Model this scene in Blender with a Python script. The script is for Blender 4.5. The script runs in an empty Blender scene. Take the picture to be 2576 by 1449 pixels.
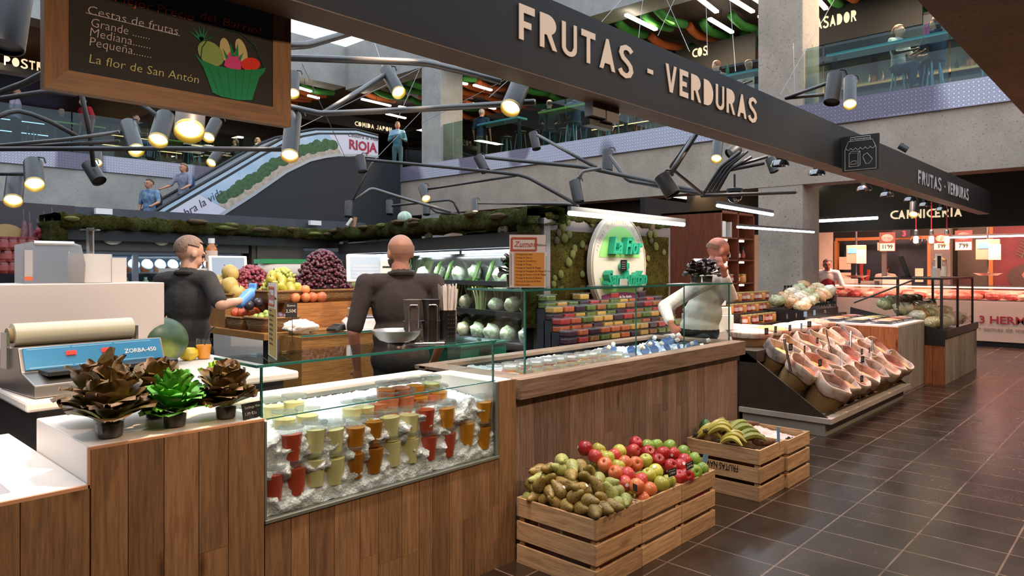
import bpy, math, random
from mathutils import Vector, Matrix, Euler, noise as mnoise
S = bpy.context.scene
COL = S.collection
PI = math.pi
R = random.Random(7)
def L(c):
    if isinstance(c, str):
        c = tuple(int(c[i:i+2], 16)/255 for i in (0, 2, 4))
    return tuple((x/12.92 if x <= .04045 else ((x+.055)/1.055)**2.4) for x in c)
# ---------------------------------------------------------------- camera
cd = bpy.data.cameras.new('camera'); cam = bpy.data.objects.new('camera', cd); COL.objects.link(cam)
cam.location = (0, 0, 1.5); cam.rotation_euler = (PI/2, 0, math.radians(42.89-90))
cd.sensor_width = 36; cd.lens = 36*1773/2576; cd.shift_y = -49.5/2576; cd.clip_start = .05; cd.clip_end = 200
S.camera = cam
# ---------------------------------------------------------------- daylight, exposure
S.view_settings.view_transform = 'Standard'; S.view_settings.look = 'None'
S.view_settings.gamma = 1; S.view_settings.use_curve_mapping = False
S.view_settings.exposure = 0.0
S.cycles.max_bounces = 7; S.cycles.transparent_max_bounces = 14; S.cycles.glossy_bounces = 3
S.cycles.diffuse_bounces = 3; S.cycles.transmission_bounces = 4
S.cycles.caustics_reflective = False; S.cycles.caustics_refractive = False
S.cycles.sample_clamp_indirect = 4
W = bpy.data.worlds.new('sky'); S.world = W; W.use_nodes = True
W.node_tree.nodes['Background'].inputs[0].default_value = (.72, .84, 1, 1)
W.node_tree.nodes['Background'].inputs[1].default_value = 2.6
def spot(loc, to, power, col=(1, .74, .52), ang=50, rad=.04, blend=.6):
    ld = bpy.data.lights.new('spot_beam', 'SPOT'); ld.energy = power; ld.color = col
    ld.spot_size = math.radians(ang); ld.spot_blend = blend; ld.shadow_soft_size = rad
    o = bpy.data.objects.new('spot_beam', ld); COL.objects.link(o); o.location = loc
    o.rotation_euler = (Vector(to)-Vector(loc)).to_track_quat('-Z', 'Y').to_euler()
    return o
def area(loc, rot, sx, sy, power, col):
    ld = bpy.data.lights.new('lamp_area', 'AREA'); ld.shape = 'RECTANGLE'; ld.size = sx; ld.size_y = sy
    ld.energy = power; ld.color = col
    o = bpy.data.objects.new('lamp_area', ld); COL.objects.link(o); o.location = loc; o.rotation_euler = rot
    return o
# lamps of the place: spotlights over the stalls, luminaires of the galleries; plus added fill under the near soffit
PEACH = (1, .72, .50); PINK = (1, .60, .50); COOL = (.86, .93, 1)
for loc, to, p, c, a in (
    ((.1, 2.1, 2.8), (.25, 2.9, .8), 200, PEACH, 55), ((1.2, 2.25, 2.75), (.98, 2.75, .94), 190, PEACH, 55), ((1.1, 3.4, 2.9), (1.25, 3.9, .95), 70, PEACH, 70),
    ((1.7, 2.2, 2.6), (1.75, 2.72, .9), 130, (1, .80, .66), 55), ((2.3, 2.2, 2.6), (2.25, 2.72, .9), 130, (1, .76, .62), 55), ((3.3, 2.6, 2.8), (3.3, 2.85, .9), 150, (1, .82, .66), 60),
    ((4.5, 2.6, 2.8), (4.5, 2.85, .9), 170, (1, .86, .76), 60), ((5.7, 2.3, 2.95), (5.4, 2.95, 1.2), 90, (1, .80, .70), 50),
    ((2.6, 4.0, 2.9), (2.9, 5.4, 1.2), 170, (1, .78, .56), 65), ((2.4, 3.9, 2.9), (2.2, 4.9, 1.3), 90, (1, .8, .6), 60), ((3.6, 4.2, 2.9), (3.8, 5.7, 1.3), 95, (1, .78, .56), 60), ((2.2, 3.0, 3.0), (2.9, 3.7, 1.6), 90, (1, .7, .48), 50),
    ((7.4, 2.25, 2.95), (7.5, 2.6, .7), 260, PINK, 75), ((8.7, 2.25, 2.95), (8.6, 2.6, .7), 260, PINK, 75), ((7.2, 3.0, 2.95), (7.3, 3.3, .9), 110, PINK, 70),
    ((9.9, 2.6, 3.0), (9.8, 2.7, .8), 160, PINK, 60), ((11.4, 2.4, 3.0), (11.4, 2.6, 1.0), 200, (1, .75, .6), 60)):
    spot(loc, to, p, c, a)
area((6.0, 3.45, 2.1), (math.radians(38), 0, 0), 1.6, .05, 16, (1, .95, .85))          # tube over the moss wall
for y in (1.2, 2.9, 4.6): area((15.9, y, 2.75), (0, 0, 0), .6, 1.4, 120, (1, .52, .42))     # meat counter
area((17.2, 3.0, 3.5), (0, 0, 0), 1.5, 4, 200, (1, .58, .36))
for x in (1.2, 4.2, 7.4, 11.0): area((x, .1, 2.95), (0, 0, 0), .5, .25, 62, (1, .68, .44))   # unseen fill lamps added under the near soffit for the counter fronts
for x, y in ((15.5, 8), (15.5, 13)): area((x, y, 3.55), (0, 0, 0), 1.2, .3, 90, (1, .66, .42))
for x, y in ((14.4, 3.5), (14.4, 8), (14.4, 12), (15, 17)): area((x, y, 7.2), (0, 0, 0), .4, 1.5, 200, (1, .78, .55))
for x, y in ((3.5, 22.5), (7.5, 22.5), (11.5, 22)): area((x, y, 7.2), (0, 0, 0), 1.5, .4, 260, (1, .82, .62))
# ---------------------------------------------------------------- mesh builder
class MB:
    def __init__(s):
        s.v = []; s.f = []; s.m = []; s.r = []; s.cm = 0; s.cr = 0.0
    def add(s, vs, fs, M=None):
        b = len(s.v)
        for v in vs:
            v = Vector(v)
            s.v.append(M @ v if M is not None else v)
        for f in fs:
            s.f.append([b+i for i in f]); s.m.append(s.cm); s.r.append(s.cr)
        return s
    def box(s, x0, y0, z0, x1, y1, z1, M=None):
        vs = [(x, y, z) for z in (z0, z1) for y in (y0, y1) for x in (x0, x1)]
        return s.add(vs, [(0, 2, 3, 1), (4, 5, 7, 6), (0, 1, 5, 4), (2, 6, 7, 3), (0, 4, 6, 2), (1, 3, 7, 5)], M)
    def cb(s, c, d, M=None):
        return s.box(c[0]-d[0]/2, c[1]-d[1]/2, c[2]-d[2]/2, c[0]+d[0]/2, c[1]+d[1]/2, c[2]+d[2]/2, M)
    def lathe(s, prof, n=16, M=None, sx=1, sy=1, cap=True):
        vs = []; fs = []; k = len(prof)
        for r, z in prof:
            for i in range(n):
                a = 2*PI*i/n; vs.append((r*math.cos(a)*sx, r*math.sin(a)*sy, z))
        for j in range(k-1):
            for i in range(n):
                i2 = (i+1) % n
                fs.append((j*n+i, j*n+i2, (j+1)*n+i2, (j+1)*n+i))
        if cap and prof[0][0] > 1e-6: fs.append(tuple(range(n-1, -1, -1)))
        if cap and prof[-1][0] > 1e-6: fs.append(tuple((k-1)*n+i for i in range(n)))
        return s.add(vs, fs, M)
    def tube(s, pts, r, n=8, caps=True):
        pts = [Vector(p) for p in pts]; k = len(pts)
        rs = r if isinstance(r, (list, tuple)) else [r]*k
        vs = []; fs = []; u = None
        for i, p in enumerate(pts):
            t = (pts[min(i+1, k-1)]-pts[max(i-1, 0)]).normalized()
            if u is None:
                u = t.orthogonal().normalized()
            u = (u-t*u.dot(t))
            u = u.normalized() if u.length > 1e-6 else t.orthogonal().normalized()
            w = t.cross(u)
            for j in range(n):
                a = 2*PI*j/n; vs.append(p+(u*math.cos(a)+w*math.sin(a))*rs[i])
        for i in range(k-1):
            for j in range(n):
                j2 = (j+1) % n
                fs.append((i*n+j, i*n+j2, (i+1)*n+j2, (i+1)*n+j))
        if caps:
            fs.append(tuple(range(n-1, -1, -1))); fs.append(tuple((k-1)*n+j for j in range(n)))
        return s.add(vs, fs)
    def sph(s, c, r, nu=12, nv=8, M=None, fn=None):
        if not isinstance(r, (tuple, list)): r = (r, r, r)
        vs = [Vector((0, 0, -1))]
        for j in range(1, nv):
            t = -PI/2+PI*j/nv
            for i in range(nu):
                a = 2*PI*i/nu; vs.append(Vector((math.cos(t)*math.cos(a), math.cos(t)*math.sin(a), math.sin(t))))
        vs.append(Vector((0, 0, 1)))
        if fn: vs = [fn(v) for v in vs]
        vs = [Vector((v.x*r[0]+c[0], v.y*r[1]+c[1], v.z*r[2]+c[2])) for v in vs]
        fs = []
        for i in range(nu): fs.append((0, 1+(i+1) % nu, 1+i))
        for j in range(nv-2):
            for i in range(nu):
                a = 1+j*nu+i; b = 1+j*nu+(i+1) % nu
                fs.append((a, b, b+nu, a+nu))
        t = len(vs)-1; b = 1+(nv-2)*nu
        for i in range(nu): fs.append((b+i, b+(i+1) % nu, t))
        return s.add(vs, fs, M)
    def prism(s, poly, d, M=None):
        n = len(poly)
        vs = [(x, y, 0) for x, y in poly]+[(x, y, d) for x, y in poly]
        fs = [tuple(range(n-1, -1, -1)), tuple(range(n, 2*n))]+[(i, (i+1) % n, n+(i+1) % n, n+i) for i in range(n)]
        if sum(poly[i][0]*poly[(i+1) % n][1]-poly[(i+1) % n][0]*poly[i][1] for i in range(n)) < 0:
            fs = [f[::-1] for f in fs]
        return s.add(vs, fs, M)
    def quad(s, a, b, c, d): return s.add([a, b, c, d], [(0, 1, 2, 3)])
    def sheet(s, fn, nu, nv, M=None):
        vs = [fn(i/nu, j/nv) for j in range(nv+1) for i in range(nu+1)]
        fs = [(j*(nu+1)+i, j*(nu+1)+i+1, (j+1)*(nu+1)+i+1, (j+1)*(nu+1)+i) for j in range(nv) for i in range(nu)]
        return s.add(vs, fs, M)
    def mesh(s, name, mats, smooth=False, ang=.7):
        me = bpy.data.meshes.new(name)
        me.from_pydata([tuple(v) for v in s.v], [], s.f)
        for m in (mats if isinstance(mats, (list, tuple)) else [mats]): me.materials.append(m)
        me.polygons.foreach_set('material_index', s.m)
        if any(s.r):
            at = me.attributes.new('rnd', 'FLOAT', 'FACE'); at.data.foreach_set('value', s.r)
        if smooth:
            me.polygons.foreach_set('use_smooth', [True]*len(me.polygons))
            if ang: me.set_sharp_from_angle(angle=ang)
        me.update()
        return me
    def build(s, name, mats, parent=None, smooth=False, bevel=0, loc=None, rz=0, ang=.7):
        o = bpy.data.objects.new(name, s.mesh(name, mats, smooth, ang)); COL.objects.link(o)
        if parent is not None: o.parent = parent
        if loc is not None: o.location = loc
        if rz: o.rotation_euler = (0, 0, rz)
        if bevel:
            b = o.modifiers.new('bevel', 'BEVEL'); b.width = bevel; b.segments = 2; b.limit_method = 'ANGLE'
        return o
def tag(o, label, cat, group=None, kind=None):
    o['label'] = label; o['category'] = cat
    if group: o['group'] = group
    if kind: o['kind'] = kind
    return o
def thing(name, label, cat, loc=(0, 0, 0), rz=0, group=None):
    o = bpy.data.objects.new(name, None); COL.objects.link(o); o.location = loc; o.rotation_euler = (0, 0, rz)
    o.empty_display_size = .1
    return tag(o, label, cat, group)
def struct(o, label=None, cat=None):
    o['kind'] = 'structure'
    if label: o['label'] = label; o['category'] = cat or 'wall'
    return o
def copy_tree(o, parent=None):
    c = o.copy(); COL.objects.link(c)
    if parent is not None: c.parent = parent
    for ch in o.children: copy_tree(ch, c)
    return c
def put(proto, loc, rz=0, label=None, group=None, rot=None, sc=None, first=None):
    """first use moves the prototype itself, later uses copy it with its parts"""
    o = proto if not proto.get('_used') else copy_tree(proto)
    if proto.get('_used') is None: proto['_used'] = 1
    if '_used' in o and o is not proto: del o['_used']
    o.location = loc; o.rotation_euler = rot if rot is not None else (0, 0, rz)
    if sc is not None: o.scale = (sc, sc, sc) if not isinstance(sc, (tuple, list)) else sc
    if label: o['label'] = label
    if group: o['group'] = group
    return o
def frame(o, right, up):
    r = Vector(right).normalized(); u = Vector(up).normalized(); n = r.cross(u)
    M = Matrix((r, u, n)).transposed().to_4x4(); M.translation = Vector(o)
    return M
FX = lambda o: frame(o, (1, 0, 0), (0, 0, 1))     # faces -Y
FY = lambda o: frame(o, (0, -1, 0), (0, 0, 1))    # faces -X
def axis_m(p0, p1):
    p0 = Vector(p0); d = Vector(p1)-p0
    M = d.to_track_quat('Z', 'Y').to_matrix().to_4x4(); M.translation = p0
    return M
_tc = {}
def text(mb, txt, size, M, ext=.001, align='CENTER', shear=0, bold=0, sx=1):
    """lettering as mesh, laid in the XY plane of M"""
    key = (txt, size, ext, align, shear, bold)
    if key not in _tc:
        cu = bpy.data.curves.new('t', 'FONT'); cu.body = txt; cu.size = size; cu.extrude = ext; cu.align_x = align
        cu.shear = shear; cu.offset = bold; cu.resolution_u = 2
        ob = bpy.data.objects.new('t', cu); me = ob.to_mesh()
        _tc[key] = ([v.co.copy() for v in me.vertices], [tuple(p.vertices) for p in me.polygons])
        ob.to_mesh_clear(); bpy.data.objects.remove(ob); bpy.data.curves.remove(cu)
    vs, fs = _tc[key]
    mb.add([(v.x*sx, v.y, v.z) for v in vs], fs, M)
# ---------------------------------------------------------------- materials
def _nodes(name):
    m = bpy.data.materials.new(name); m.use_nodes = True
    nt = m.node_tree; b = nt.nodes['Principled BSDF']
    return m, nt, b
def N(nt, t, **k):
    n = nt.nodes.new(t)
    for a, v in k.items():
        if a.startswith('_'): setattr(n, a[1:], v)
        else: n.inputs[a.replace('__', ' ')].default_value = v
    return n
def ramp(nt, fac, stops, interp='LINEAR'):
    n = nt.nodes.new('ShaderNodeValToRGB'); n.color_ramp.interpolation = interp
    e = n.color_ramp.elements
    while len(e) < len(stops): e.new(.5)
    for x, (p, c) in zip(e, stops):
        x.position = p; x.color = (*L(c), 1)
    nt.links.new(fac, n.inputs[0]); return n.outputs[0]
def mul(nt, a, val, mode='MULTIPLY', fac=1.0):
    n = nt.nodes.new('ShaderNodeMix'); n.data_type = 'RGBA'; n.blend_type = mode
    n.inputs[0].default_value = fac; nt.links.new(a, n.inputs[6])
    if hasattr(val, 'node'): nt.links.new(val, n.inputs[7])
    else: n.inputs[7].default_value = (*val, 1)
    return n.outputs[2]
def noise_tex(nt, scale, detail=3, vec=None, rough=.55, coord='Object', sc=(1, 1, 1)):
    t = nt.nodes.new('ShaderNodeTexCoord'); mp = nt.nodes.new('ShaderNodeMapping'); mp.inputs['Scale'].default_value = sc
    nt.links.new(t.outputs[coord], mp.inputs[0])
    n = N(nt, 'ShaderNodeTexNoise', Scale=scale, Detail=detail, Roughness=rough)
    nt.links.new(mp.outputs[0], n.inputs['Vector']); return n.outputs[0]
def bump(nt, b, h, strength=.3, dist=.01):
    n = N(nt, 'ShaderNodeBump', Strength=strength, Distance=dist)
    nt.links.new(h, n.inputs['Height']); nt.links.new(n.outputs[0], b.inputs['Normal'])
MATS = {}
def mk(name, col, rough=.5, metal=0, spec=.5, var=None, bmp=None, emit=None, es=1, sss=0, col2=None, sc=(1, 1, 1), coat=0):
    """plain surface: base colour with mottling var=(scale, second colour) and bump bmp=(scale, strength, dist)"""
    if name in MATS: return MATS[name]
    m, nt, b = _nodes(name)
    b.inputs['Base Color'].default_value = (*L(col), 1); b.inputs['Roughness'].default_value = rough
    b.inputs['Metallic'].default_value = metal; b.inputs['Specular IOR Level'].default_value = spec
    if coat: b.inputs['Coat Weight'].default_value = coat; b.inputs['Coat Roughness'].default_value = .1
    if var:
        f = noise_tex(nt, var[0], 4, sc=sc)
        nt.links.new(ramp(nt, f, [(.32, col), (.68, var[1])]), b.inputs['Base Color'])
    if bmp: bump(nt, b, noise_tex(nt, bmp[0], 3, sc=sc), bmp[1], bmp[2] if len(bmp) > 2 else .01)
    if emit:
        b.inputs['Emission Color'].default_value = (*L(emit), 1); b.inputs['Emission Strength'].default_value = es
    if sss:
        b.inputs['Subsurface Weight'].default_value = sss; b.inputs['Subsurface Radius'].default_value = (.01, .005, .003)
        b.inputs['Subsurface Scale'].default_value = 1
    MATS[name] = m; return m
def glass(name, tint='e8f4f0', refl=.08, rough=0, haze=0):
    """thin pane: sees through, mirrors at grazing angles"""
    if name in MATS: return MATS[name]
    m, nt, b = _nodes(name); nt.nodes.remove(b); out = nt.nodes['Material Output']
    t = N(nt, 'ShaderNodeBsdfTransparent'); t.inputs[0].default_value = (*L(tint), 1)
    g = N(nt, 'ShaderNodeBsdfGlossy', Roughness=rough)
    fr = N(nt, 'ShaderNodeLayerWeight', Blend=.5); pw = N(nt, 'ShaderNodeMath', _operation='POWER'); pw.inputs[1].default_value = 4
    nt.links.new(fr.outputs['Facing'], pw.inputs[0])
    ml = N(nt, 'ShaderNodeMath', _operation='MULTIPLY_ADD'); ml.inputs[1].default_value = .5; ml.inputs[2].default_value = .012+refl*.04
    nt.links.new(pw.outputs[0], ml.inputs[0])
    mx = nt.nodes.new('ShaderNodeMixShader'); nt.links.new(ml.outputs[0], mx.inputs[0])
    nt.links.new(t.outputs[0], mx.inputs[1]); nt.links.new(g.outputs[0], mx.inputs[2])
    last = mx.outputs[0]
    if haze:
        d = N(nt, 'ShaderNodeBsdfTranslucent'); d.inputs[0].default_value = (.85, .88, .9, 1)
        m2 = nt.nodes.new('ShaderNodeMixShader'); m2.inputs[0].default_value = haze
        nt.links.new(last, m2.inputs[1]); nt.links.new(d.outputs[0], m2.inputs[2]); last = m2.outputs[0]
    nt.links.new(last, out.inputs[0]); MATS[name] = m; return m
def wood(name, c1, c2, axis='z', rough=.55, knots=True, scale=1, dark='2a1a10', spec=.35):
    """planks: grain along an axis, per-plank tone from the face attribute rnd"""
    if name in MATS: return MATS[name]
    m, nt, b = _nodes(name)
    sc = {'x': (.6, 9, 9), 'y': (9, .6, 9), 'z': (9, 9, .6)}[axis]
    at = N(nt, 'ShaderNodeAttribute', _attribute_name='rnd', _attribute_type='GEOMETRY')
    t = nt.nodes.new('ShaderNodeTexCoord'); mp = nt.nodes.new('ShaderNodeMapping')
    mp.inputs['Scale'].default_value = tuple(scale*x for x in sc)
    cmb = nt.nodes.new('ShaderNodeVectorMath'); cmb.operation = 'MULTIPLY_ADD'
    cmb.inputs[1].default_value = (37, 53, 71); nt.links.new(at.outputs['Vector'], cmb.inputs[0])
    nt.links.new(t.outputs['Object'], cmb.inputs[2]); nt.links.new(cmb.outputs[0], mp.inputs[0])
    n = N(nt, 'ShaderNodeTexNoise', Scale=2.2, Detail=6, Roughness=.65, Distortion=.6)
    nt.links.new(mp.outputs[0], n.inputs['Vector'])
    n2 = N(nt, 'ShaderNodeTexNoise', Scale=9, Detail=3, Roughness=.7); nt.links.new(mp.outputs[0], n2.inputs['Vector'])
    c = ramp(nt, n.outputs[0], [(.28, c1), (.72, c2)])
    c = mul(nt, c, ramp(nt, n2.outputs[0], [(.35, 'cccccc'), (.6, 'ffffff')]))
    if knots:
        mp2 = nt.nodes.new('ShaderNodeMapping')
        mp2.inputs['Scale'].default_value = {'x': (1.4, 6, 6), 'y': (6, 1.4, 6), 'z': (6, 6, 1.4)}[axis]
        nt.links.new(cmb.outputs[0], mp2.inputs[0])
        v = N(nt, 'ShaderNodeTexVoronoi', Scale=1.1); nt.links.new(mp2.outputs[0], v.inputs['Vector'])
        c = mul(nt, c, ramp(nt, v.outputs['Distance'], [(.02, dark), (.085, 'c8b8a8'), (.14, 'ffffff')]))
    hs = nt.nodes.new('ShaderNodeHueSaturation'); nt.links.new(c, hs.inputs['Color'])
    ma = N(nt, 'ShaderNodeMath', _operation='MULTIPLY_ADD'); ma.inputs[1].default_value = .5; ma.inputs[2].default_value = .75
    nt.links.new(at.outputs['Fac'], ma.inputs[0]); nt.links.new(ma.outputs[0], hs.inputs['Value'])
    nt.links.new(hs.outputs[0], b.inputs['Base Color'])
    b.inputs['Roughness'].default_value = rough; b.inputs['Specular IOR Level'].default_value = spec
    bump(nt, b, n2.outputs[0], .25, .004)
    MATS[name] = m; return m
def emitm(name, col, s):
    if name in MATS: return MATS[name]
    m, nt, b = _nodes(name)
    b.inputs['Base Color'].default_value = (*L(col), 1)
    b.inputs['Emission Color'].default_value = (*L(col), 1); b.inputs['Emission Strength'].default_value = s
    MATS[name] = m; return m
# ---------------------------------------------------------------- measuring helpers: a photo point on a real plane
CF = (.7327, .6806); CR = (.6806, -.7327)
def _ray(u, v):
    a = (u-1288)/1773; b = (675-v)/1773
    return CF[0]+a*CR[0], CF[1]+a*CR[1], b
def onX(u, v, X): d = _ray(u, v); t = X/d[0]; return Vector((X, t*d[1], 1.5+t*d[2]))
def onY(u, v, Y): d = _ray(u, v); t = Y/d[1]; return Vector((t*d[0], Y, 1.5+t*d[2]))
def onZ(u, v, Z): d = _ray(u, v); t = (Z-1.5)/d[2]; return Vector((t*d[0], t*d[1], Z))
def onD(u, v, D): d = _ray(u, v); return Vector((D*d[0], D*d[1], 1.5+D*d[2]))
def pix(p):
    a = p[0]*CF[0]+p[1]*CF[1]; r = p[0]*CR[0]+p[1]*CR[1]
    return (1288+1773*r/a, 675-1773*(p[2]-1.5)/a, a) if a > .1 else (-9999, -9999, a)
def ordinal(i):
    w = ['first', 'second', 'third', 'fourth', 'fifth', 'sixth', 'seventh', 'eighth', 'ninth', 'tenth', 'eleventh', 'twelfth']
    n = i+1
    return w[i] if i < 12 else f"{n}{'th' if 10 < n % 100 < 14 else {1: 'st', 2: 'nd', 3: 'rd'}.get(n % 10, 'th')}"
def number_row(objs, fmt, key=None):
    """labels a row left to right as the photo shows it: fmt has {n} for the ordinal"""
    objs = sorted(objs, key=key or (lambda o: pix(o.location)[0]))
    for i, o in enumerate(objs): o['label'] = fmt.format(n=ordinal(i))
# ---------------------------------------------------------------- setting
def mat_tiles():
    m, nt, b = _nodes('floor_tiles')
    t = nt.nodes.new('ShaderNodeTexCoord'); mp = nt.nodes.new('ShaderNodeMapping')
    mp.inputs['Location'].default_value = (-3.503+.3275*40, -1.868+.42*20, 0); nt.links.new(t.outputs['Object'], mp.inputs[0])
    br = N(nt, 'ShaderNodeTexBrick', Scale=1, Mortar__Size=.0055, Mortar__Smooth=.3, Bias=0, Brick__Width=.3275, Row__Height=.42)
    br.offset = 0; br.squash = 1
    br.inputs['Color1'].default_value = (*L('2a2018'), 1); br.inputs['Color2'].default_value = (*L('3c2f25'), 1)
    br.inputs['Mortar'].default_value = (*L('8a766a'), 1); nt.links.new(mp.outputs[0], br.inputs['Vector'])
    f = noise_tex(nt, 2.6, 5, rough=.6)
    c = mul(nt, br.outputs['Color'], ramp(nt, f, [(.3, '9a9490'), (.7, 'ffffff')]))
    nt.links.new(c, b.inputs['Base Color'])
    mr = N(nt, 'ShaderNodeMapRange'); mr.inputs[1].default_value = .3; mr.inputs[2].default_value = .75
    mr.inputs[3].default_value = .22; mr.inputs[4].default_value = .3
    nt.links.new(f, mr.inputs[0]); nt.links.new(mr.outputs[0], b.inputs['Roughness'])
    b.inputs['Specular IOR Level'].default_value = .75
    ad = N(nt, 'ShaderNodeMath', _operation='MULTIPLY'); ad.inputs[1].default_value = -1
    nt.links.new(br.outputs['Fac'], ad.inputs[0])
    bump(nt, b, ad.outputs[0], .12, .004)
    return m
def mat_concrete(name, c1='8d8982', c2='a8a49b'):
    m, nt, b = _nodes(name)
    f = noise_tex(nt, 1.3, 6, rough=.65); g = noise_tex(nt, 30, 3, rough=.7)
    c = ramp(nt, f, [(.3, c1), (.7, c2)])
    c = mul(nt, c, ramp(nt, g, [(.28, '8c8680'), (.42, 'ffffff')]))
    v = N(nt, 'ShaderNodeTexVoronoi', Scale=2.4); t = nt.nodes.new('ShaderNodeTexCoord'); nt.links.new(t.outputs['Object'], v.inputs['Vector'])
    c = mul(nt, c, ramp(nt, v.outputs['Distance'], [(.015, '55504a'), (.05, 'ffffff')]))
    nt.links.new(c, b.inputs['Base Color']); b.inputs['Roughness'].default_value = .85
    bump(nt, b, g, .4, .006); return m
def mat_perforated(name, plane):
    m, nt, b = _nodes(name)
    t = nt.nodes.new('ShaderNodeTexCoord'); mp = nt.nodes.new('ShaderNodeMapping')
    mp.inputs['Rotation'].default_value = (0, PI/2, 0) if plane == 'x' else (PI/2, 0, 0)
    nt.links.new(t.outputs['Object'], mp.inputs[0])
    v = N(nt, 'ShaderNodeTexVoronoi', Scale=15, Randomness=.12, _voronoi_dimensions='2D'); nt.links.new(mp.outputs[0], v.inputs['Vector'])
    d = ramp(nt, v.outputs['Distance'], [(.16, 'd8d6de'), (.3, '908c9c'), (.5, 'b0adbb')])
    f = noise_tex(nt, .45, 1)
    c = mul(nt, d, ramp(nt, f, [(.47, 'ffffff'), (.5, 'a59da8')]))
    nt.links.new(c, b.inputs['Base Color']); b.inputs['Roughness'].default_value = .55; return m
M_conc = mat_concrete('concrete'); M_concw = mat_concrete('concrete_warm', '968676', 'b3a08e')
M_soff = mat_concrete('concrete_soffit', '86705f', 'a48873')
M_perfx = mat_perforated('perforated_x', 'x'); M_perfy = mat_perforated('perforated_y', 'y')
M_dark = mk('dark_panel', '2b2825', .6, var=(3, '34302c')); M_char = mk('charcoal', '32343a', .55, var=(5, '3a3c42'))
M_blk = mk('black_metal', '1d1b1a', .38, .0, .5); M_steel = mk('steel', 'c4c2be', .28, 1)
M_white = mk('white_plastic', 'ece6de', .35); M_brd = mk('brown_boards', '3c2a20', .7, var=(4, '2c1f18'))
MB().box(-8, -8, -.2, 24, 32, 0).build('floor', mat_tiles())['kind'] = 'structure'
def sbox(name, a, b, m, bevel=0): return struct(MB().box(*a, *b).build(name, m, bevel=bevel))
# near gallery soffit over the camera
sbox('ceiling_near', (-8, -8, 2.97), (24, 1.0, 3.3), M_soff)
sbox('wall_near', (-8, -8.2, 0), (24, -8, 2.97), mk('near_wall', '5a4638', .8, var=(1.2, '46372c')))
sbox('wall_left', (-8.2, -8, 0), (-8, 32, 9), mk('side_wall', '6b655c', .8))
# right gallery (beyond X = 13) and left gallery (beyond Y = 20.5)
sbox('trim_right_beam', (13, .4, 3.03), (13.5, 20.5, 4.04), M_concw)
sbox('trim_right_band', (12.95, .4, 4.04), (13.0, 20.5, 4.46), M_perfx)
sbox('floor_right_gallery', (13.0, .4, 4.05), (20, 27, 4.36), mk('gallery_floor', '6a665f', .4))
sbox('trim_left_beam', (-8, 20.5, 2.2), (13.5, 21, 4.04), M_conc)
sbox('trim_left_band', (-8, 20.45, 4.04), (13, 20.5, 4.46), M_perfy)
sbox('floor_left_gallery', (-8, 20.5, 4.05), (13.0, 27, 4.36), MATS['gallery_floor'])
sbox('wall_right_upper', (19.6, .4, 4.36), (19.8, 27, 9), M_brd)
sbox('wall_back_upper', (-8, 26.8, 4.36), (19.6, 27, 9), M_brd)
sbox('ceiling_right_upper', (13.2, .4, 7.5), (19.8, 27, 7.7), M_brd)
sbox('ceiling_left_upper', (-8, 19.6, 7.5), (13.2, 27, 7.7), M_brd)
sbox('trim_upper_right_slab', (13, .4, 7.25), (13.7, 19.4, 8.64), M_conc)
sbox('trim_upper_left_slab', (-8, 19.4, 7.35), (13.0, 20.1, 8.64), M_conc)
sbox('wall_far_ground', (18.6, -8, 0), (18.8, 27, 4.05), M_dark)
sbox('wall_back_ground', (-8, 21.4, 0), (18.6, 21.6, 4.05), M_dark)
sbox('ceiling_right_lower', (13.5, -8, 3.62), (18.8, 21, 3.75), mk('lower_ceiling', '6b4836', .8, var=(6, '3a2a22')))
# columns
for nm, y0, y1, top in (('column_right', 4.86, 5.7, 7.3), ('column_left', 14.8, 15.62, 7.4)):
    sbox(nm, (13.01, y0, 0), (13.86, y1, top), M_concw if nm == 'column_right' else M_conc, .02)
# skylight ribs far above
mb = MB()
for i in range(9): mb.box(-6+i*2.3, 1, 10.2, -5.85+i*2.3, 21, 10.5)
struct(mb.build('trim_skylight_ribs', mk('skylight_rib', '8f989f', .5)))
# glass balustrades along both gallery edges
M_bal = glass('balustrade_glass', 'c4d6d4', .3)
t = thing('glass_balustrade', 'clear glass balustrade along the edge of the right upper gallery', 'balustrade', (13.1, 0, 4.46))
for i in range(10):
    y0 = .6+i*1.97
    for a, b in ((y0, min(y0+1.94, 4.84)), (max(y0, 5.72), min(y0+1.94, 14.78)), (max(y0, 15.64), y0+1.94)):
        if b-a > .05 and a < y0+1.94: MB().box(-.01, a, 0, .01, b, 1.05).build('glass_pane', M_bal, t)
t = thing('glass_balustrade', 'clear glass balustrade along the edge of the left upper gallery', 'balustrade', (0, 20.6, 4.46))
for i in range(6):
    x0 = 1.9+i*1.84
    MB().box(x0, -.01, 0, x0+1.81, .01, 1.05).build('glass_pane', M_bal, t)
# ---------------------------------------------------------------- sign beam over the counters
BY = 2.0
sb = thing('sign_beam', 'long charcoal steel beam with cut-out letters over the fruit counters', 'beam', (0, BY, 2.34))
MB().box(-.4, 0, 0, 13.0, .152, .352).build('beam_body', [mk('beam_grey', '1e1f20', .6, 0, .3, var=(2, '1a1a1b'))], sb)
MB().box(-.4, 0, -.004, 13.0, .152, 0).build('beam_underside', mk('beam_under', '70553f', .6, var=(4, '5e4834')), sb)
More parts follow.
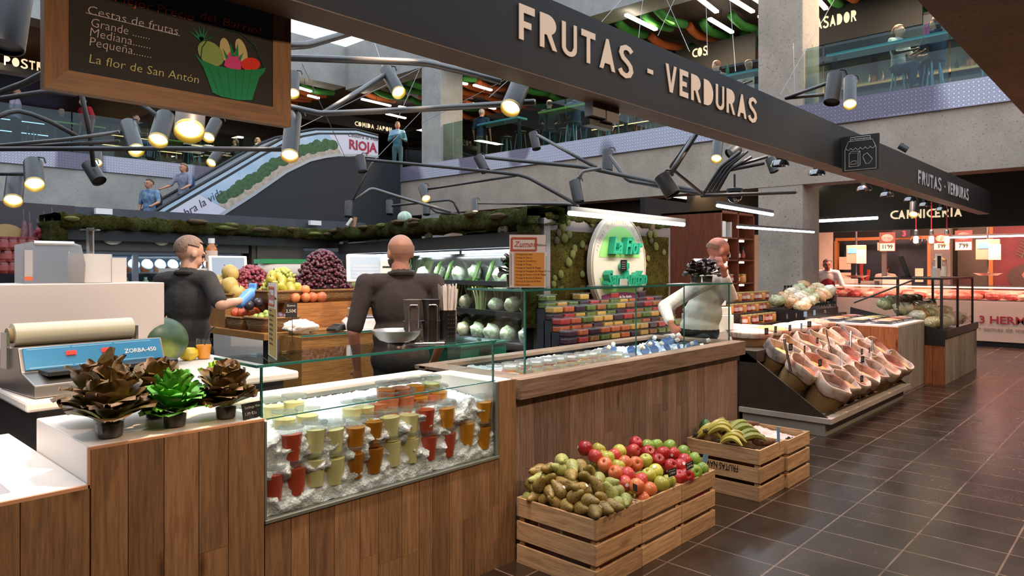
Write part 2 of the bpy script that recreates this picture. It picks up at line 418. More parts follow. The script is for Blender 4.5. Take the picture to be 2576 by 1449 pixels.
# stencil letters: strokes drawn as filled outlines in a unit box (x 0..w, y 0..1)
def arc(cx, cy, rx, ry, a0, a1, n=10):
    return [(cx+rx*math.cos(math.radians(a0+(a1-a0)*i/n)), cy+ry*math.sin(math.radians(a0+(a1-a0)*i/n))) for i in range(n+1)]
def sstroke(w):
    c = [(.52, .86), (.42, .95), (.28, .98), (.12, .9), (.08, .74), (.16, .6), (.34, .49), (.46, .38), (.5, .22), (.42, .08), (.26, .02), (.1, .08), (.02, .2)]
    o = []
    for s in (1, -1):
        q = []
        for i, p in enumerate(c):
            a = c[max(i-1, 0)]; b = c[min(i+1, len(c)-1)]; dx, dy = b[0]-a[0], b[1]-a[1]; l = math.hypot(dx, dy)
            q.append((p[0]-dy/l*w/2*s, p[1]+dx/l*w/2*s))
        o += q if s == 1 else q[::-1]
    return o
GL = {
 'F': (.46, [[(0, 0), (.13, 0), (.13, .36), (.36, .36), (.36, .54), (.13, .54), (.13, .78), (.46, .78), (.46, 1), (0, 1)]]),
 'R': (.54, [[(0, 0), (.13, 0), (.13, .4), (.22, .4), (.4, 0), (.54, 0), (.36, .42)]+arc(.24, .71, .27, .29, -60, 90)+[(0, 1)]]),
 'U': (.5, [[(0, 1), (0, .25)]+arc(.25, .25, .25, .25, 180, 360)+[(.5, 1), (.4, 1), (.4, .28)]+arc(.25, .28, .13, .14, 360, 180)+[(.12, 1)]]),
 'T': (.5, [[(.19, 0), (.31, 0), (.31, .8), (.5, .8), (.5, 1), (0, 1), (0, .8), (.19, .8)]]),
 'A': (.6, [[(0, 0), (.13, 0), (.19, .2), (.41, .2), (.47, 0), (.6, 0), (.34, 1), (.26, 1)]]),
 'S': (.54, [sstroke(.17)]),
 '-': (.3, [[(.06, .4), (.22, .4), (.22, .55), (.06, .55)]]),
 'V': (.54, [[(.2, 0), (.34, 0), (.54, 1), (.42, 1), (.27, .25), (.13, 1), (0, 1)]]),
 'E': (.44, [[(0, 0), (.44, 0), (.44, .2), (.13, .2), (.13, .4), (.36, .4), (.36, .58), (.13, .58), (.13, .8), (.44, .8), (.44, 1), (0, 1)]]),
 'D': (.54, [[(0, 0)]+arc(.16, .5, .38, .5, -90, 90)+[(0, 1)]]),
 'C': (.56, [arc(.5, .5, .5, .5, 60, 300, 16)+arc(.5, .5, .34, .32, 290, 70, 14)]),
 'O': (.6, [arc(.3, .5, .3, .5, 0, 342, 18)]),
 'M': (.7, [[(0, 0), (.13, 0), (.17, .6), (.35, .1), (.53, .6), (.57, 0), (.7, 0), (.62, 1), (.5, 1), (.35, .5), (.2, 1), (.08, 1)]]),
 'I': (.14, [[(0, 0), (.14, 0), (.14, 1), (0, 1)]]),
 'J': (.4, [[(.27, 1), (.4, 1), (.4, .25)]+arc(.2, .25, .2, .25, 0, -180)+[(.12, .25)]+arc(.2, .27, .08, .12, 180, 360)]),
 'P': (.5, [[(0, 0), (.13, 0), (.13, .4)]+arc(.22, .7, .28, .3, -90, 90)+[(0, 1)]]),
 'N': (.56, [[(0, 0), (.13, 0), (.13, .6), (.43, 0), (.56, 0), (.56, 1), (.43, 1), (.43, .4), (.13, 1), (0, 1)]]),
 'L': (.4, [[(0, 0), (.4, 0), (.4, .2), (.13, .2), (.13, 1), (0, 1)]]),
 'G': (.58, [arc(.5, .5, .5, .5, 60, 340, 18)+[(.58, .5), (.4, .5)]+arc(.5, .5, .3, .3, 290, 70, 12)]),
}
def stencil(mb, txt, h, M, gap=.14, wx=1.0, ext=.004):
    x = 0
    for ch in txt:
        if ch == ' ': x += .34*h*wx; continue
        w, polys = GL[ch]
        for p in polys: mb.prism([((x+a*h*wx), b*h) for a, b in p], ext, M)
        x += (w+gap)*h*wx
    return x
M_let = emitm('lit_letters', 'dcc0a4', .16)
for word, x0, x1 in (('FRUTAS', 2.19, 3.045), ('-', 3.17, 3.27), ('VERDURAS', 3.373, 4.525)):
    w = stencil(MB(), word, 1, Matrix(), .17)-.17
    # letter heights follow the photo: 15 cm
    mb = MB(); stencil(mb, word, .15, FX((x0, -.004, .125)), .17, (x1-x0)/(w*.15))
    mb.build('cutout_letters', M_let, sb)
for word, x0, x1 in (('FRUTAS', 8.68, 9.75), ('-', 9.9, 10.0), ('VERDURAS', 10.1, 11.35)):
    w = stencil(MB(), word, 1, Matrix(), .17)-.17
    mb = MB(); stencil(mb, word, .15, FX((x0, -.004, .09)), .17, (x1-x0)/(w*.15))
    mb.build('cutout_letters', mk('pale_letters', 'b9b9bd', .6), sb)
# ---------------------------------------------------------------- the front counters (front faces on Y = 2.455)
CY = 2.455
M_front = wood('front_planks', '82603f', '94714e', 'z'); M_rim = wood('rim_wood', '7d6552', '9c8270', 'x', dark='4a3626')
M_edge = mk('plywood_edge', 'c58f68', .6); M_corian = mk('white_counter', 'f1e6da', .3, 0, .45)
M_glass = glass('case_glass', 'f7fbf9', .2); M_gedge = mk('glass_edge', '2f6e63', .15, 0, .6); M_caseglass = glass('frosty_glass', 'f0f4f4', .2)
M_seal = mk('steel_seal', '8a8f86', .35, .6)
def planks(mb, x0, x1, z0, z1, y, w=.15, th=.012, seed=1, vary=.35, split=.3):
    r = random.Random(seed); x = x0
    while x < x1-.01:
        ww = min(w*(1+r.uniform(-vary, vary)), x1-x)
        if x1-x-ww < .04: ww = x1-x
        cuts = [z0, z1]
        if r.random() < split: cuts = [z0, z0+(z1-z0)*r.uniform(.3, .75), z1]
        for a, b in zip(cuts, cuts[1:]):
            mb.cr = r.uniform(.05, 1)
            mb.box(x+.0012, y, a+(.0012 if a > z0 else 0), x+ww-.0012, y+th+r.uniform(0, .002), b)
        x += ww
    mb.cr = 0
# strawberry counter, low, at the far left
t = thing('ice_counter', 'low plank-fronted counter with a sunken white ice tray at the left', 'counter', (0, CY, 0))
mb = MB(); planks(mb, -1.0, .713, 0, .815, 0, .152, seed=3, vary=.1, split=.1); mb.build('plank_front', M_front, t)
MB().box(-1.0, .0, .815, .713, .012, .826).build('edge_strip', M_edge, t)
mb = MB(); mb.box(-1, .014, .0, .72, .04, .814).box(-1, .04, .0, .715, 1.02, .60)
mb.build('carcass', M_dark, t)
mb = MB()   # white rim around the tray
mb.box(-1, .012, .60, .713, .10, .824); mb.box(.53, .10, .60, .713, 1.02, .824); mb.box(-1, .92, .60, .53, 1.02, .824); mb.box(-1, .10, .60, .53, .92, .66)
mb.build('white_tray', M_corian, t, bevel=.003)
# lettuce plinth
t = thing('display_plinth', 'white-topped plank-fronted plinth carrying the potted lettuces', 'counter', (0, CY, 0))
mb = MB(); planks(mb, .715, 1.292, 0, .934, 0, .105, seed=5, vary=.12, split=.25); mb.build('plank_front', M_front, t)
MB().box(.715, 0, .934, 1.292, .012, .942).box(.708, 0, .815, .7148, .012, .942).build('edge_strip', M_edge, t)
MB().box(.7152, .0125, .6, 1.292, .62, .943).build('white_top', M_corian, t, bevel=.004)
MB().box(.72, .02, 0, 1.288, .6, .6).build('carcass', M_dark, t)
# ice display case with juice cups
t = thing('ice_display_case', 'plank-fronted ice case with glass front full of juice cups', 'display case', (0, CY, 0))
mb = MB(); planks(mb, 1.294, 2.546, 0, .548, 0, .11, seed=9, vary=.3, split=.25); mb.build('plank_front', M_front, t)
mb = MB(); planks(mb, 2.546, 2.672, 0, .93, -.0005, .13, seed=19, vary=.0, split=0); mb.build('corner_post', M_front, t)
mb = MB(); mb.box(1.294, -.006, .548, 2.546, .03, .562).box(2.525, .0, .562, 2.545, .02, .93).box(1.2935, .0, .562, 1.303, .03, .93)
mb.build('frame_strip', M_seal, t, bevel=.002)
mb = MB(); mb.box(1.294, .014, 0, 2.67, .62, .42); mb.build('carcass', M_dark, t)
mb = MB(); mb.box(1.294, .50, .42, 2.545, .62, .93).box(1.294, .03, .42, 1.31, .5, .93).box(2.535, .03, .42, 2.67, .5, .928).box(1.294, .03, .42, 2.545, .5, .45)
mb.build('white_tub', M_corian, t, bevel=.003)
MB().box(1.31, .49, .895, 2.535, .5, .912).build('tub_lip', M_seal, t)
MB().box(1.303, .004, .562, 2.525, .012, .938).build('front_glass', M_caseglass, t)
MB().box(1.29, .016, .935, 2.53, .024, 1.132).build('upper_glass', M_glass, t)
mb = MB(); mb.box(1.268, .01, 1.132, 2.532, .36, 1.140); mb.build('glass_top', M_glass, t)
mb = MB(); mb.box(1.268, .006, 1.131, 2.532, .012, 1.141).box(1.264, .006, 1.131, 1.27, .36, 1.141).box(2.53, .006, 1.131, 2.534, .36, 1.141)
mb.box(1.288, .016, .93, 1.294, .028, 1.131).box(2.522, .016, .93, 2.528, .026, 1.131).box(1.305, .002, .936, 2.525, .008, .94)
mb.build('glass_edges', M_gedge, t)
MB().box(1.288, .026, .93, 1.294, .36, 1.131).build('left_glass', M_glass, t)
MB().box(2.522, .026, .93, 2.528, .36, 1.131).build('right_glass', M_glass, t)
ICE = t
# big juice counter
t = thing('juice_counter', 'wide plank-fronted counter with a wooden rim and a glass case on top', 'counter', (0, CY, 0))
mb = MB(); planks(mb, 2.69, 5.30, 0, .825, .035, .1, seed=12, vary=.3, split=.45); mb.build('plank_front', wood('grey_planks', '80685a', '927a6a', 'z'), t)
mb = MB(); mb.cr = .4; mb.box(2.69, -.018, .82, 5.335, .022, .925); mb.cr = .8; mb.box(2.69, .0225, .905, 5.335, .10, .926)
mb.cr = .6; mb.box(2.69, .10, .905, 2.84, .80, .925); mb.cr = .3; mb.box(5.18, .10, .905, 5.335, .80, .925); mb.cr = .7; mb.box(2.69, .74, .9, 5.335, .84, .924)
mb.build('wooden_rim', M_rim, t, bevel=.003)
mb = MB(); mb.box(2.70, .06, 0, 5.30, .82, .70); mb.box(2.70, .06, .7, 2.80, .82, .9).box(5.2, .06, .7, 5.29, .82, .9).box(2.8, .78, .7, 5.2, .82, .9)
mb.build('carcass', M_dark, t)
GZ0, GZ1, GX0, GX1 = .926, 1.375, 2.852, 5.3
MB().box(GX0, .10, GZ0, GX1, .106, GZ1).build('front_glass', M_glass, t)
MB().box(GX0, .106, GZ0, GX0+.006, .52, GZ1).build('left_glass', M_glass, t)
MB().box(GX1-.006, .106, GZ0, GX1, .52, GZ1).build('right_glass', M_glass, t)
MB().box(GX0-.03, .09, GZ1, GX1+.03, .52, GZ1+.01).build('glass_top', M_glass, t)
mb = MB(); mb.box(GX0-.03, .086, GZ1-.001, GX1+.03, .091, GZ1+.011).box(GX0-.034, .086, GZ1-.001, GX0-.029, .52, GZ1+.011)
mb.box(GX0-.001, .098, GZ0, GX0+.007, .108, GZ1).box(GX1-.007, .098, GZ0, GX1+.001, .108, GZ1).box(3.95, .099, GZ0, 3.954, .107, GZ1).box(4.58, .099, GZ0, 4.584, .107, GZ1)
mb.build('glass_edges', M_gedge, t)
MB().box(2.84, .1, .70, 5.18, .74, .80).build('ice_pan', M_corian, t)
# ---------------------------------------------------------------- ice
def mat_ice():
    m, nt, b = _nodes('crushed_ice')
    b.inputs['Base Color'].default_value = (.86, .89, .92, 1); b.inputs['Roughness'].default_value = .28
    b.inputs['Subsurface Weight'].default_value = .4; b.inputs['Subsurface Radius'].default_value = (.02, .02, .025); b.inputs['Subsurface Scale'].default_value = 1
    v = N(nt, 'ShaderNodeTexVoronoi', Scale=95); t = nt.nodes.new('ShaderNodeTexCoord'); nt.links.new(t.outputs['Object'], v.inputs['Vector'])
    bump(nt, b, v.outputs['Distance'], .6, .008); return m
M_ice = mat_ice()
def fbm(x, y, z=0, s=1.0, o=3): return mnoise.fractal(Vector((x*s, y*s, z*s)), 1, 2, o)
def ice_bed(x0, x1, y0, y1, zf, front=None, nx=120, ny=50, amp=.012):
    """crushed ice surface; with front=(y, zbottom, lump) it also fills down against a front pane"""
    mb = MB()
    def top(i, j):
        x = x0+(x1-x0)*i; y = y0+(y1-y0)*j
        return (x, y, zf(i, j)+amp*fbm(x, y, 0, 38)+amp*.7*mnoise.noise(Vector((x*90, y*90, 3))))
    mb.sheet(top, nx, ny)
    if front:
        yf, zb, lump = front
        def fr(i, j):
            a = top(i, 0); z = zb+(a[2]-zb)*j
            y = yf+(y0-yf)*max(0, 1-(1-j)*1.6)*0+lump*(.5+fbm(a[0], 7, z, 16))*(.25+.75*min(1, (z-zb)*7))
            return (a[0], min(y, y0) if j < 1 else a[1], z)
        mb.sheet(fr, nx, 36)
    return mb.build('crushed_ice', M_ice, smooth=True, ang=0)
o = ice_bed(1.31, 2.53, CY+.055, CY+.495, lambda i, j: .84+.05*j+.02*math.sin(i*9)*(1-j)-.02*(i > .92), (CY+.018, .563, .06))
tag(o, 'crushed ice filling the glass-fronted juice case', 'ice', kind='stuff')
o = ice_bed(-1, .53, CY+.10, CY+.92, lambda i, j: .72+.012*math.sin(i*14+j*5), amp=.008, nx=120, ny=70)
tag(o, 'crushed ice in the sunken white tray at the far left', 'ice', kind='stuff')
o = ice_bed(2.85, 5.17, CY+.12, CY+.74, lambda i, j: .855+.02*j+.012*math.sin(i*20), nx=160, ny=50)
tag(o, 'crushed ice bed inside the big wooden juice counter', 'ice', kind='stuff')
# ---------------------------------------------------------------- juice cups
M_cup = glass('cup_plastic', 'fdfdfc', .3, .05); M_lid = glass('lid_plastic', 'e8ecec', 1.0, .12, .22)
JC = {'pale yellow': 'fff4b0', 'red': 'd4583c', 'orange': 'f0a028', 'amber': 'da8c1c', 'deep amber': 'c87c18', 'light orange': 'f89a48', 'greenish': 'dcdc90', 'salmon': 'f2906a'}
_cups = {}
def juice_mat(k): return mk('juice_'+k.replace(' ', '_'), JC[k], .25, 0, .5, sss=.15)
def cup_proto(k, lidded=True):
    if (k, lidded) not in _cups:
        t = thing('juice_cup', '-', 'juice cup')
        MB().lathe([(.029, .002), (.038, .092)], 18).build('juice', juice_mat(k), t, True)
        MB().lathe([(.031, 0), (.0415, .112), (.0435, .114), (.043, .117)], 18, cap=False).build('cup', M_cup, t, True)
        if lidded:
            MB().lathe([(.0445, .112), (.0455, .116), (.0445, .12), (.041, .121), (.039, .118), (.012, .119), (.0, .119)], 18).build('lid', M_lid, t, True)
        _cups[(k, lidded)] = t
    return _cups[(k, lidded)]
def cup(k, loc, label, group, lidded=True):
    return put(cup_proto(k, lidded), loc, R.uniform(0, 6), label, group, rot=(R.uniform(-.04, .04), R.uniform(-.04, .04), R.uniform(0, 6)), sc=1.17)
up = [('red', 732, 1160), ('pale yellow', 788, 1146), ('pale yellow', 839, 1143), ('amber', 890, 1137), ('deep amber', 937, 1123), ('pale yellow', 983, 1109), ('pale yellow', 1028, 1103), ('red', 1070, 1088), ('orange', 1122, 1081), ('orange', 1171, 1120), ('orange', 1214, 1064)]
for i, (k, u, v) in enumerate(up):
    p = onY(u, v, CY+.06); cup(k, p, f'cup of {k} juice at the glass, {ordinal(i)} from left in upper row', 'juice cups in the upper front row')
lo = [('red', 684, 1240), ('red', 742, 1222), ('pale yellow', 790, 1200), ('pale yellow', 842, 1194), ('deep amber', 890, 1180), ('deep amber', 938, 1166), ('pale yellow', 985, 1150), ('pale yellow', 1030, 1141), ('red', 1075, 1134), ('red', 1124, 1125), ('amber', 1213, 1106)]
for i, (k, u, v) in enumerate(lo):
    p = onY(u, v+22, CY+.058); p.z = min(p.z, .66); cup(k, p, f'cup of {k} juice sunk in ice, {ordinal(i)} from left in lower row', 'juice cups in the lower front row')
q = []; bk = [('pale yellow', 687, 1014, .935), ('pale yellow', 738, 1004, .94), ('pale yellow', 724, 1050, .905), ('pale yellow', 775, 1038, .905), ('light orange', 969, 972, .955), ('salmon', 1008, 968, .955), ('orange', 1044, 963, .95), ('greenish', 1084, 957, .95),
      ('salmon', 1004, 1002, .915), ('salmon', 1047, 995, .915), ('orange', 1122, 982, .91), ('salmon', 1021, 1024, .90), ('pale yellow', 990, 1032, .9), ('pale yellow', 951, 1036, .9), ('orange', 1147, 1010, .90), ('salmon', 1168, 1001, .90), ('red', 684, 1098, .875)]
for i, (k, u, v, z) in enumerate(bk):
    p = onZ(u, v, z); p.z = z-.119; p.y = max(CY+.15, min(p.y, CY+.45))
    q.append(cup(k, p, k, 'juice cups standing in the ice behind the front row'))
for i, o in enumerate(sorted(q, key=lambda o: pix(o.location)[0])): o['label'] = f"{o['label']} juice cup half buried in ice behind the front row, {ordinal(i)} from left"
# cups lying in the ice of the big counter (lids showing)
r = random.Random(4); n = 0
cols = ['orange', 'amber', 'pale yellow', 'salmon', 'light orange', 'red']
for i in range(10):
    for j in range(3):
        x = 2.93+i*.115+r.uniform(-.01, .01); y = CY+.17+j*.11+r.uniform(-.01, .01)
        k = ['orange', 'light orange', 'pale yellow', 'salmon', 'red', 'orange'][(i*3+j*2) % 6]
        cup(k, (x, y, .79+.006*j), f'{k} juice cup in the big counter, {["front", "middle", "back"][j]} row, {ordinal(i)} from left', 'juice cups bedded in the big counter')
# fruit tubs and water bottles deeper in the big counter
M_clear = glass('clear_bottle', 'f2f6fa', .6, .03); M_capb = mk('white_cap', 'f0ece6', .4); M_lab = mk('blue_label', '4d6fa8', .5)
bt = thing('water_bottle', '-', 'bottle')
MB().lathe([(0, 0), (.03, .002), (.032, .02), (.03, .06), (.032, .12), (.026, .15), (.012, .17), (.012, .175)], 16).build('body', M_clear, bt, True)
MB().lathe([(.0325, .075), (.0325, .09)], 16).build('label_band', M_lab, bt, True)
MB().lathe([(.015, .172), (.015, .192), (.013, .195), (0, .195)], 14).build('cap', M_capb, bt, True)
for i in range(14):
    x = 4.10+(i % 7)*.145+r.uniform(-.02, .02); y = CY+.28+(i//7)*.2+r.uniform(-.02, .02)
    put(bt, (x, y, .88), 0, f'clear water bottle lying in the big counter, {["nearer", "farther"][i//7]} row, {ordinal(i % 7)} from left', 'water bottles on the ice', rot=(1.15+r.uniform(-.2, .2), 0, r.uniform(-.9, .5)))
# ---------------------------------------------------------------- lettuces
def leafmat(name, stops):
    m, nt, b = _nodes(name)
    at = N(nt, 'ShaderNodeAttribute', _attribute_name='rnd', _attribute_type='GEOMETRY')
    f = noise_tex(nt, 22, 3); ad = N(nt, 'ShaderNodeMath', _operation='MULTIPLY_ADD'); ad.inputs[1].default_value = .5; 
    nt.links.new(f, ad.inputs[0]); sb_ = N(nt, 'ShaderNodeMath', _operation='SUBTRACT'); sb_.inputs[1].default_value = .25
    nt.links.new(at.outputs['Fac'], sb_.inputs[0]); nt.links.new(sb_.outputs[0], ad.inputs[2])
    c = ramp(nt, ad.outputs[0], stops); nt.links.new(c, b.inputs['Base Color'])
    b.inputs['Roughness'].default_value = .42; b.inputs['Specular IOR Level'].default_value = .5
    bump(nt, b, noise_tex(nt, 60, 3), .35, .004)
    return m
M_lred = leafmat('red_lettuce_leaf', [(.0, 'b4c850'), (.28, '7a7a2c'), (.6, '64561f'), (1, '6a4c30')])
M_lgrn = leafmat('green_lettuce_leaf', [(.0, 'c8dc8a'), (.3, '78b83c'), (.7, '4f9a2c'), (1, '63a83a')])
M_ldark = leafmat('dark_lettuce_leaf', [(.0, '6f8f3a'), (.3, '3f3a22'), (.7, '33251f'), (1, '3a2730')])
M_lyel = leafmat('pale_lettuce_leaf', [(.0, 'e0e88a'), (.4, 'b8d850'), (1, '9cc840')])
def leaf(mb, az, e0, length, width, bend, ruffle, r, z0=0, r0=.012, nu=8, nv=11, cup_=.22):
    ca, sa = math.cos(az), math.sin(az); ph = r.uniform(0, 6); k = r.uniform(2.2, 3.4); tw = r.uniform(-.25, .25)
    pts = []; x, z, e = r0, z0, e0
    for j in range(nv+1):
        pts.append((x, z, e)); e2 = e-bend/nv*(.4+1.2*j/nv); x += math.cos(e)*length/nv; z += math.sin(e)*length/nv; e = e2
    vs = []
    for j in range(nv+1):
        v = j/nv; w = width*((.22+.78*math.sin(PI/2*min(1, v/.6))**1.3) if v < .6 else math.sqrt(max(.0, 1-((v-.6)/.41)**2)))
        x, z, e = pts[j]
        for i in range(nu+1):
            s = 2*i/nu-1
            up_ = cup_*s*s*w+ruffle*v*abs(s)**1.5*math.sin(k*PI*s*1.3+ph+v*5)+ruffle*.5*v**3*math.sin(4*s+ph)
            rx = x-math.sin(e)*up_; rz = z+math.cos(e)*up_; ry = s*w+tw*v*w
            vs.append((rx*ca-ry*sa, rx*sa+ry*ca, rz))
    b = len(mb.v); mb.v += [Vector(v) for v in vs]
    for j in range(nv):
        for i in range(nu):
            a = b+j*(nu+1)+i; mb.f.append([a, a+1, a+nu+2, a+nu+1]); mb.m.append(0); mb.r.append(min(1, max(.01, j/nv+r.uniform(-.06, .06))))
def lettuce_head(n, size, r, bend=1.0, ruffle=.006, wide=.34, e_in=1.5, e_out=.5):
    mb = MB()
    for i in range(n):
        f = i/(n-1)
        leaf(mb, i*2.399+r.uniform(-.3, .3), e_in+(e_out-e_in)*f+r.uniform(-.12, .12), size*(1.0-.28*f)*r.uniform(.88, 1.1), size*wide*(.8+.25*f)*r.uniform(.85, 1.12), bend*(.3+.8*f)*r.uniform(.7, 1.3), ruffle*r.uniform(.6, 1.5), r, z0=.028*(1-f)+.012, r0=.006+.016*f)
    return mb
M_pot = glass('clear_pot', 'e9ebe8', .9, .06); M_root = mk('root_block', '2c2722', .7, var=(18, '6a655c'), bmp=(30, .6)); 
def potted(name, label, cat, loc, head, mat, pr=.042, ph=.062, s=1, group=None):
    t = thing(name, label, cat, loc, 0, group)
    MB().lathe([(pr*.86, 0), (pr, ph), (pr*1.03, ph), (pr*.97, ph*.98)], 22, cap=False).build('pot', M_pot, t, True)
    MB().lathe([(pr*.80, .004), (pr*.9, ph*.75), (0, ph*.8)], 18).build('root_block', M_root, t, True)
    head.build('leaves', mat, t, True, loc=(0, 0, ph*.62), ang=0)
    return t
g = 'potted lettuces on the white plinth'
potted('potted_lettuce', 'biggest red-brown lettuce in a clear pot at the left front of the plinth', 'lettuce', (.80, 2.555, .943), lettuce_head(44, .165, random.Random(1), .9, .007, .36), M_lred, .045, .064, group=g)
potted('potted_lettuce', 'bright green lettuce in a clear pot between the red ones', 'lettuce', (1.01, 2.56, .943), lettuce_head(44, .13, random.Random(2), .7, .006, .36, 1.55, .25), M_lgrn, .042, .058, group=g)
potted('potted_lettuce', 'red-brown lettuce in a pot beside the chalk price card', 'lettuce', (1.195, 2.56, .943), lettuce_head(44, .145, random.Random(3), .9, .007, .36), M_lred, .04, .055, group=g)
potted('potted_lettuce', 'red-brown lettuce half hidden behind the green one', 'lettuce', (1.02, 2.76, .943), lettuce_head(26, .16, random.Random(4), .9, .007, .36), M_lred, .038, .055, group=g)
potted('potted_lettuce', 'red-brown lettuce standing behind the biggest one', 'lettuce', (.855, 2.78, .943), lettuce_head(28, .19, random.Random(5), .9, .007, .36), M_lred, .038, .055, group=g)
potted('potted_lettuce', 'small pale green lettuce peeking over the green one', 'lettuce', (1.09, 2.93, .943), lettuce_head(12, .095, random.Random(6), .8, .008, .34, 1.5, .5), M_lyel, .03, .075, group=g)
potted('potted_lettuce', 'pale green lettuce rising behind the right red one', 'lettuce', (1.285, 2.86, .943), lettuce_head(12, .105, random.Random(8), .8, .008, .34, 1.5, .5), M_lyel, .03, .07, group=g)
M_slate = mk('chalk_slate', '20201f', .6); M_chalk = mk('chalk', 'd8d4cc', .9); M_clip = glass('clip_plastic', 'f4f6f6', 1.6, .05)
M_bluecard = mk('blue_card', '6f97b4', .6)
t = thing('price_card', 'black chalk price card leaning at the right end of the plinth', 'price card', (1.222, 2.475, .944), .25)
MB().box(0, 0, .0, .09, .004, .058, Matrix.Rotation(-.18, 4, 'X')).build('card', M_slate, t)
mb = MB(); Fm = Matrix.Rotation(-.18, 4, 'X') @ FX((.045, -.001, .038)); text(mb, 'Lechuga Viva', .0135, Fm, .0004); text(mb, '1,99 €/u', .016, Matrix.Rotation(-.18, 4, 'X') @ FX((.033, -.001, .014)), .0004)
mb.build('chalk_writing', M_chalk, t)
# strawberries in a black punnet, plastic bag
M_straw = mk('strawberry_red', 'd22a17', .3, var=(40, 'e8503a'), coat=.3); M_cal = mk('calyx', '4c7a2a', .6); M_pun = mk('black_punnet', '1a1918', .35)
t = thing('punnet', 'clear-sided punnet with a black rim holding cut strawberries on the ice', 'punnet', (.36, 2.83, .722), .5)
mb = MB()
for a in ((-.09, -.06, .0, .09, -.056, .055), (-.09, .056, 0, .09, .06, .055), (-.09, -.06, 0, -.086, .06, .055), (.086, -.06, 0, .09, .06, .055), (-.09, -.06, 0, .09, .06, .004)): mb.box(*a)
mb.build('shell', M_clear, t)
mb = MB(); mb.tube([(-.09, -.06, .055), (.09, -.06, .055), (.09, .06, .055), (-.09, .06, .055), (-.09, -.06, .055)], .003, 6); mb.build('rim', M_pun, t)
sp = thing('strawberry', '-', 'strawberry')
MB().lathe([(.001, 0), (.01, .008), (.017, .022), (.018, .03), (.012, .037), (0, .038)], 12).build('fruit', M_straw, sp, True)
r = random.Random(3); q = []
for i in range(22):
    a = math.radians(28); lx = -.066+(i % 5)*.033+r.uniform(-.006, .006); ly = -.04+((i//5) % 3)*.04+r.uniform(-.006, .006)
    c, s_ = math.cos(.5), math.sin(.5)
    o = put(sp, (.36+lx*c-ly*s_, 2.83+lx*s_+ly*c, .728+(.03 if i < 15 else .055)), 0, None, 'strawberries in the punnet', rot=(r.uniform(-1.2, 1.2), r.uniform(-1.2, 1.2), r.uniform(0, 6)))
    q.append(o)
number_row(q, 'ripe red strawberry in the punnet on ice, {n} counted from the left')
M_film = glass('bag_film', 'eef0f2', .8, .12, .12)
r = random.Random(11)
t = MB().sph((0, 0, 0), 1, 22, 14, fn=lambda v: v*(1+.25*mnoise.noise(v*2.3)+.12*mnoise.noise(v*6))).build('plastic_bag', M_film, None, True, loc=(.53, 3.33, .88)); t.scale = (.1, .09, .075)
tag(t, 'crumpled clear plastic bag lying at the left edge by the wrapping table', 'bag')
# ---------------------------------------------------------------- fruit crates on the floor
M_crate = wood('crate_wood', 'c09a70', 'd2ae84', 'x', dark='6a4a30', scale=.9); M_cratey = wood('crate_wood_y', 'c09a70', 'd2ae84', 'y', dark='6a4a30', scale=.9)
M_print = mk('black_print', '1e1a17', .8)
def crate(label, x0, x1, y0, y1, h, carton, group='slatted wooden fruit crates on the floor', seed=1):
    r = random.Random(seed); t = thing('wooden_crate', label, 'crate', (x0, y0, 0), 0, group); w, d = x1-x0, y1-y0
    hs = (h-.05)/3
    for k in range(3):
        z = k*(hs+.025)
        for y in (0, d-.012):
            mb = MB(); mb.cr = r.uniform(.2, 1); mb.box(0, y, z, w, y+.012, z+hs); mb.build('slat', M_crate, t, bevel=.0015)
        for x in (0, w-.012):
            mb = MB(); mb.cr = r.uniform(.2, 1); mb.box(x, .0125, z, x+.012, d-.0125, z+hs); mb.build('slat', M_cratey, t, bevel=.0015)
    for x in (.0125, w-.0425):
        for y in (.0125, d-.0425):
            mb = MB(); mb.cr = .4; mb.box(x, y, .004, x+.03, y+.03, h-.004); mb.build('corner_post', M_crate, t)
    MB().box(.015, .045, .01, w-.015, d-.045, .02).build('bottom_board', M_crate, t)
    cm = MB(); cm.box(.046, .02, .022, w-.046, d-.02, h*.72); cm.build('carton', mk('carton_'+carton, carton, .7, var=(5, {'c9c4bb': 'd8d2c8', 'b0482a': 'c8c2ba', 'b02a5a': 'd0cac4', '7a3a1c': '2c2320', '5b6a72': 'b8b4ac'}[carton])), t)
    return t
c1 = crate('slatted crate of pears at the left end of the front row of crates', 2.65, 3.035, 1.93, 2.43, .333, 'b0482a', seed=1)
c2 = crate('slatted crate of pink and yellow apples beside the pear crate', 3.04, 3.43, 1.93, 2.43, .328, 'c9c4bb', seed=2)
c3 = crate('slatted crate of dark red and green apples at the right of the front row', 3.435, 3.82, 1.93, 2.43, .325, 'b02a5a', seed=3)
c4 = crate('slatted crate of bananas and plantains standing alone by the counter', 4.39, 4.785, 1.91, 2.43, .33, '7a3a1c', seed=4)
c5 = crate('slatted crate with a white paper sack behind the plantain crate', 4.80, 5.195, 1.89, 2.41, .325, '5b6a72', seed=5)
mb = MB(); text(mb, 'FRUTAS NAVA', .062, frame((-.0008, .27, .205), (0, 1, 0), (0, 0, -1)), .0004, bold=.001, sx=.62); mb.build('upside_down_print', M_print, c4)
M_stemm = mk('fruit_stem', '4a3522', .8); M_stick = mk('fruit_sticker', 'e6e0da', .4)
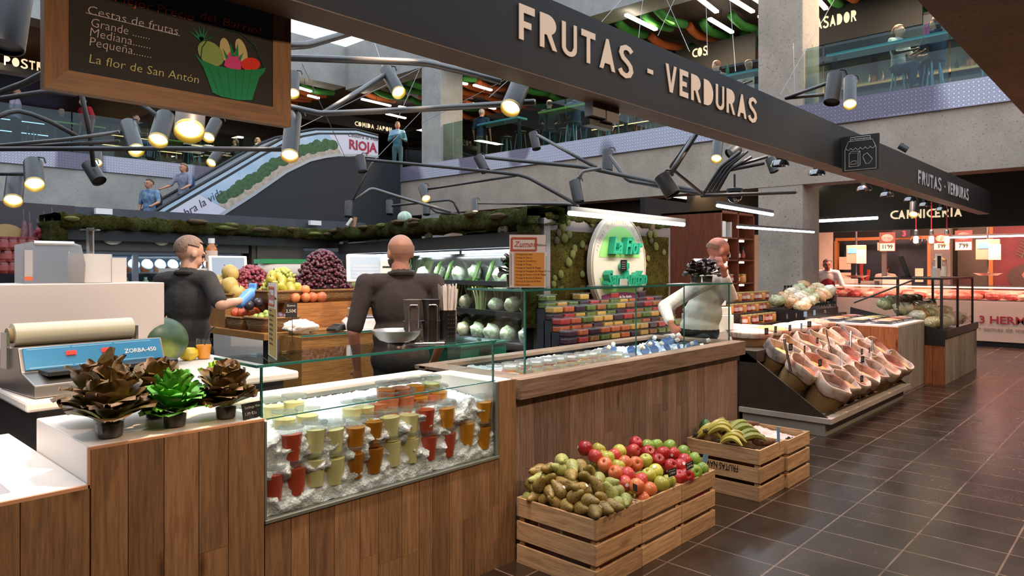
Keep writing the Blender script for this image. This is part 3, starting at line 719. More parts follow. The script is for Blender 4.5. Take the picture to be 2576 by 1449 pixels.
def fruitmat(name, stops, scale=6, rough=.35, speck=None, coat=.15):
    m, nt, b = _nodes(name)
    f = noise_tex(nt, scale, 4, coord='Object', rough=.6); c = ramp(nt, f, stops)
    if speck: c = mul(nt, c, ramp(nt, noise_tex(nt, 130, 2), [(.3, speck), (.42, 'ffffff')]))
    inf = nt.nodes.new('ShaderNodeObjectInfo'); hs = nt.nodes.new('ShaderNodeHueSaturation')
    mr = N(nt, 'ShaderNodeMapRange'); mr.inputs[3].default_value = .8; mr.inputs[4].default_value = 1.15
    nt.links.new(inf.outputs['Random'], mr.inputs[0]); nt.links.new(mr.outputs[0], hs.inputs['Value']); nt.links.new(c, hs.inputs['Color'])
    nt.links.new(hs.outputs[0], b.inputs['Base Color']); b.inputs['Roughness'].default_value = rough; b.inputs['Coat Weight'].default_value = coat
    b.inputs['Coat Roughness'].default_value = .15; return m
FM = {'pear': fruitmat('pear_brown', [(.35, '7a6030'), (.5, '8f7c3e'), (.68, 'a07e42')], 16, .5, '7a6038', 0), 'gpear': fruitmat('pear_green', [(.3, '97a05c'), (.7, 'a9ab66')], 14, .5, '8c8a50', 0),
      'yellow': fruitmat('apple_yellow', [(.3, 'a8ac3e'), (.7, 'c2bf55')], 10), 'pink': fruitmat('apple_pink', [(.35, 'b8353a'), (.55, 'c24a42'), (.72, 'cf8a4e')], 14),
      'orange': fruitmat('apple_orange', [(.35, 'c0553a'), (.6, 'cc7d48'), (.75, 'c99f50')], 14), 'darkred': fruitmat('apple_dark_red', [(.3, '8f1a22'), (.6, 'ae2b2c'), (.75, 'b84a36')], 13),
      'green': fruitmat('apple_green', [(.3, '6f9432'), (.7, '8aa548')], 10)}
def apple_proto(kind, r=.038):
    t = thing('apple', '-', 'apple')
    prof = [(0, -.70), (.1, -.78), (.28, -.86), (.52, -.80), (.78, -.55), (.96, -.12), (1.0, .18), (.9, .55), (.68, .80), (.42, .90), (.2, .84), (.08, .72), (0, .64)]
    MB().lathe([(a*r, b*r) for a, b in prof], 20).build('flesh', FM[kind], t, True, ang=0)
    MB().tube([(0, 0, r*.62), (.002, .001, r*.85), (.005, .002, r*1.05)], .0013, 5).build('stem', M_stemm, t)
    MB().sph((0, 0, 0), (.009, .0007, .009), 10, 4).build('sticker', M_stick, t, loc=(0, -r*.995, r*.1))
    return t
def pear_proto(kind, r=.032):
    t = thing('pear', '-', 'pear')
    prof = [(0, -.9), (.14, -1.0), (.4, -.98), (.75, -.75), (.97, -.3), (1, .1), (.88, .55), (.66, 1.05), (.5, 1.5), (.38, 1.85), (.22, 2.05), (0, 2.1)]
    mb = MB().lathe([(a*r, b*r) for a, b in prof], 18)
    for v in mb.v: v.x += .18*r*max(0, v.z/r)**1.6*.5
    mb.build('flesh', FM[kind], t, True, ang=0)
    MB().tube([(.024*1.0, 0, 2.05*r), (.027, .002, 2.4*r), (.032, .004, 2.7*r)], .0015, 5).build('stem', M_stemm, t)
    MB().sph((0, 0, 0), (.009, .0007, .009), 10, 4).build('sticker', M_stick, t, loc=(0, -r*.99, r*.1))
    return t
def on_heap(u, v, y0, z0, y1, z1):
    k = (z1-z0)/(y1-y0); d = _ray(u, v); t = (1.5-z0+k*y0)/(k*d[1]-d[2]); return Vector((d[0]*t, d[1]*t, 1.5+d[2]*t))
def on_mound(u, v):
    d = _ray(u, v); t = 2.0
    while t < 6:
        x, y, z = d[0]*t, d[1]*t, 1.5+d[2]*t
        if z < .355+max(0, min((y-1.96)*.48, (x-2.68)*.95, .17)): break
        t += .004
    return Vector((x, y, z))
def relax(ps, r, n=30, box=None):
    for _ in range(n):
        for i in range(len(ps)):
            for j in range(i):
                d = ps[i]-ps[j]; l = d.length
                if 1e-6 < l < 2*r:
                    q = d*((2*r-l)/l*.5); ps[i] += q; ps[j] -= q
        if box:
            for p in ps:
                p.x = min(max(p.x, box[0]), box[1]); p.y = min(max(p.y, box[2]), box[3])
    return ps
Zc = lambda a, b: (1276+a*.2174, 1080+b*.2174)
PE = [(490, 465, 1), (635, 450, 0), (630, 375, 0), (755, 430, 0), (855, 445, 1), (380, 520, 1), (355, 575, 0), (275, 650, 1), (165, 705, 0), (505, 600, 1), (600, 630, 1), (740, 535, 1), (740, 650, 1), (890, 565, 1), (1040, 560, 0), (1185, 630, 0), (860, 705, 1), (1070, 690, 1), (350, 690, 1), (230, 760, 1), (360, 800, 1), (475, 745, 1), (605, 750, 1), (745, 810, 1), (1220, 765, 0), (1290, 730, 0), (920, 840, 1), (1090, 810, 1), (515, 850, 1), (660, 880, 1), (800, 930, 1), (960, 975, 1), (1115, 945, 1), (1230, 890, 1), (1345, 860, 0), (1445, 825, 0), (930, 490, 1)]
pp = {0: pear_proto('gpear'), 1: pear_proto('pear')}
ps = relax([on_mound(*Zc(a, b)) for a, b, k in PE], .029, 14, (2.70, 3.0, 1.97, 2.39))
r = random.Random(21); q = {0: [], 1: []}
for (a, b, k), p in zip(PE, ps):
    v = Vector((-.5+r.uniform(-.5, .5), -.4+r.uniform(-.7, .7), r.uniform(-.25, .45)))
    o = put(pp[k], p, 0, None, 'pears heaped in the left crate', rot=(v.to_track_quat('Z', 'Y') @ Euler((0, 0, r.uniform(0, 6.2))).to_quaternion()).to_euler(), sc=r.uniform(1.02, 1.2)); q[k].append(o)
number_row(q[1], 'russet brown pear on the heap in the crate, {n} counted from the left'); number_row(q[0], 'smooth pale green pear on the heap in the crate, {n} counted from the left')
AP = [(1095, 270, 'yellow'), (1200, 320, 'pink'), (1285, 270, 'yellow'), (1460, 245, 'pink'), (1325, 375, 'orange'), (1485, 400, 'orange'), (1610, 360, 'yellow'), (855, 355, 'darkred'), (985, 430, 'pink'), (1090, 390, 'yellow'), (1000, 365, 'yellow'), (1095, 475, 'orange'), (1210, 505, 'orange'), (1350, 555, 'pink'), (1505, 580, 'pink'), (1640, 535, 'yellow'), (1720, 490, 'yellow'), (1290, 640, 'pink'), (1410, 700, 'orange'), (1540, 740, 'orange'), (1665, 700, 'orange'), (1780, 635, 'yellow'), (1880, 610, 'yellow')]
A3 = [(1340, 240, 'darkred'), (1610, 240, 'green'), (1740, 205, 'green'), (1885, 210, 'green'), (1645, 285, 'darkred'), (1790, 265, 'darkred'), (1930, 280, 'darkred'), (2035, 265, 'green'), (1710, 360, 'darkred'), (1815, 395, 'darkred'), (1960, 425, 'darkred'), (2045, 360, 'darkred'), (2165, 345, 'green'), (2005, 560, 'darkred'), (2110, 545, 'darkred'), (2200, 500, 'green'), (2310, 470, 'green')]
ap = {}
def apples(lst, bx, crate_words, grp):
    ps = relax([on_heap(*Zc(a, b), 1.97, .35, 2.33, .525) for a, b, k in lst], .0365, 25, bx); q = {}
    for (a, b, k), p in zip(lst, ps):
        if k not in ap: ap[k] = apple_proto(k)
        q.setdefault(k, []).append(put(ap[k], p, 0, None, grp, rot=(r.uniform(-1.2, 1.2), r.uniform(-1.2, 1.2), r.uniform(0, 6)), sc=r.uniform(1.0, 1.14)))
    # the fruit under the visible skin of the heap, seen in the gaps
    for i in range(4):
        for j in range(4):
            p = Vector((bx[0]+(bx[1]-bx[0])*(i+.5)/4, bx[2]+.02+(bx[3]-bx[2]-.04)*(j+.5)/4, .30+.035*j)); k = lst[(i+j*3) % len(lst)][2]
            q.setdefault(k, []).append(put(ap[k], p, 0, None, grp, rot=(r.uniform(-1, 1), r.uniform(-1, 1), r.uniform(0, 6))))
    W_ = {'yellow': 'yellow green apple', 'pink': 'pink red apple', 'orange': 'orange blushed apple', 'darkred': 'dark red apple', 'green': 'glossy green apple'}
    for k in q: number_row(q[k], W_[k]+' in '+crate_words+', {n} counted from the left')
apples(AP, (3.08, 3.39, 1.97, 2.39), 'the middle crate heap', 'apples heaped in the middle crate')
apples(A3, (3.475, 3.78, 1.97, 2.39), 'the right crate heap', 'apples heaped in the right crate')
for i in range(4):
    for j in range(4):
        put(pp[1], (2.76+i*.06, 2.04+j*.095, .285+.02*j*(i > 0)), 0, f'russet pear low in the crate, column {ordinal(i)} from left, {ordinal(j)} from front', 'pears heaped in the left crate', rot=(1.4, 0, i*1.7+j))
# bananas and plantains
FM['banana'] = fruitmat('banana_skin', [(.3, 'a69a3c'), (.7, 'b3ab52')], 9, .45, None, 0); FM['plantain'] = fruitmat('plantain_skin', [(.3, '74803a'), (.7, '939a4c')], 8, .45, '5a5030', 0)
M_tip = mk('banana_tip', '3a3222', .8)
def banana_bunch(label, loc, n, mat, rz, L_=.19, R_=.019, tilt=.5, group='banana hands in the far crate'):
    t = thing('banana_bunch', label, 'bananas', loc, rz, group); rr = random.Random(len(label))
    for i in range(n):
        a = (i-(n-1)/2)*.26; lay = .018*(i % 2)
        pts = []
        for k in range(9):
            s = k/8; ang = -.5+1.25*s
            x = L_*s*(1-.12*s); z = .055*math.sin(PI*s*.9)+lay; pts.append((x*math.cos(a), x*math.sin(a)+.012*(i-(n-1)/2), z+tilt*.0))
        MB().tube(pts, [R_*.35, R_*.75, R_, R_*1.05, R_*1.05, R_, R_*.9, R_*.6, R_*.28], 7).build('banana', FM[mat], t, True)
    MB().tube([(-.03, 0, .012), (.015, 0, .014)], [.012, .018], 7).build('crown', M_tip, t, True)
    return t
banana_bunch('hand of yellow-green bananas on top at the left of the crate', (4.44, 2.30, .375), 5, 'banana', -.9)
banana_bunch('hand of yellow-green bananas below the top hand', (4.43, 2.20, .325), 5, 'banana', -1.2)
banana_bunch('hand of yellow-green bananas against the back left of the crate', (4.47, 2.39, .33), 4, 'banana', -1.1)
banana_bunch('green plantains lying across the front of the crate', (4.49, 2.13, .325), 3, 'plantain', -.55, .24, .023)
banana_bunch('green plantains on top in the middle of the crate', (4.52, 2.20, .365), 3, 'plantain', -.35, .24, .023)
banana_bunch('small curled plantain pair at the back right of the crate', (4.60, 2.32, .35), 2, 'plantain', -.2, .17, .02)
o = MB().lathe([(0, -.05), (.02, -.048), (.042, -.015), (.044, .01), (.03, .045), (.012, .06), (0, .062)], 16).build('avocado', fruitmat('avocado_skin', [(.3, '2f5a2a'), (.7, '4c7a34')], 12), None, True, loc=(4.60, 2.40, .37))
tag(o, 'dark green avocado behind the plantains in the crate', 'avocado')
M_root2 = mk('cassava_skin', '5f4234', .9, var=(14, '7a5a46'), bmp=(40, .7))
for i, (p0, p1, lb) in enumerate((((4.62, 2.36, .385), (4.86, 2.12, .40), 'long brown cassava root lying over the far corner of the crate'), ((4.66, 2.22, .33), (4.75, 2.03, .34), 'stubby brown root under the price card in the crate'), ((4.60, 2.05, .325), (4.74, 1.96, .32), 'short hairy brown root at the front right of the crate'))):
    pts = [Vector(p0).lerp(Vector(p1), k/6) for k in range(7)]
    o = MB().tube(pts, [.010, .024, .03, .032, .029, .022, .007], 9).build('cassava_root', M_root2, None, True); tag(o, lb, 'root vegetable', 'roots in the far crate')
r2 = random.Random(5)
o = MB().sheet(lambda i, j: (4.83+.33*i, 1.95+.42*j, .295+.02*math.sin(i*5+j*3)+.012*fbm(i*3, j*3, 1, 3)), 24, 24).build('paper_sack', mk('white_paper', 'ddd6cf', .8, var=(14, 'd0a8a4')), None, True)
tag(o, 'crumpled white paper sack with red print in the rear crate', 'sack')
# price tags clipped to crate rims
def price_tag(label, loc, rz, card, lines, w=.05, h=.036, zc=.055, tilt=0, group='price tags clipped to the crates'):
    t = thing('price_tag', label, 'price tag', loc, rz, group)
    mb = MB(); mb.box(-.006, -.005, -.02, .006, .005, .012); mb.tube([(0, 0, .0), (0, 0, zc)], .003, 6); mb.sph((0, -.006, -.008), .007, 8, 6); mb.sph((0, -.006, .01), .006, 8, 6)
    mb.build('clip', M_clip, t, True)
    Mx = Matrix.Translation((0, 0, zc)) @ Matrix.Rotation(tilt, 4, 'Y')
    MB().cb((0, 0, h/2), (w, .002, h), Mx).build('card', card, t)
    if lines:
        mb = MB()
        for i, l in enumerate(lines): text(mb, l, h*(.22 if i == 0 and len(lines) > 1 else .42), Mx @ FX((0, -.0013, h*(.72 if i == 0 and len(lines) > 1 else .25))), .0003, sx=.85)
        mb.build('chalk_writing', M_chalk, t)
    return t
p = onY(1573, 1280, 1.938); price_tag('black price tag turned edge-on, clipped to the pear crate', (2.985, 1.936, .335), 1.0, M_slate, ['Pera', '1,99€/k'], tilt=.1)
price_tag('black price tag reading 1,79 clipped to the middle apple crate', (3.345, 1.936, .33), -.3, M_slate, ['Manzana golden', '1,79€/k'], .058, .04, .06, tilt=-.12)
price_tag('black price tag reading 2,29 in front of the dark red apples', (3.535, 1.936, .328), -.25, M_slate, ['Manzana roja', '2,29€/kg'], .058, .04, .06, tilt=-.2)
price_tag('pale blue price card above the green apples', (3.70, 1.936, .328), -.2, M_bluecard, None, .045, .045, .065, tilt=.35)
price_tag('large pale blue price card at the corner of the plantain crate', (4.70, 1.916, .30), .75, M_bluecard, None, .05, .10, .03, tilt=.05)
# ---------------------------------------------------------------- spice stand with sacks
M_stand = mk('stand_brown', '2e2419', .55, var=(9, '3a2d20'), bmp=(60, .3)); M_pale = mk('plinth_pale', 'b9b0a4', .5, var=(4, 'a8a096')); M_plb = mk('plinth_side', '8d8b84', .5)
t = thing('spice_stand', 'dark brown stepped stand on a pale plinth, holding the spice sacks', 'display stand', (6.5, 2.2, 0))
side = [(0, .16), (.79, .71), (.83, .66), (.83, .16)]
for x in (0, 2.58):
    MB().prism([(a, b) for a, b in side], .02, Matrix.Translation((x, 0, 0)) @ frame((0, 0, 0), (0, 1, 0), (0, 0, 1))).build('side_panel', M_stand, t)
for k, (y, z) in enumerate(((.05, .10), (.29, .27), (.53, .44))):
    mb = MB(); mb.add([(.02, y, z), (2.58, y, z), (2.58, y+.26, z+.12), (.02, y+.26, z+.12), (.02, y, z+.09), (2.58, y, z+.09)], [(0, 1, 2, 3), (4, 5, 1, 0)]); mb.build('step_tray', M_stand, t)
MB().box(-.02, -.03, .115, 2.62, .83, .165).build('plinth_top', M_pale, t, bevel=.003)
MB().box(.0, .03, 0, 2.55, .80, .115).build('plinth_base', M_plb, t)
MB().box(-.0, .66, .60, 2.6, 1.3, .71).box(.02, .84, 0, 2.6, 1.28, .6).build('rear_shelf', M_stand, t)
# sacks: woven basket body, cloth liner with rolled rim, grain inside
def mat_weave(name, c1, c2, sc=60):
    m, nt, b = _nodes(name); t_ = nt.nodes.new('ShaderNodeTexCoord')
    w = N(nt, 'ShaderNodeTexWave', Scale=sc, Distortion=2.5, Detail=2, _bands_direction='Z'); w.inputs['Detail Scale'].default_value = 3
    nt.links.new(t_.outputs['Object'], w.inputs['Vector']); nt.links.new(ramp(nt, w.outputs[0], [(.2, c1), (.7, c2)]), b.inputs['Base Color'])
    b.inputs['Roughness'].default_value = .8; bump(nt, b, w.outputs[0], .6, .006); return m
M_burlap = mat_weave('burlap', '5f4722', '9c7a45'); M_basket = mat_weave('basket_weave', '7a5632', 'b08654', 45)
def mat_cloth(name, seed, patch):
    m, nt, b = _nodes(name); t_ = nt.nodes.new('ShaderNodeTexCoord'); mp = nt.nodes.new('ShaderNodeMapping')
    mp.inputs['Location'].default_value = (seed*3.1, seed*1.7, seed*.9); nt.links.new(t_.outputs['Object'], mp.inputs[0])
    n = N(nt, 'ShaderNodeTexNoise', Scale=7, Detail=3, Roughness=.6); nt.links.new(mp.outputs[0], n.inputs['Vector'])
    n2 = N(nt, 'ShaderNodeTexNoise', Scale=5, Detail=1); nt.links.new(mp.outputs[0], n2.inputs['Vector'])
    c = ramp(nt, n.outputs[0], [(.34, '8a7462'), (.42, 'b09c8a'), (.56, 'b8a698'), (.68, '9c8468')])
    c2 = mul(nt, c, ramp(nt, n2.outputs[0], [(.5, 'ffffff'), (.62, patch)]))
    nt.links.new(c2, b.inputs['Base Color']); b.inputs['Roughness'].default_value = .85
    bump(nt, b, n.outputs[0], .5, .02); return m
M_cl = [mat_cloth('liner_cloth_a', 1, 'e0b0a8'), mat_cloth('liner_cloth_b', 2, 'd8a8a0'), mat_cloth('liner_cloth_c', 5, 'a8b0c0')]
def grain(name, a, b_): return mk('grain_'+name, a, .7, var=(70, b_), bmp=(110, 1, .006))
GR = {'black lentils': grain('blk', '3a302c', '55463c'), 'beige lentils': grain('bei', '9a7a50', 'b89566'), 'brown beans': grain('brn', '6a4026', '8a5c3a'), 'orange lentils': grain('org', 'e07a30', 'f09a50'), 'pink beans': grain('pnk', 'c88a72', 'e0b49a'),
      'red beans': grain('red', '8a3424', 'a84a32'), 'yellow flour': grain('yel', 'e0b060', 'ecc478'), 'chickpeas': grain('chk', 'c89a5e', 'dcb67c'), 'terracotta spice': grain('ter', 'a85a38', 'b86a46'), 'dried herbs': grain('hrb', '8a8a56', 'a8a470'), 'white rice': grain('ric', 'e6d4c0', 'f4e6d6')}
M_scoop = mk('steel_scoop', 'c8c8c8', .2, 1)
def sack(label, c, grainname, liner, rad, tilt, seed, ln=.30):
    r = random.Random(seed); t = thing('spice_sack', label, 'sack', (0, 0, 0), 0, 'open sacks and baskets of the spice stand')
    Mx = Matrix.Translation(c) @ Matrix.Rotation(tilt, 4, 'X')
    t.matrix_world = Mx; t.location = c; t.rotation_euler = (tilt, 0, 0)
    n = 26; ph = [r.uniform(0, 6) for _ in range(4)]
    def wob(a, k): return 1+.05*math.sin(2*a+ph[0])+.03*math.sin(5*a+ph[1])*k+.02*math.sin(9*a+ph[2])*k
    def ring(prof, amp):
        vs = []; fs = []
        for rr, z, k in prof:
            for i in range(n):
                a = 2*PI*i/n; w = wob(a, k); vs.append((rr*w*math.cos(a), rr*w*math.sin(a), z+amp*k*math.sin(3*a+ph[3])))
        for j in range(len(prof)-1):
            for i in range(n):
                i2 = (i+1) % n; fs.append((j*n+i, j*n+i2, (j+1)*n+i2, (j+1)*n+i))
        return vs, fs
    mb = MB(); mb.add(*ring([(rad*.80, -ln, 0), (rad*.86, -ln*.8, .1), (rad*.95, -ln*.3, .3), (rad*.96, -.06, .6)], .004)); mb.add([(rad*.8*math.cos(2*PI*i/n), rad*.8*math.sin(2*PI*i/n), -ln) for i in range(n)], [tuple(range(n-1, -1, -1))])
    mb.build('woven_body', M_burlap, t, True, ang=0)
    mb = MB(); mb.add(*ring([(rad*1.02, -.09, 1), (rad*1.06, -.07, 1), (rad*1.06, -.02, 1), (rad*1.04, .012, 1), (rad*.98, .02, 1), (rad*.93, .008, 1), (rad*.89, -.04, .8), (rad*.84, -.12, .5)], .012))
    mb.build('cloth_liner', liner, t, True, ang=0)
    mb = MB()
    vs = [(0, 0, -.02)]; k = 5
    for j in range(1, k+1):
        for i in range(n):
            a = 2*PI*i/n; q = rad*.90*j/k; vs.append((q*math.cos(a), q*math.sin(a), -.02-.06*math.sin(a)*j/k*.5+.008*mnoise.noise(Vector((math.cos(a)*j, math.sin(a)*j, seed)))-.03*(j/k)**2))
    fs = [(0, 1+i, 1+(i+1) % n) for i in range(n)]+[(1+j*n+i, 1+(j+1)*n+i, 1+(j+1)*n+(i+1) % n, 1+j*n+(i+1) % n) for j in range(k-1) for i in range(n)]
    mb.add(vs, fs); mb.build('grain', GR[grainname], t, True, ang=0)
    return t
rows = [(2.25, .44, 6.80, 9.02, 8, ['black lentils', 'beige lentils', 'brown beans', 'beige lentils', 'brown beans', 'pink beans', 'red beans', 'yellow flour'], 'lowest row'),
        (2.50, .585, 6.74, 9.02, 8, ['terracotta spice', 'orange lentils', 'brown beans', 'black lentils', 'red beans', 'pink beans', 'terracotta spice', 'chickpeas'], 'second row'),
        (2.76, .725, 6.84, 9.0, 7, ['yellow flour', 'chickpeas', 'beige lentils', 'dried herbs', 'chickpeas', 'brown beans', 'terracotta spice'], 'third row')]
rs = random.Random(9)
for ri, (y, z, x0, x1, n, gs, rowname) in enumerate(rows):
    for i in range(n):
        x = x0+(x1-x0)*i/(n-1)
        sack(f'open sack of {gs[i]} in the {rowname} of the spice stand, {ordinal(i)} from left', (x, y+rs.uniform(-.01, .01), z+rs.uniform(-.008, .012)), gs[i], M_cl[(i*2+ri) % 3], .158 if ri < 2 else .15, .62+rs.uniform(-.05, .05), i*7+ri*31)
for i, gn in enumerate(['white rice', 'chickpeas', 'white rice', 'white rice', 'pink beans']):
    x = 6.98+i*.46; rr = .21
    t = thing('grain_basket', f'broad basket heaped with {gn} on the top shelf, {ordinal(i)} from left', 'basket', (x, 3.13, .712), 0, 'open sacks and baskets of the spice stand')
    MB().lathe([(rr*.82, 0), (rr*.96, .11), (rr, .115), (rr*.93, .10)], 24).build('woven_body', M_basket, t, True)
    MB().lathe([(rr*1.0, .085), (rr*1.05, .12), (rr*1.02, .135), (rr*.9, .125)], 24).build('cloth_liner', M_cl[i % 3], t, True)
    MB().lathe([(rr*.97, .12), (rr*.7, .15), (rr*.35, .172), (0, .18)], 24).build('grain', GR[gn], t, True, ang=0)
k = 0; tags_ = []
def spice_tag(loc, blue=False, rz=None):
    t = thing('price_tag', '-', 'price tag', loc, rs.uniform(-.5, .2) if rz is None else rz, 'price tags of the spice stand')
    MB().tube([(0, .03, -.26), (0, 0, 0)], .004, 6).build('clip', M_clip, t, True)
    MB().cb((0, 0, .03), (.052, .002, .06)).build('card', M_bluecard if blue else M_slate, t)
    if not blue:
        mb = MB()
        for q in range(3): mb.box(-.018, -.0016, .018+q*.013, .018-.006*q, -.0012, .0205+q*.013)
        mb.build('chalk_writing', M_chalk, t)
    tags_.append(t)
for u, v, y, bl in ((1865, 815, 2.95, 0), (1890, 812, 2.95, 0), (1914, 808, 2.95, 0), (1980, 803, 3.0, 0), (2003, 800, 3.0, 0), (2026, 797, 3.0, 1), (2049, 793, 3.0, 1), (2076, 790, 3.0, 0), (1928, 842, 2.62, 0), (1951, 837, 2.62, 0), (1987, 833, 2.65, 0), (2016, 828, 2.65, 1), (2036, 823, 2.65, 0), (1989, 882, 2.36, 0), (2024, 886, 2.36, 0), (2056, 864, 2.62, 0), (2063, 922, 2.12, 0), (2107, 827, 3.0, 0), (2137, 818, 3.0, 0), (2168, 892, 2.36, 0), (2181, 840, 2.7, 0), (2187, 888, 2.36, 0), (2170, 912, 2.12, 0), (2168, 961, 2.1, 0)):
    spice_tag(onY(u, v, y-.0), bl)
number_row(tags_, 'small price tag on a clear clip above the spice sacks, {n} counted from left')
for i, (u, v, y, a) in enumerate(((1976, 870, 2.5, .3), (2080, 845, 2.6, .3), (2140, 848, 2.6, -.8), (2188, 858, 2.6, .2), (2195, 871, 2.5, -.5), (2118, 886, 2.4, -.7))):
    p = onY(u, v, y); mb = MB(); d = Vector((math.sin(a)*-.12, .02, .16))
    mb.tube([p-d*1.5, p+d*.4], .011, 8)
    o = mb.build('scoop', M_scoop if i != 5 else M_clip, None, True); tag(o, f'{"steel" if i != 5 else "clear plastic"} scoop handle sticking out of a spice sack, {ordinal(i)} of six from left', 'scoop', 'scoops in the sacks')
# ---------------------------------------------------------------- wooden box table with trays, glazed snack cabinet
M_bleach = wood('bleached_planks', '8f877a', 'aaa295', 'z'); M_oak = wood('orange_planks', '96582f', 'ae6e42', 'z')
t = thing('box_table', 'bleached plank box table with a white top of ingredient trays', 'table', (9.2, 2.32, 0))
mb = MB(); planks(mb, 0, 1.22, 0, .80, 0, .14, seed=33); mb.build('plank_front', M_bleach, t)
mb = MB()
for i in range(7): mb.cr = rs.random(); mb.box(-.012, i*.15, 0, 0, i*.15+.147, .80)
mb.build('plank_side', M_oak, t)
MB().box(-.01, 0, .80, 1.22, 1.1, .825).build('white_top', M_corian, t, bevel=.003); MB().box(.0, .015, 0, 1.2, 1.08, .8).build('carcass', M_dark, t)
for i in range(4):
    for j in range(3):
        gn = ['pink beans', 'yellow flour', 'chickpeas', 'dried herbs', 'red beans', 'white rice'][(i*2+j*3) % 6]
        t = thing('ingredient_tray', f'clear tray of {gn} on the box table, {["front", "middle", "rear"][j]} row, {ordinal(i)} from left', 'tray', (9.30+i*.27, 2.42+j*.3, .826), 0, 'trays on the box table')
        MB().box(0, 0, 0, .22, .24, .006).box(0, 0, 0, .22, .004, .05).box(0, .236, 0, .22, .24, .05).box(0, 0, 0, .004, .24, .05).box(.216, 0, 0, .22, .24, .05).build('tray_shell', M_clear, t)
        MB().sheet(lambda a, b: (.006+.208*a, .006+.228*b, .035+.012*math.sin(PI*a)*math.sin(PI*b)), 8, 8).build('grain', GR[gn], t, True)
t = thing('glazed_cabinet', 'low plank cabinet with a black sill and a tall glass case on top', 'display case', (10.45, 2.09, 0))
mb = MB(); planks(mb, 0, 2.05, 0, .60, 0, .14, seed=35); mb.build('plank_front', M_bleach, t)
mb = MB()
for i in range(8): mb.cr = rs.random(); mb.box(-.012, i*.15, 0, 0, i*.15+.147, .50)
mb.build('plank_side', M_oak, t)
MB().add([(-.02, 0, .50), (-.02, 1.15, .50), (-.02, 1.15, .96), (-.02, 0, .70), (.0, 0, .50), (.0, 1.15, .5), (.0, 1.15, .96), (.0, 0, .7)], [(0, 3, 2, 1), (4, 5, 6, 7), (0, 4, 7, 3), (3, 7, 6, 2)]).box(-.02, -.02, .60, 2.07, .0, .70).build('black_sill', M_blk, t)
MB().box(0, .015, 0, 2.0, 1.15, .6).build('carcass', M_dark, t)
mb = MB(); mb.box(0, .03, 1.35, 2.0, .9, 1.375)
for x, y in ((0, .03), (.03, .55), (1.97, .03), (1.97, .55), (.95, .03)): mb.box(x, y, .66, x+.03, y+.03, 1.35)
mb.tube([(-.02, 1.1, 1.02), (-.02, .35, 1.35)], .012, 6)
mb.build('black_frame', M_blk, t)
MB().box(.02, .04, .70, 1.98, .045, 1.35).build('front_glass', M_glass, t); MB().box(.012, .05, .70, .017, .9, 1.35).build('side_glass', M_glass, t)
# packets heaped inside
M_pk = [mk('packet_'+c, c, .15, coat=1, var=(22, {'c8a468': 'e8d8b0', '8f9a58': 'c8c8a0', 'd8c8a8': 'f0e8dc', 'b07a48': 'd8b080', 'a09a6a': 'd0c8a8'}[c]), bmp=(26, 1, .03)) for c in ('c8a468', '8f9a58', 'd8c8a8', 'b07a48', 'a09a6a')]
q = []
pk = [MB().sph((0, 0, 0), (.085, .05, .06), 10, 7, fn=lambda v, s=s: v*(1+.3*mnoise.noise(v*2.2+Vector((s, 0, 0))))).build('snack_packet', M_pk[s], None, True, ang=0) for s in range(5)]
for p_ in pk: tag(p_, '-', 'packet')
for i in range(10):
    for j in range(4): q.append(put(pk[(i*3+j*2) % 5], (10.62+i*.19+rs.uniform(-.03, .03), 2.27+j*.19, .76+.085*j+rs.uniform(-.01, .02)), 0, None, 'packets heaped in and beside the glazed cabinet', rot=(rs.uniform(-.5, .5), rs.uniform(-.5, .5), rs.uniform(0, 6)), sc=1.45))
for i in range(7):
    for j in range(3): q.append(put(pk[(i*2+j*3) % 5], (9.42+i*.16+rs.uniform(-.03, .03), 3.53+j*.16, 1.0+.03*i+.03*j), 0, None, 'packets heaped in and beside the glazed cabinet', rot=(rs.uniform(-.5, .5), rs.uniform(-.5, .5), rs.uniform(0, 6)), sc=1.4))
number_row(q, 'shiny packet heaped at the glazed cabinet, {n} counted from left')
o = MB().box(9.3, 3.44, 0, 10.55, 4.0, .95).build('packet_bin', M_blk); tag(o, 'black bin heaped with shiny packets behind the box table', 'bin')
# on top of the cabinet
t = thing('tablet_stand', 'dark tablet leaning on a stand on the glazed cabinet', 'tablet', (10.62, 2.55, 1.376), .5)
MB().cb((0, 0, .16), (.20, .015, .30), Matrix.Rotation(-.35, 4, 'X')).build('screen', M_blk, t); MB().cb((0, .05, .01), (.14, .14, .02)).build('base', M_blk, t)
t = thing('menu_holder', 'upright printed menu holder on the glazed cabinet', 'menu', (11.35, 2.35, 1.376), -.3)
MB().cb((0, 0, .17), (.14, .012, .32)).build('panel', M_white, t)
mb = MB(); mb.box(-.045, -.008, .1, .045, -.0065, .30); mb.build('dark_print', M_slate, t); MB().cb((0, 0, .01), (.16, .08, .02)).build('base', M_clear, t)
t = thing('storage_jar', 'glass jar of pale grain with a wooden lid on the cabinet', 'jar', (11.75, 2.42, 1.376))
MB().lathe([(.09, 0), (.1, .02), (.1, .2), (.085, .22)], 18).build('glass_body', M_clear, t, True); MB().lathe([(.088, .005), (.092, .15), (0, .155)], 16).build('contents', GR['white rice'], t, True)
MB().lathe([(.09, .22), (.09, .25), (.05, .27), (.02, .30), (0, .305)], 16).build('lid', M_basket, t, True)
tag(MB().box(11.05, 2.3, 1.376, 11.2, 2.38, 1.50).build('card_block', mk('cream_card', 'd8c4b0', .7)), 'small cream card block beside the menu holder', 'card')
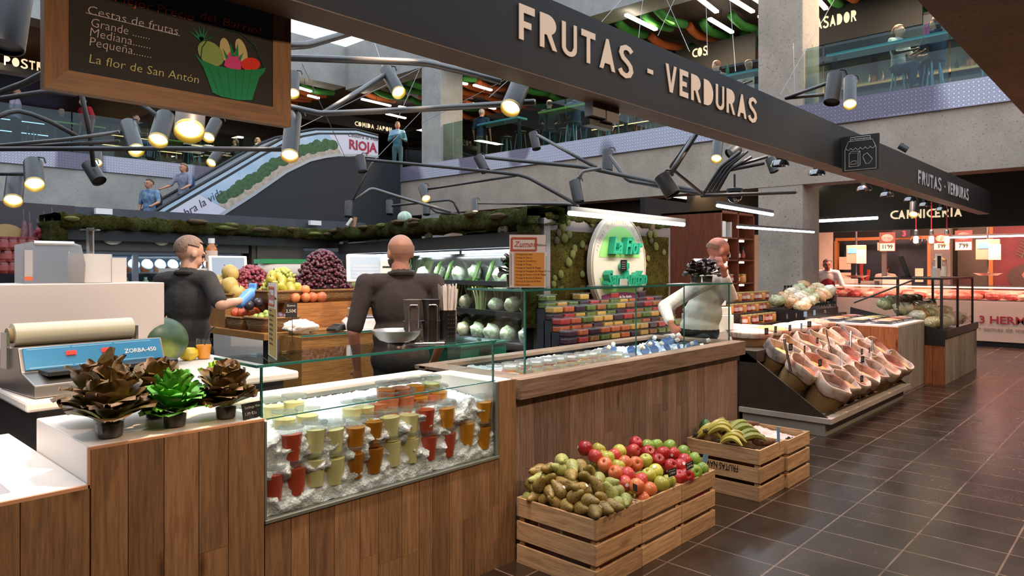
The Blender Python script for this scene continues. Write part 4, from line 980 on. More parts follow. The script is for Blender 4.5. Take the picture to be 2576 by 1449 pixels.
# ---------------------------------------------------------------- white scales and the bottle shelves
def scale_machine(label, loc, rz, s=1, low=False):
    t = thing('shop_scale', label, 'scale', loc, rz); t.scale = (s, s, s)
    if not low: MB().box(-.21, -.20, 0, .21, .20, .17).build('base_cabinet', M_white, t, bevel=.008)
    z = .17 if not low else 0
    MB().prism([(-.2, 0), (.2, 0), (.19, .085), (-.17, .085), (-.21, .05)], .36, Matrix.Translation((0, .18, z)) @ FX((0, 0, 0))).build('body', M_white, t, bevel=.01)
    MB().box(-.17, -.16, z+.086, .14, .14, z+.105).build('weighing_plate', M_steel, t, bevel=.004)
    mb = MB(); mb.tube([(-.16, .13, z+.10), (-.16, .13, z+.16), (.12, .13, z+.16), (.12, .13, z+.10)], .004, 6); mb.build('rail', M_steel, t)
    MB().prism([(.12, .05), (.24, .05), (.255, .3), (.24, .48), (.19, .60), (.08, .61), (.07, .57), (.15, .52), (.16, .3), (.13, .15)], .12, Matrix.Translation((0, .12, z)) @ FX((0, 0, 0))).build('column', M_white, t, bevel=.01)
    sm = Matrix.Translation((-.03, -.02, z+.50)) @ Matrix.Rotation(-.25, 4, 'X')
    MB().cb((0, 0, 0), (.31, .035, .24), sm).build('screen_housing', M_white, t, bevel=.012)
    d = MB().box(-.125, -.0195, -.095, .125, -.0182, .095, sm).build('display', emitm('scale_display', '8c9aa8', .35), t)
    mb = MB()
    for i in range(6):
        for j in range(4):
            mb.box(-.105+i*.037, -.0205, -.085+j*.03, -.105+i*.037+.028, -.0198, -.085+j*.03+.02, sm)
    mb.build('key_grid', mk('key_grey', 'a9b0b8', .4), t)
    MB().box(.09, -.05, z+.42, .23, .02, z+.57).build('printer', M_white, t, bevel=.01)
    MB().box(.11, -.052, z+.505, .21, -.050, z+.518).build('paper_slot', M_slate, t)
    return t
scale_machine('white shop scale with a tilted touch screen behind the spice stand', (7.25, 3.76, .82), -.55)
t = thing('service_counter', 'white service counter under the shop scale', 'counter', (6.35, 3.53, 0))
MB().box(0, 0, 0, 1.9, .45, .82).build('body', mk('white_panel', 'd8ccc2', .45), t, bevel=.005)
# shelf of jars behind
t = thing('tiered_shelf', 'dark wooden tiered shelf of jars and bottles before the column', 'shelf', (8.3, 3.75, 0))
for k in range(3): MB().box(0 if k < 9 else 0, .18*k, 0, 3.6, .18*k+.18, .80+.13*k).build('step', M_stand, t)
def bottle(name, label, cat, prof, mats, n=12):
    t = thing(name, label, cat)
    for nm, (pr, m) in zip(mats, prof): MB().lathe(pr, n).build(nm, m, t, True)
    return t
M_win = mk('wine_glass_dark', '15130f', .12, coat=.5); M_foil = mk('gold_foil', 'a88a4a', .35, .6)
wb = bottle('wine_bottle', '-', 'bottle', [([(.034, 0), (.036, .01), (.036, .17), (.03, .20), (.014, .23), (.013, .25)], M_win), ([(.0365, .05), (.0365, .13)], mk('wine_label', '2c2621', .7)), ([(.0145, .235), (.0145, .30), (0, .302)], M_foil)], ['body', 'label_band', 'foil'])
q = [put(wb, (10.0+i*.11, 3.83, .802), 0, None, 'dark wine bottles on the shelf') for i in range(4)]; number_row(q, 'dark wine bottle with gold foil, {n} of four from left')
M_saucelid = mk('sauce_lid', '1a2420', .4); SC = [mk('sauce_'+c, c, .3) for c in ('201812', '5a1c12', '2a2a1a', '8a5a2a')]
q = []; sp_ = [bottle('sauce_bottle', '-', 'bottle', [([(.03, 0), (.032, .01), (.032, .10), (.016, .13), (.014, .15)], SC[i]), ([(.033, .03), (.033, .085)], mk('sauce_label'+str(i), ('c8b89a', 'b04030', 'd8c8b0', '3a5a4a')[i], .6)), ([(.018, .145), (.018, .18), (0, .182)], M_saucelid)], ['body', 'label_band', 'cap']) for i in range(4)]
for i in range(10):
    for j in range(3): q.append(put(sp_[(i+j*3) % 4], (10.55+i*.12, 3.84+.18*j, .802+.13*j), 0, None, 'small sauce bottles on the tiered shelf'))
number_row(q, 'small dark-capped sauce bottle on the tiered shelf, {n} counted from left')
jr = [bottle('preserve_jar', '-', 'jar', [([(.04, 0), (.043, .01), (.043, .09), (.035, .1)], mk('jar_'+c, c, .25)), ([(.0435, .025), (.0435, .07)], mk('jarlab_'+c, d, .6)), ([(.042, .1), (.042, .118), (0, .12)], mk('jar_lid', 'c8b070', .4, .4))], ['body', 'label_band', 'lid']) for c, d in (('a84a28', 'e0c8b0'), ('c89040', 'd88a58'), ('8a2a20', 'd0a8a0'))]
q = []
for i in range(13):
    for j in range(3):
        if j == 0 and i > 15: continue
        q.append(put(jr[(i+j) % 3], (8.36+i*.125, 3.84+.18*j, .802+.13*j), 0, None, 'preserve jars on the tiered shelf'))
number_row(q, 'labelled preserve jar on the tiered shelf, {n} counted from left')
# ---------------------------------------------------------------- rear of the fruit stall: moss-topped fridges in an obtuse corner
P0, P1, P2 = Vector((2.03, 8.04, 0)), Vector((5.64, 8.70, 0)), Vector((4.735, 4.147, 0))
def onP(u, v, A, B):
    d = _ray(u, v); e = B-A; nx, ny = -e.y, e.x
    t = (nx*A.x+ny*A.y)/(nx*d[0]+ny*d[1]); p = Vector((d[0]*t, d[1]*t, 1.5+d[2]*t)); return p, (p-A).dot(e.normalized())
ang1 = math.atan2((P1-P0).y, (P1-P0).x); ang2 = math.atan2((P2-P1).y, (P2-P1).x); LW1 = (P1-P0).length; LW2 = (P2-P1).length
def mat_moss(name, stops, sc=9):
    m, nt, b = _nodes(name); f = noise_tex(nt, sc, 6, rough=.7); g = noise_tex(nt, 55, 4, rough=.8); h = noise_tex(nt, 2.2, 2)
    c = ramp(nt, f, stops); c = mul(nt, c, ramp(nt, g, [(.3, '5a5a50'), (.62, 'ffffff')])); c = mul(nt, c, ramp(nt, h, [(.4, 'ffffff'), (.62, 'd8b890')]))
    nt.links.new(c, b.inputs['Base Color']); b.inputs['Roughness'].default_value = 1; b.inputs['Specular IOR Level'].default_value = .1
    bump(nt, b, g, 1, .03); return m
M_moss = mat_moss('moss_green', [(.3, '3a3d1c'), (.5, '58602c'), (.7, '7a7440')]); M_mossg = mat_moss('moss_wall', [(.3, '4a4518'), (.55, '6a6224'), (.75, '837830')], 7)
M_mossp = mk('moss_tuft_pale', '8a8a3a', .95, var=(30, 'a8a450'), bmp=(50, 1, .02)); M_mossb = mk('moss_tuft_brown', '7e6440', .95, var=(30, '98784c'), bmp=(50, 1, .02))
def moss_strip(mb, w, d, h, seed):
    """mossy beam along x, lumpy all round"""
    n = int(w/.03); k = 16
    vs = []
    for i in range(n+1):
        x = w*i/n
        for j in range(k):
            a = 2*PI*j/k; cx, cz = math.cos(a), math.sin(a); m_ = max(abs(cx), abs(cz)); y, z = cx/m_**.8*d/2, cz/m_**.8*h/2
            q = .022*fbm(x, y+seed, z, 9, 4)+.012*mnoise.noise(Vector((x*28, y*28, z*28+seed)))
            vs.append((x, y*(1+q/(d/2)), z*(1+q/(h/2)*1.4)))
    fs = [(i*k+j, (i+1)*k+j, (i+1)*k+(j+1) % k, i*k+(j+1) % k) for i in range(n) for j in range(k)]
    mb.add(vs, fs)
t = thing('moss_canopy', 'moss-covered canopy beam over the fridges at the back left of the stall', 'canopy', (P0.x, P0.y, 1.97), ang1)
mb = MB(); moss_strip(mb, LW1+.1, .45, .14, 1); mb.build('moss', M_moss, t, True, loc=(0, .12, 0), ang=0)['kind'] = 'stuff'
mb = MB(); moss_strip(mb, 2.0, .4, .10, 5); o = mb.build('moss', M_moss, t, True, loc=(.03, .12, -2.0), ang=0); o.rotation_euler = (0, -PI/2, 0); o['kind'] = 'stuff'
MB().box(.1, .0, -.18, LW1+.1, .5, -.07).build('soffit_board', M_blk, t)
t = thing('moss_canopy', 'moss-covered canopy beam over the open vegetable fridge on the right', 'canopy', (P1.x, P1.y, 1.97), ang2)
mb = MB(); moss_strip(mb, LW2+.05, .45, .15, 2); mb.build('moss', M_moss, t, True, loc=(0, .12, 0), ang=0)['kind'] = 'stuff'
mb = MB(); moss_strip(mb, 1.0, .14, .12, 7); o = mb.build('moss', M_moss, t, True, loc=(LW2-.05, 0, -1.0), ang=0); o.rotation_euler = (0, -PI/2, 0); o['kind'] = 'stuff'
r = random.Random(17)
for o, L_ in (('a', LW1), ('b', LW2)):
    pass
for i in range(16):
    w = r.random(); A, B = (P0, P1) if i < 8 else (P1, P2); p = A.lerp(B, w); a = ang1 if i < 8 else ang2
    n_ = Vector((math.sin(a), -math.cos(a), 0)); p = p+n_*.1; p.z = 1.99+r.uniform(-.03, .05)
    o = MB().sph((0, 0, 0), 1, 14, 9, fn=lambda v: v*(1+.3*mnoise.noise(v*3+Vector((i, 0, 0))))).build('moss_tuft', M_mossb if r.random() < .7 else M_mossp, None, True, loc=p, ang=0); o.scale = (.10*r.uniform(.6, 1.5), .06, .028)
    o.rotation_euler = (0, 0, a); tag(o, '-', 'moss', 'moss tufts on the canopies')
number_row([o for o in COL.objects if o.name.startswith('moss_tuft')], 'lichen tuft growing on the moss canopy, {n} counted from left')
# glass-door fridge on the left
t = thing('drinks_fridge', 'glass-door fridge with oval signs under the left moss canopy', 'fridge', (P0.x, P0.y, 0), ang1)
M_fr = mk('fridge_frame', '6a6c72', .4, .3); M_in = mk('fridge_inside', '5a6f88', .5)
xa = .20; xb = 2.22
mb = MB(); mb.box(xa-.06, .12, 0, xb+.06, .16, .3); mb.box(xa-.06, .16, 0, xa, .75, 1.7); mb.box(xb, .16, 0, xb+.06, .75, 1.7); mb.box(xa-.06, .7, 0, xb+.06, .75, 1.7); mb.build('housing', M_char, t)
MB().box(xa-.08, .08, 1.69, xb+.08, .6, 1.86).build('header_board', mk('header_board', '4a4640', .6), t)
MB().box(xa, .68, .3, xb, .70, 1.68).build('inner_back', M_in, t)
for k, z in enumerate((.62, .95, 1.22, 1.44)): MB().box(xa+.02, .22, z, xb-.02, .66, z+.015).build('shelf', M_fr, t)
for i in range(3):
    w = (xb-xa)/3; x = xa+i*w
    mb = MB(); mb.box(x, .12, .3, x+.03, .15, 1.69).box(x+w-.03, .12, .3, x+w, .15, 1.69).box(x+.03, .12, 1.65, x+w-.03, .15, 1.69).box(x+.03, .12, .3, x+w-.03, .15, .34)
    d = mb.build('door', M_fr, t); MB().box(x+.03, .13, .34, x+w-.03, .136, 1.65).build('pane', M_glass, d)
    MB().box(x+w-.05, .10, .8, x+w-.035, .118, 1.2).build('handle', M_steel, d)
MB().box(xa+.02, .2, 1.655, xb-.02, .22, 1.675).build('light_strip', emitm('fridge_led', 'cfe0ff', 5), t)
area((P0.x+math.cos(ang1)*1.2-math.sin(ang1)*.24, P0.y+math.sin(ang1)*1.2+math.cos(ang1)*.24, 1.64), (0, 0, ang1), 1.9, .05, 14, (.75, .86, 1))
M_oval = mk('oval_cream', 'd8d2c0', .5); M_grn = mk('sign_green', '2f7a58', .5)
def oval_sign(label, A, B, u, v, rx, rz_, lines, ang, out=.03):
    p, s = onP(u, v, A, B); n_ = Vector((math.sin(ang), -math.cos(ang), 0)); t = thing('oval_sign', label, 'sign', p-n_*.07, ang, 'oval department signs')
    MB().lathe([(1, 0), (1, .012), (.94, .016), (0, .016)], 28, Matrix.Rotation(PI/2, 4, 'X') @ Matrix.Diagonal((rx, rz_, 1, 1))).build('plate', M_oval, t, True)
    mb = MB(); mb.tube([(rx*.94*math.cos(2*PI*i/28), -.014, rz_*.94*math.sin(2*PI*i/28)) for i in range(29)], .0025, 5); mb.build('rim', mk('oval_rim', '8a7a68', .5), t)
    mb = MB()
    for i, l in enumerate(lines): text(mb, l, rz_*.42, FX((0, -.0175, -rz_*(.28+.42*i))), .0006, bold=.0005, sx=.85)
    mb.tube([(-rx*.25, -.018, rz_*.45), (-rx*.12, -.018, rz_*.2), (rx*.12, -.018, rz_*.2), (rx*.25, -.018, rz_*.45)], .003, 5); mb.tube([(-rx*.25, -.018, rz_*.45), (0, -.018, rz_*.62), (rx*.25, -.018, rz_*.45)], .003, 5)
    mb.build('lettering', M_grn, t); return t
oval_sign('oval sign reading Ensaladas on the left fridge header', P0, P1, 291, 600, .105, .067, ['Ensaladas'], ang1)
oval_sign('oval sign reading Zumos on the left fridge header', P0, P1, 414, 603, .095, .067, ['Zumos'], ang1)
oval_sign('oval sign reading Germinados on the left fridge header', P0, P1, 541, 610, .085, .065, ['Germinados'], ang1)
oval_sign('round sign reading Hierbas at the far corner of the vegetable fridge', P1, P2, 859, 609, .075, .08, ['Hierbas'], ang2)
oval_sign('round sign reading Aromáticas in the middle of the vegetable fridge', P1, P2, 1066, 597, .075, .08, ['Aromáticas'], ang2)
oval_sign('round sign reading Fruta Cortada near the menu board', P1, P2, 1252, 579, .08, .085, ['Fruta', 'Cortada'], ang2)
# tubs and bottles inside the fridge
t_ = thing('salad_tub', '-', 'tub'); MB().lathe([(.05, 0), (.058, .06), (0, .06)], 14).build('tub_body', mk('tub_amber', '8a4a26', .3), t_, True)
MB().lathe([(.062, 0), (.062, .02), (.055, .024), (0, .024)], 18, Matrix.Translation((0, -.03, .085)) @ Matrix.Rotation(1.15, 4, 'X')).build('lid', mk('tub_lid', 'c8d4dc', .4), t_, True)
def wl1(x, y, z): return (P0.x+math.cos(ang1)*x-math.sin(ang1)*y, P0.y+math.sin(ang1)*x+math.cos(ang1)*y, z)
q = [put(t_, wl1(.32+i*.155, .32, 1.455), ang1, None, 'white-lidded tubs in the fridge') for i in range(12)]; number_row(q, 'white round-lidded tub on the top fridge shelf, {n} from left')
def juice_bottle(nm, col):
    return bottle('juice_bottle', '-', 'bottle', [([(.036, 0), (.04, .008), (.04, .10), (.03, .125), (.016, .14)], mk('bottle_'+nm, col, .2)), ([(.018, .14), (.018, .165), (0, .166)], mk('pale_cap', 'd8e0e4', .4)), ([(.0405, .03), (.0405, .07)], mk('bottle_label', 'b8c4b0', .5))], ['body', 'cap', 'label_band'])
jb = {k: juice_bottle(k, c) for k, c in (('mint', '9fb48a'), ('olive', '6a6a2c'), ('yellow', 'c0b040'), ('amber', 'a0602a'))}
q = []
for i, k in enumerate(['mint']*3+['mint']*5+['olive', 'olive', 'yellow', 'amber', 'mint', 'mint', 'olive', 'yellow', 'amber']): q.append(put(jb[k], wl1(.30+i*.112, .30, 1.235), ang1, None, 'juice bottles in the fridge'))
number_row(q, 'juice bottle on the second fridge shelf, {n} counted from left')
# brown cabinet door beside the fridge, stack of banded white packs
t = thing('cabinet', 'flat brown cabinet door beside the fridge under the moss', 'cabinet', (P0.x, P0.y, 0), ang1)
MB().box(2.36, .1, 0, 3.2, .6, 1.88).build('body', mk('brown_laminate', '4d4034', .5), t); MB().box(2.43, .085, .1, 3.13, .1, 1.80).build('door', mk('brown_laminate_door', '57493b', .45), t); MB().box(2.46, .07, .95, 2.475, .085, 1.1).build('handle', M_steel, t)
M_gb = mk('green_band', '2a8a52', .4); M_rb = mk('red_band', 'b83a30', .4)
for k in range(2):
    p, s = onP(772, 692-k*42, P0, P1)
    t = thing('white_pack', ['lower white pack with a red band stacked behind the grapes', 'upper white pack with a green band stacked behind the grapes'][k], 'pack', (3.85, 6.75, 1.25+k*.17), -.15)
    MB().sph((0, 0, .085), (.34, .12, .088), 20, 10, fn=lambda v: Vector((math.copysign(abs(v.x)**.5, v.x), math.copysign(abs(v.y)**.5, v.y), math.copysign(abs(v.z)**.6, v.z)))).build('pack_body', mk('pack_white', 'dcd6ce', .5), t, True)
    MB().box(-.345, -.126, .02 if k == 0 else .13, .345, .126, .04 if k == 0 else .175).build('colour_band', M_rb if k == 0 else M_gb, t)
# open vegetable fridge along the right wall
t = thing('open_fridge', 'long open vegetable fridge with lit shelves along the right wall', 'fridge', (P1.x, P1.y, 0), ang2)
xe = LW2-.12
MB().box(.1, .55, 0, xe, .60, 1.85).box(.1, .0, 0, xe, .6, .42).box(xe-.03, .02, .42, xe, .55, 1.85).build('housing', M_char, t)
MB().box(.1, .02, 1.70, xe, .2, 1.84).build('header_board', mk('header_dark', '3c3a38', .5), t)
MB().box(.12, .53, .43, xe-.05, .545, 1.68).build('mirror_back', mk('mirror_back', '8a8c86', .12, .8), t)
SH = ((.42, .0), (.78, .06), (1.07, .10), (1.36, .16))
for z, y in SH:
    MB().box(.12, y, z-.02, xe-.04, .53, z).build('shelf', M_fr, t); MB().box(.12, y-.012, z-.035, xe-.04, y, z+.012).build('price_rail', M_slate, t)
for xs, w in ((.3, 1.3), (2.0, 1.2), (3.3, 1.15)):
    MB().box(xs, .09, 1.655, xs+w, .12, 1.68).build('light_tube', emitm('led_cool', 'e4f0ff', 9), t)
def wl2(x, y, z): return Vector((P1.x+math.cos(ang2)*x-math.sin(ang2)*y, P1.y+math.sin(ang2)*x+math.cos(ang2)*y, z))
for xs in (.9, 2.5, 3.9): area(wl2(xs, .14, 1.64), (0, .0, ang2), 1.2, .06, 16, (.86, .94, 1))
for xs in (1.5, 3.5): area(wl2(xs, .06, 1.03), (-.5, .0, ang2), 1.6, .04, 7, (.95, .97, 1))
def blob(name, m, rad, seed, amp=.25, fr=2.2, nu=12, nv=8):
    return tag(MB().sph((0, 0, 0), rad, nu, nv, fn=lambda v: v*(1+amp*mnoise.noise(v*fr+Vector((seed, 0, 0)))+amp*.5*mnoise.noise(v*fr*2.6+Vector((0, seed, 0))))).build(name, m, None, True, ang=0), '-', name.replace('_', ' '))
M_leafb = mk('bagged_leaf', '7a9a52', .3, var=(26, 'd8dccc'), coat=.5, bmp=(30, .7)); M_leafc = mk('bagged_mix', '8a9a60', .3, var=(20, 'c8b8a0'), coat=.5, bmp=(26, .7))
M_mesh = mk('mesh_bag_red', 'c07060', .4, var=(24, 'c8c8a0'), coat=.3, bmp=(30, .7))
pv = {'salad_bag': blob('salad_bag', M_leafb, (.10, .07, .085), 1), 'mixed_bag': blob('salad_bag', M_leafc, (.10, .07, .08), 2), 'mesh_bag': blob('vegetable_bag', M_mesh, (.09, .07, .085), 3),
      'purple': blob('purple_cabbage', mk('purple_cabbage', '7a4a86', .5, var=(12, 'a880b0')), (.08, .08, .07), 4, .1), 'white': blob('cauliflower', mk('cauliflower', 'd8d8c0', .7, var=(30, 'b0c890'), bmp=(40, 1, .02)), (.085, .085, .07), 5, .12, 4)}
cel = MB()
for i in range(14):
    a = i*2.4; rr = .012*math.sqrt(i); cel.tube([(rr*math.cos(a), rr*math.sin(a), 0), (rr*1.3*math.cos(a), rr*1.3*math.sin(a), .12), (rr*2.2*math.cos(a), rr*2.2*math.sin(a), .24)], [.012, .011, .007], 6)
celm = MB(); pv['celery'] = thing('celery_bunch', '-', 'celery'); cel.build('stalks', mk('celery', 'a8b868', .5, var=(8, 'c8d098')), pv['celery'], True)
lm = MB(); rl = random.Random(2)
for i in range(14): leaf(lm, i*2.4, 1.2, .1, .045, .8, .01, rl, z0=.2, r0=.02, nu=4, nv=4)
lm.build('leaves', M_lgrn, pv['celery'], True, ang=0)
pv['glass'] = thing('herb_jar', '-', 'jar'); MB().lathe([(.035, 0), (.038, .01), (.038, .09), (.03, .1)], 12).build('jar_body', M_clear, pv['glass'], True); MB().lathe([(.03, .005), (.033, .06), (0, .065)], 10).build('contents', mk('dried_mushroom', '8a7a5a', .8, var=(40, 'b0a080')), pv['glass'], True); MB().lathe([(.032, .1), (.032, .115), (0, .117)], 12).build('lid', M_steel, pv['glass'], True)
pv['cuc'] = tag(MB().tube([(0, 0, 0), (0, .01, .05), (0, .03, .2), (0, .05, .25)], [.01, .024, .024, .008], 8).build('cucumber', mk('cucumber', '3a5a26', .35, var=(20, '5a7a3a')), None, True), '-', 'cucumber')
lay = [(3, ['mixed_bag', 'glass', 'glass', 'celery', 'glass', 'glass', 'salad_bag', 'cuc', 'cuc', 'salad_bag', 'cuc', 'cuc', 'salad_bag', 'cuc', 'salad_bag'], .27, 'top'),
       (2, ['salad_bag', 'white', 'white', 'purple', 'celery', 'celery', 'white', 'purple', 'celery', 'celery', 'mixed_bag', 'celery', 'white', 'mixed_bag', 'salad_bag'], .26, 'second'),
       (1, ['salad_bag', 'salad_bag', 'mixed_bag', 'salad_bag', 'salad_bag', 'salad_bag', 'mixed_bag', 'salad_bag', 'salad_bag', 'salad_bag', 'mixed_bag', 'salad_bag', 'salad_bag', 'salad_bag', 'salad_bag'], .20, 'third'),
       (0, ['mesh_bag', 'mixed_bag', 'mesh_bag', 'salad_bag', 'mesh_bag', 'mixed_bag', 'mesh_bag', 'salad_bag', 'mesh_bag', 'mesh_bag', 'mixed_bag', 'mesh_bag', 'salad_bag', 'mesh_bag', 'mixed_bag'], .18, 'lowest')]
HB = {'salad_bag': .085, 'mixed_bag': .08, 'mesh_bag': .085, 'purple': .07, 'white': .07, 'celery': 0, 'glass': 0, 'cuc': 0}
for si, its, yo, nm in lay:
    q = {}
    for i, k in enumerate(its):
        for row in range(2):
            if row and k in ('glass', 'cuc'): continue
            x = .45+i*.275+r.uniform(-.03, .03)+(.06 if row else 0)
            o = put(pv[k], wl2(x, SH[si][1]+.12+row*.19, SH[si][0]+HB[k]*(.9)+row*.02), 0, None, f'produce on the {nm} shelf of the open fridge', rot=(-.25 if k == 'cuc' else 0, 0, r.uniform(0, 6) if k != 'cuc' else ang2)); q.setdefault(pv[k]['category'], []).append(o)
    for c in q: number_row(q[c], c+f' on the {nm} shelf of the open fridge, {{n}} from left')
# moss sign wall facing the aisle, with the big round sign
t = thing('moss_sign_wall', 'moss-covered panel wall behind the big counter carrying the round sign', 'sign wall', (4.86, 4.15, 0))
MB().box(0, 0, 0, 2.26, .12, 1.96).build('panel_frame', mk('taupe_frame', '74675e', .6), t)
MB().sheet(lambda i, j: (.09+2.11*i, -.012-.012*fbm(i*2, j, 3, 9, 4)-.006*mnoise.noise(Vector((i*60, j*55, 0))), .35+1.50*j), 150, 110).build('moss_surface', M_mossg, t, True, ang=0)['kind'] = 'stuff'
mb = MB(); mb.box(0, -.03, .35, .09, 0, 1.96); mb.build('side_post', mk('taupe_post', '857a72', .6), t)
mb = MB(); moss_strip(mb, 2.2, .2, .05, 3); mb.build('moss_ridge', M_moss, t, True, loc=(0, .06, 1.97), ang=0)
q = []
for u, v in ((1405, 585), (1415, 570), (1430, 560), (1400, 605), (1420, 600), (1432, 590), (1445, 625), (1440, 640), (1430, 660), (1465, 615), (1475, 625), (1490, 560), (1555, 575), (1570, 580), (1590, 575), (1640, 570), (1648, 590), (1638, 605), (1620, 635), (1630, 650), (1622, 665), (1670, 635), (1605, 640), (1395, 700), (1410, 690), (1392, 715), (1465, 690), (1635, 590), (1615, 700), (1650, 620)):
    p = onY(u, v, 4.13); s = r.uniform(.028, .046)
    o = MB().sph((0, 0, 0), 1, 14, 9, fn=lambda w: w*(1+.22*mnoise.noise(w*3.5+Vector((u, 0, 0))))).build('moss_ball', M_mossp if r.random() < .8 else M_mossb, None, True, loc=p, ang=0); o.scale = (s, s*.55, s*1.05); tag(o, '-', 'moss', 'pale moss balls on the sign wall'); q.append(o)
number_row(q, 'pale round moss tuft on the sign wall, {n} counted from left')
c = onY(1545, 668, 4.09); a_, b_ = onY(1476, 668, 4.09), onY(1613, 668, 4.09); rx = (b_.x-a_.x)/2; rz_ = rx*1.07; c.x = (a_.x+b_.x)/2
t = thing('oval_brand_sign', 'big round cream and green sign with raised green script on the moss', 'sign', c)
RX90 = Matrix.Rotation(PI/2, 4, 'X')
MB().lathe([(1, 0), (1, .05), (.97, .06), (.95, .056), (0, .056)], 48, RX90 @ Matrix.Diagonal((rx, rz_, 1, 1))).build('plate', mk('sign_cream', 'cabca6', .55), t, True)
mb = MB(); mb.tube([(rx*.965*math.cos(2*PI*i/60), -.06, rz_*.965*math.sin(2*PI*i/60)) for i in range(61)], .008, 6); mb.build('rope_rim', mk('sign_rope', 'bfa890', .6), t, True)
def seg(a0, a1, k, y0=None): return [(rx*k*math.cos(math.radians(a0+(a1-a0)*i/24)), rz_*k*math.sin(math.radians(a0+(a1-a0)*i/24))) for i in range(25)]
MB().prism(seg(12, 168, .76), .004, FX((0, -.056, 0))).prism(seg(198, 342, .76), .004, FX((0, -.056, 0))).build('green_field', mk('sign_light_green', '8cc468', .5), t)
mb = MB(); s0 = seg(205, 335, .80); mb.prism([(x, -rz_*.62+.05*math.cos(x/rx*1.6)) for x in [rx*(-.66+1.32*i/16) for i in range(17)]]+[(x, -rz_*.62-.06+.05*math.cos(x/rx*1.6)) for x in [rx*(.66-1.32*i/16) for i in range(17)]], .012, FX((0, -.058, 0))); mb.build('purple_ribbon', mk('sign_purple', '7a2f56', .5), t)
mb = MB(); text(mb, 'Mercado de San Antón', .044, FX((0, -.072, -rz_*.62-.012)), .001, bold=.0006, sx=.92); text(mb, 'CHUECA', .06, FX((0, -.058, -rz_*.90)), .0005); mb.build('ribbon_lettering', mk('ribbon_cream', 'f0e6da', .5), t)
mb = MB()
tx = 'FRUTAS Y VERDURAS SELECTAS'
for i, ch in enumerate(tx):
    a = math.radians(160-140*i/(len(tx)-1)); text(mb, ch, .05, frame((rx*.82*math.cos(a), -.0575, rz_*.82*math.sin(a)), (math.sin(a), 0, -math.cos(a)), (math.cos(a), 0, math.sin(a))), .0005)
mb.build('arched_lettering', mk('sign_tan', 'a8937a', .6), t)
mb = MB(); 
for l, z, x, s in (('La Flor', .12, .02, .23), ('de', -.035, -.0, .12), ('San Antón', -.20, .02, .215)): text(mb, l, s, FX((x, -.10, z)), .035, shear=.3, bold=.006, sx=.78)
mb.build('raised_script', mk('script_green', '1f8f6a', .4), t)
# ---------------------------------------------------------------- left work tables
t = thing('work_table', 'white-topped work table carrying the wrapping machine and the watermelon', 'table', (.76, 3.42, 0))
MB().box(0, 0, .905, 1.24, 1.12, .95).build('white_top', M_corian, t, bevel=.012); MB().box(.06, .06, 0, 1.18, 1.06, .905).build('base_cabinet', mk('cabinet_brown', '3d332d', .5, var=(3, '4a4038')), t)
t = thing('white_screen_cabinet', 'tall plain white panel cabinet behind the wrapping machine', 'cabinet', (.45, 4.12, .951))
MB().box(0, 0, 0, 1.12, .42, .47).build('body', mk('screen_white', 'e2cfc0', .4), t, bevel=.004)
# wrapping machine
t = thing('wrapping_machine', 'steel food wrapping machine with a blue control panel and film roll', 'machine', (.80, 3.47, .952), .08)
MB().prism([(0, 0), (.44, 0), (.44, .18), (.20, .20), (.155, .095), (.0, .055)], .62, Matrix.Translation((0, 0, 0)) @ frame((0, 0, 0), (0, 1, 0), (0, 0, 1))).build('steel_body', mk('brushed_steel', '9a948c', .3, .85), t, bevel=.006)
def pm(x, s, up=0): # point on the sloped panel
    return (x, .10+.23*s, .11+.11*s+up)
mb = MB(); M_ = frame((.31, .178, .148), (1, 0, 0), (0, .39, .92)); mb.cb((0, 0, .004), (.59, .10, .008), M_); mb.build('control_panel', mk('panel_blue', '2f86ae', .4), t)
mb = MB(); text(mb, 'ZORBA-450', .029, M_ @ Matrix.Translation((.195, -.012, .009)), .0005, bold=.0006); mb.build('panel_lettering', M_white, t)
mb = MB()
for x in (-.28, -.1, .08): mb.box(x, -.044, .008, x+.17, -.041, .0085, M_).box(x, .041, .008, x+.17, .044, .0085, M_)
mb.build('panel_lines', mk('panel_pale', '9ac8dc', .4), t)
for x in (-.11, .04): MB().cb((x, .012, .012), (.04, .018, .01), M_).build('switch', emitm('switch_red', 'ff2a18', 1.2), t)
MB().cb((.34, .085, .095), (.56, .12, .02)).build('sealing_plate', M_blk, t, bevel=.003)
MB().tube([(.02, .34, .245), (.53, .34, .245)], .055, 20).build('film_roll', mk('film_roll', 'd8c9a4', .2, coat=.6), t, True)
MB().tube([(.0, .34, .245), (.02, .34, .245)], .035, 14).build('roll_core', mk('cardboard', 'a88a60', .8), t, True)
MB().box(-.012, .30, .1, .0, .38, .26).build('roll_bracket', M_steel, t); MB().box(.54, .30, .1, .552, .38, .26).build('roll_bracket', M_steel, t)
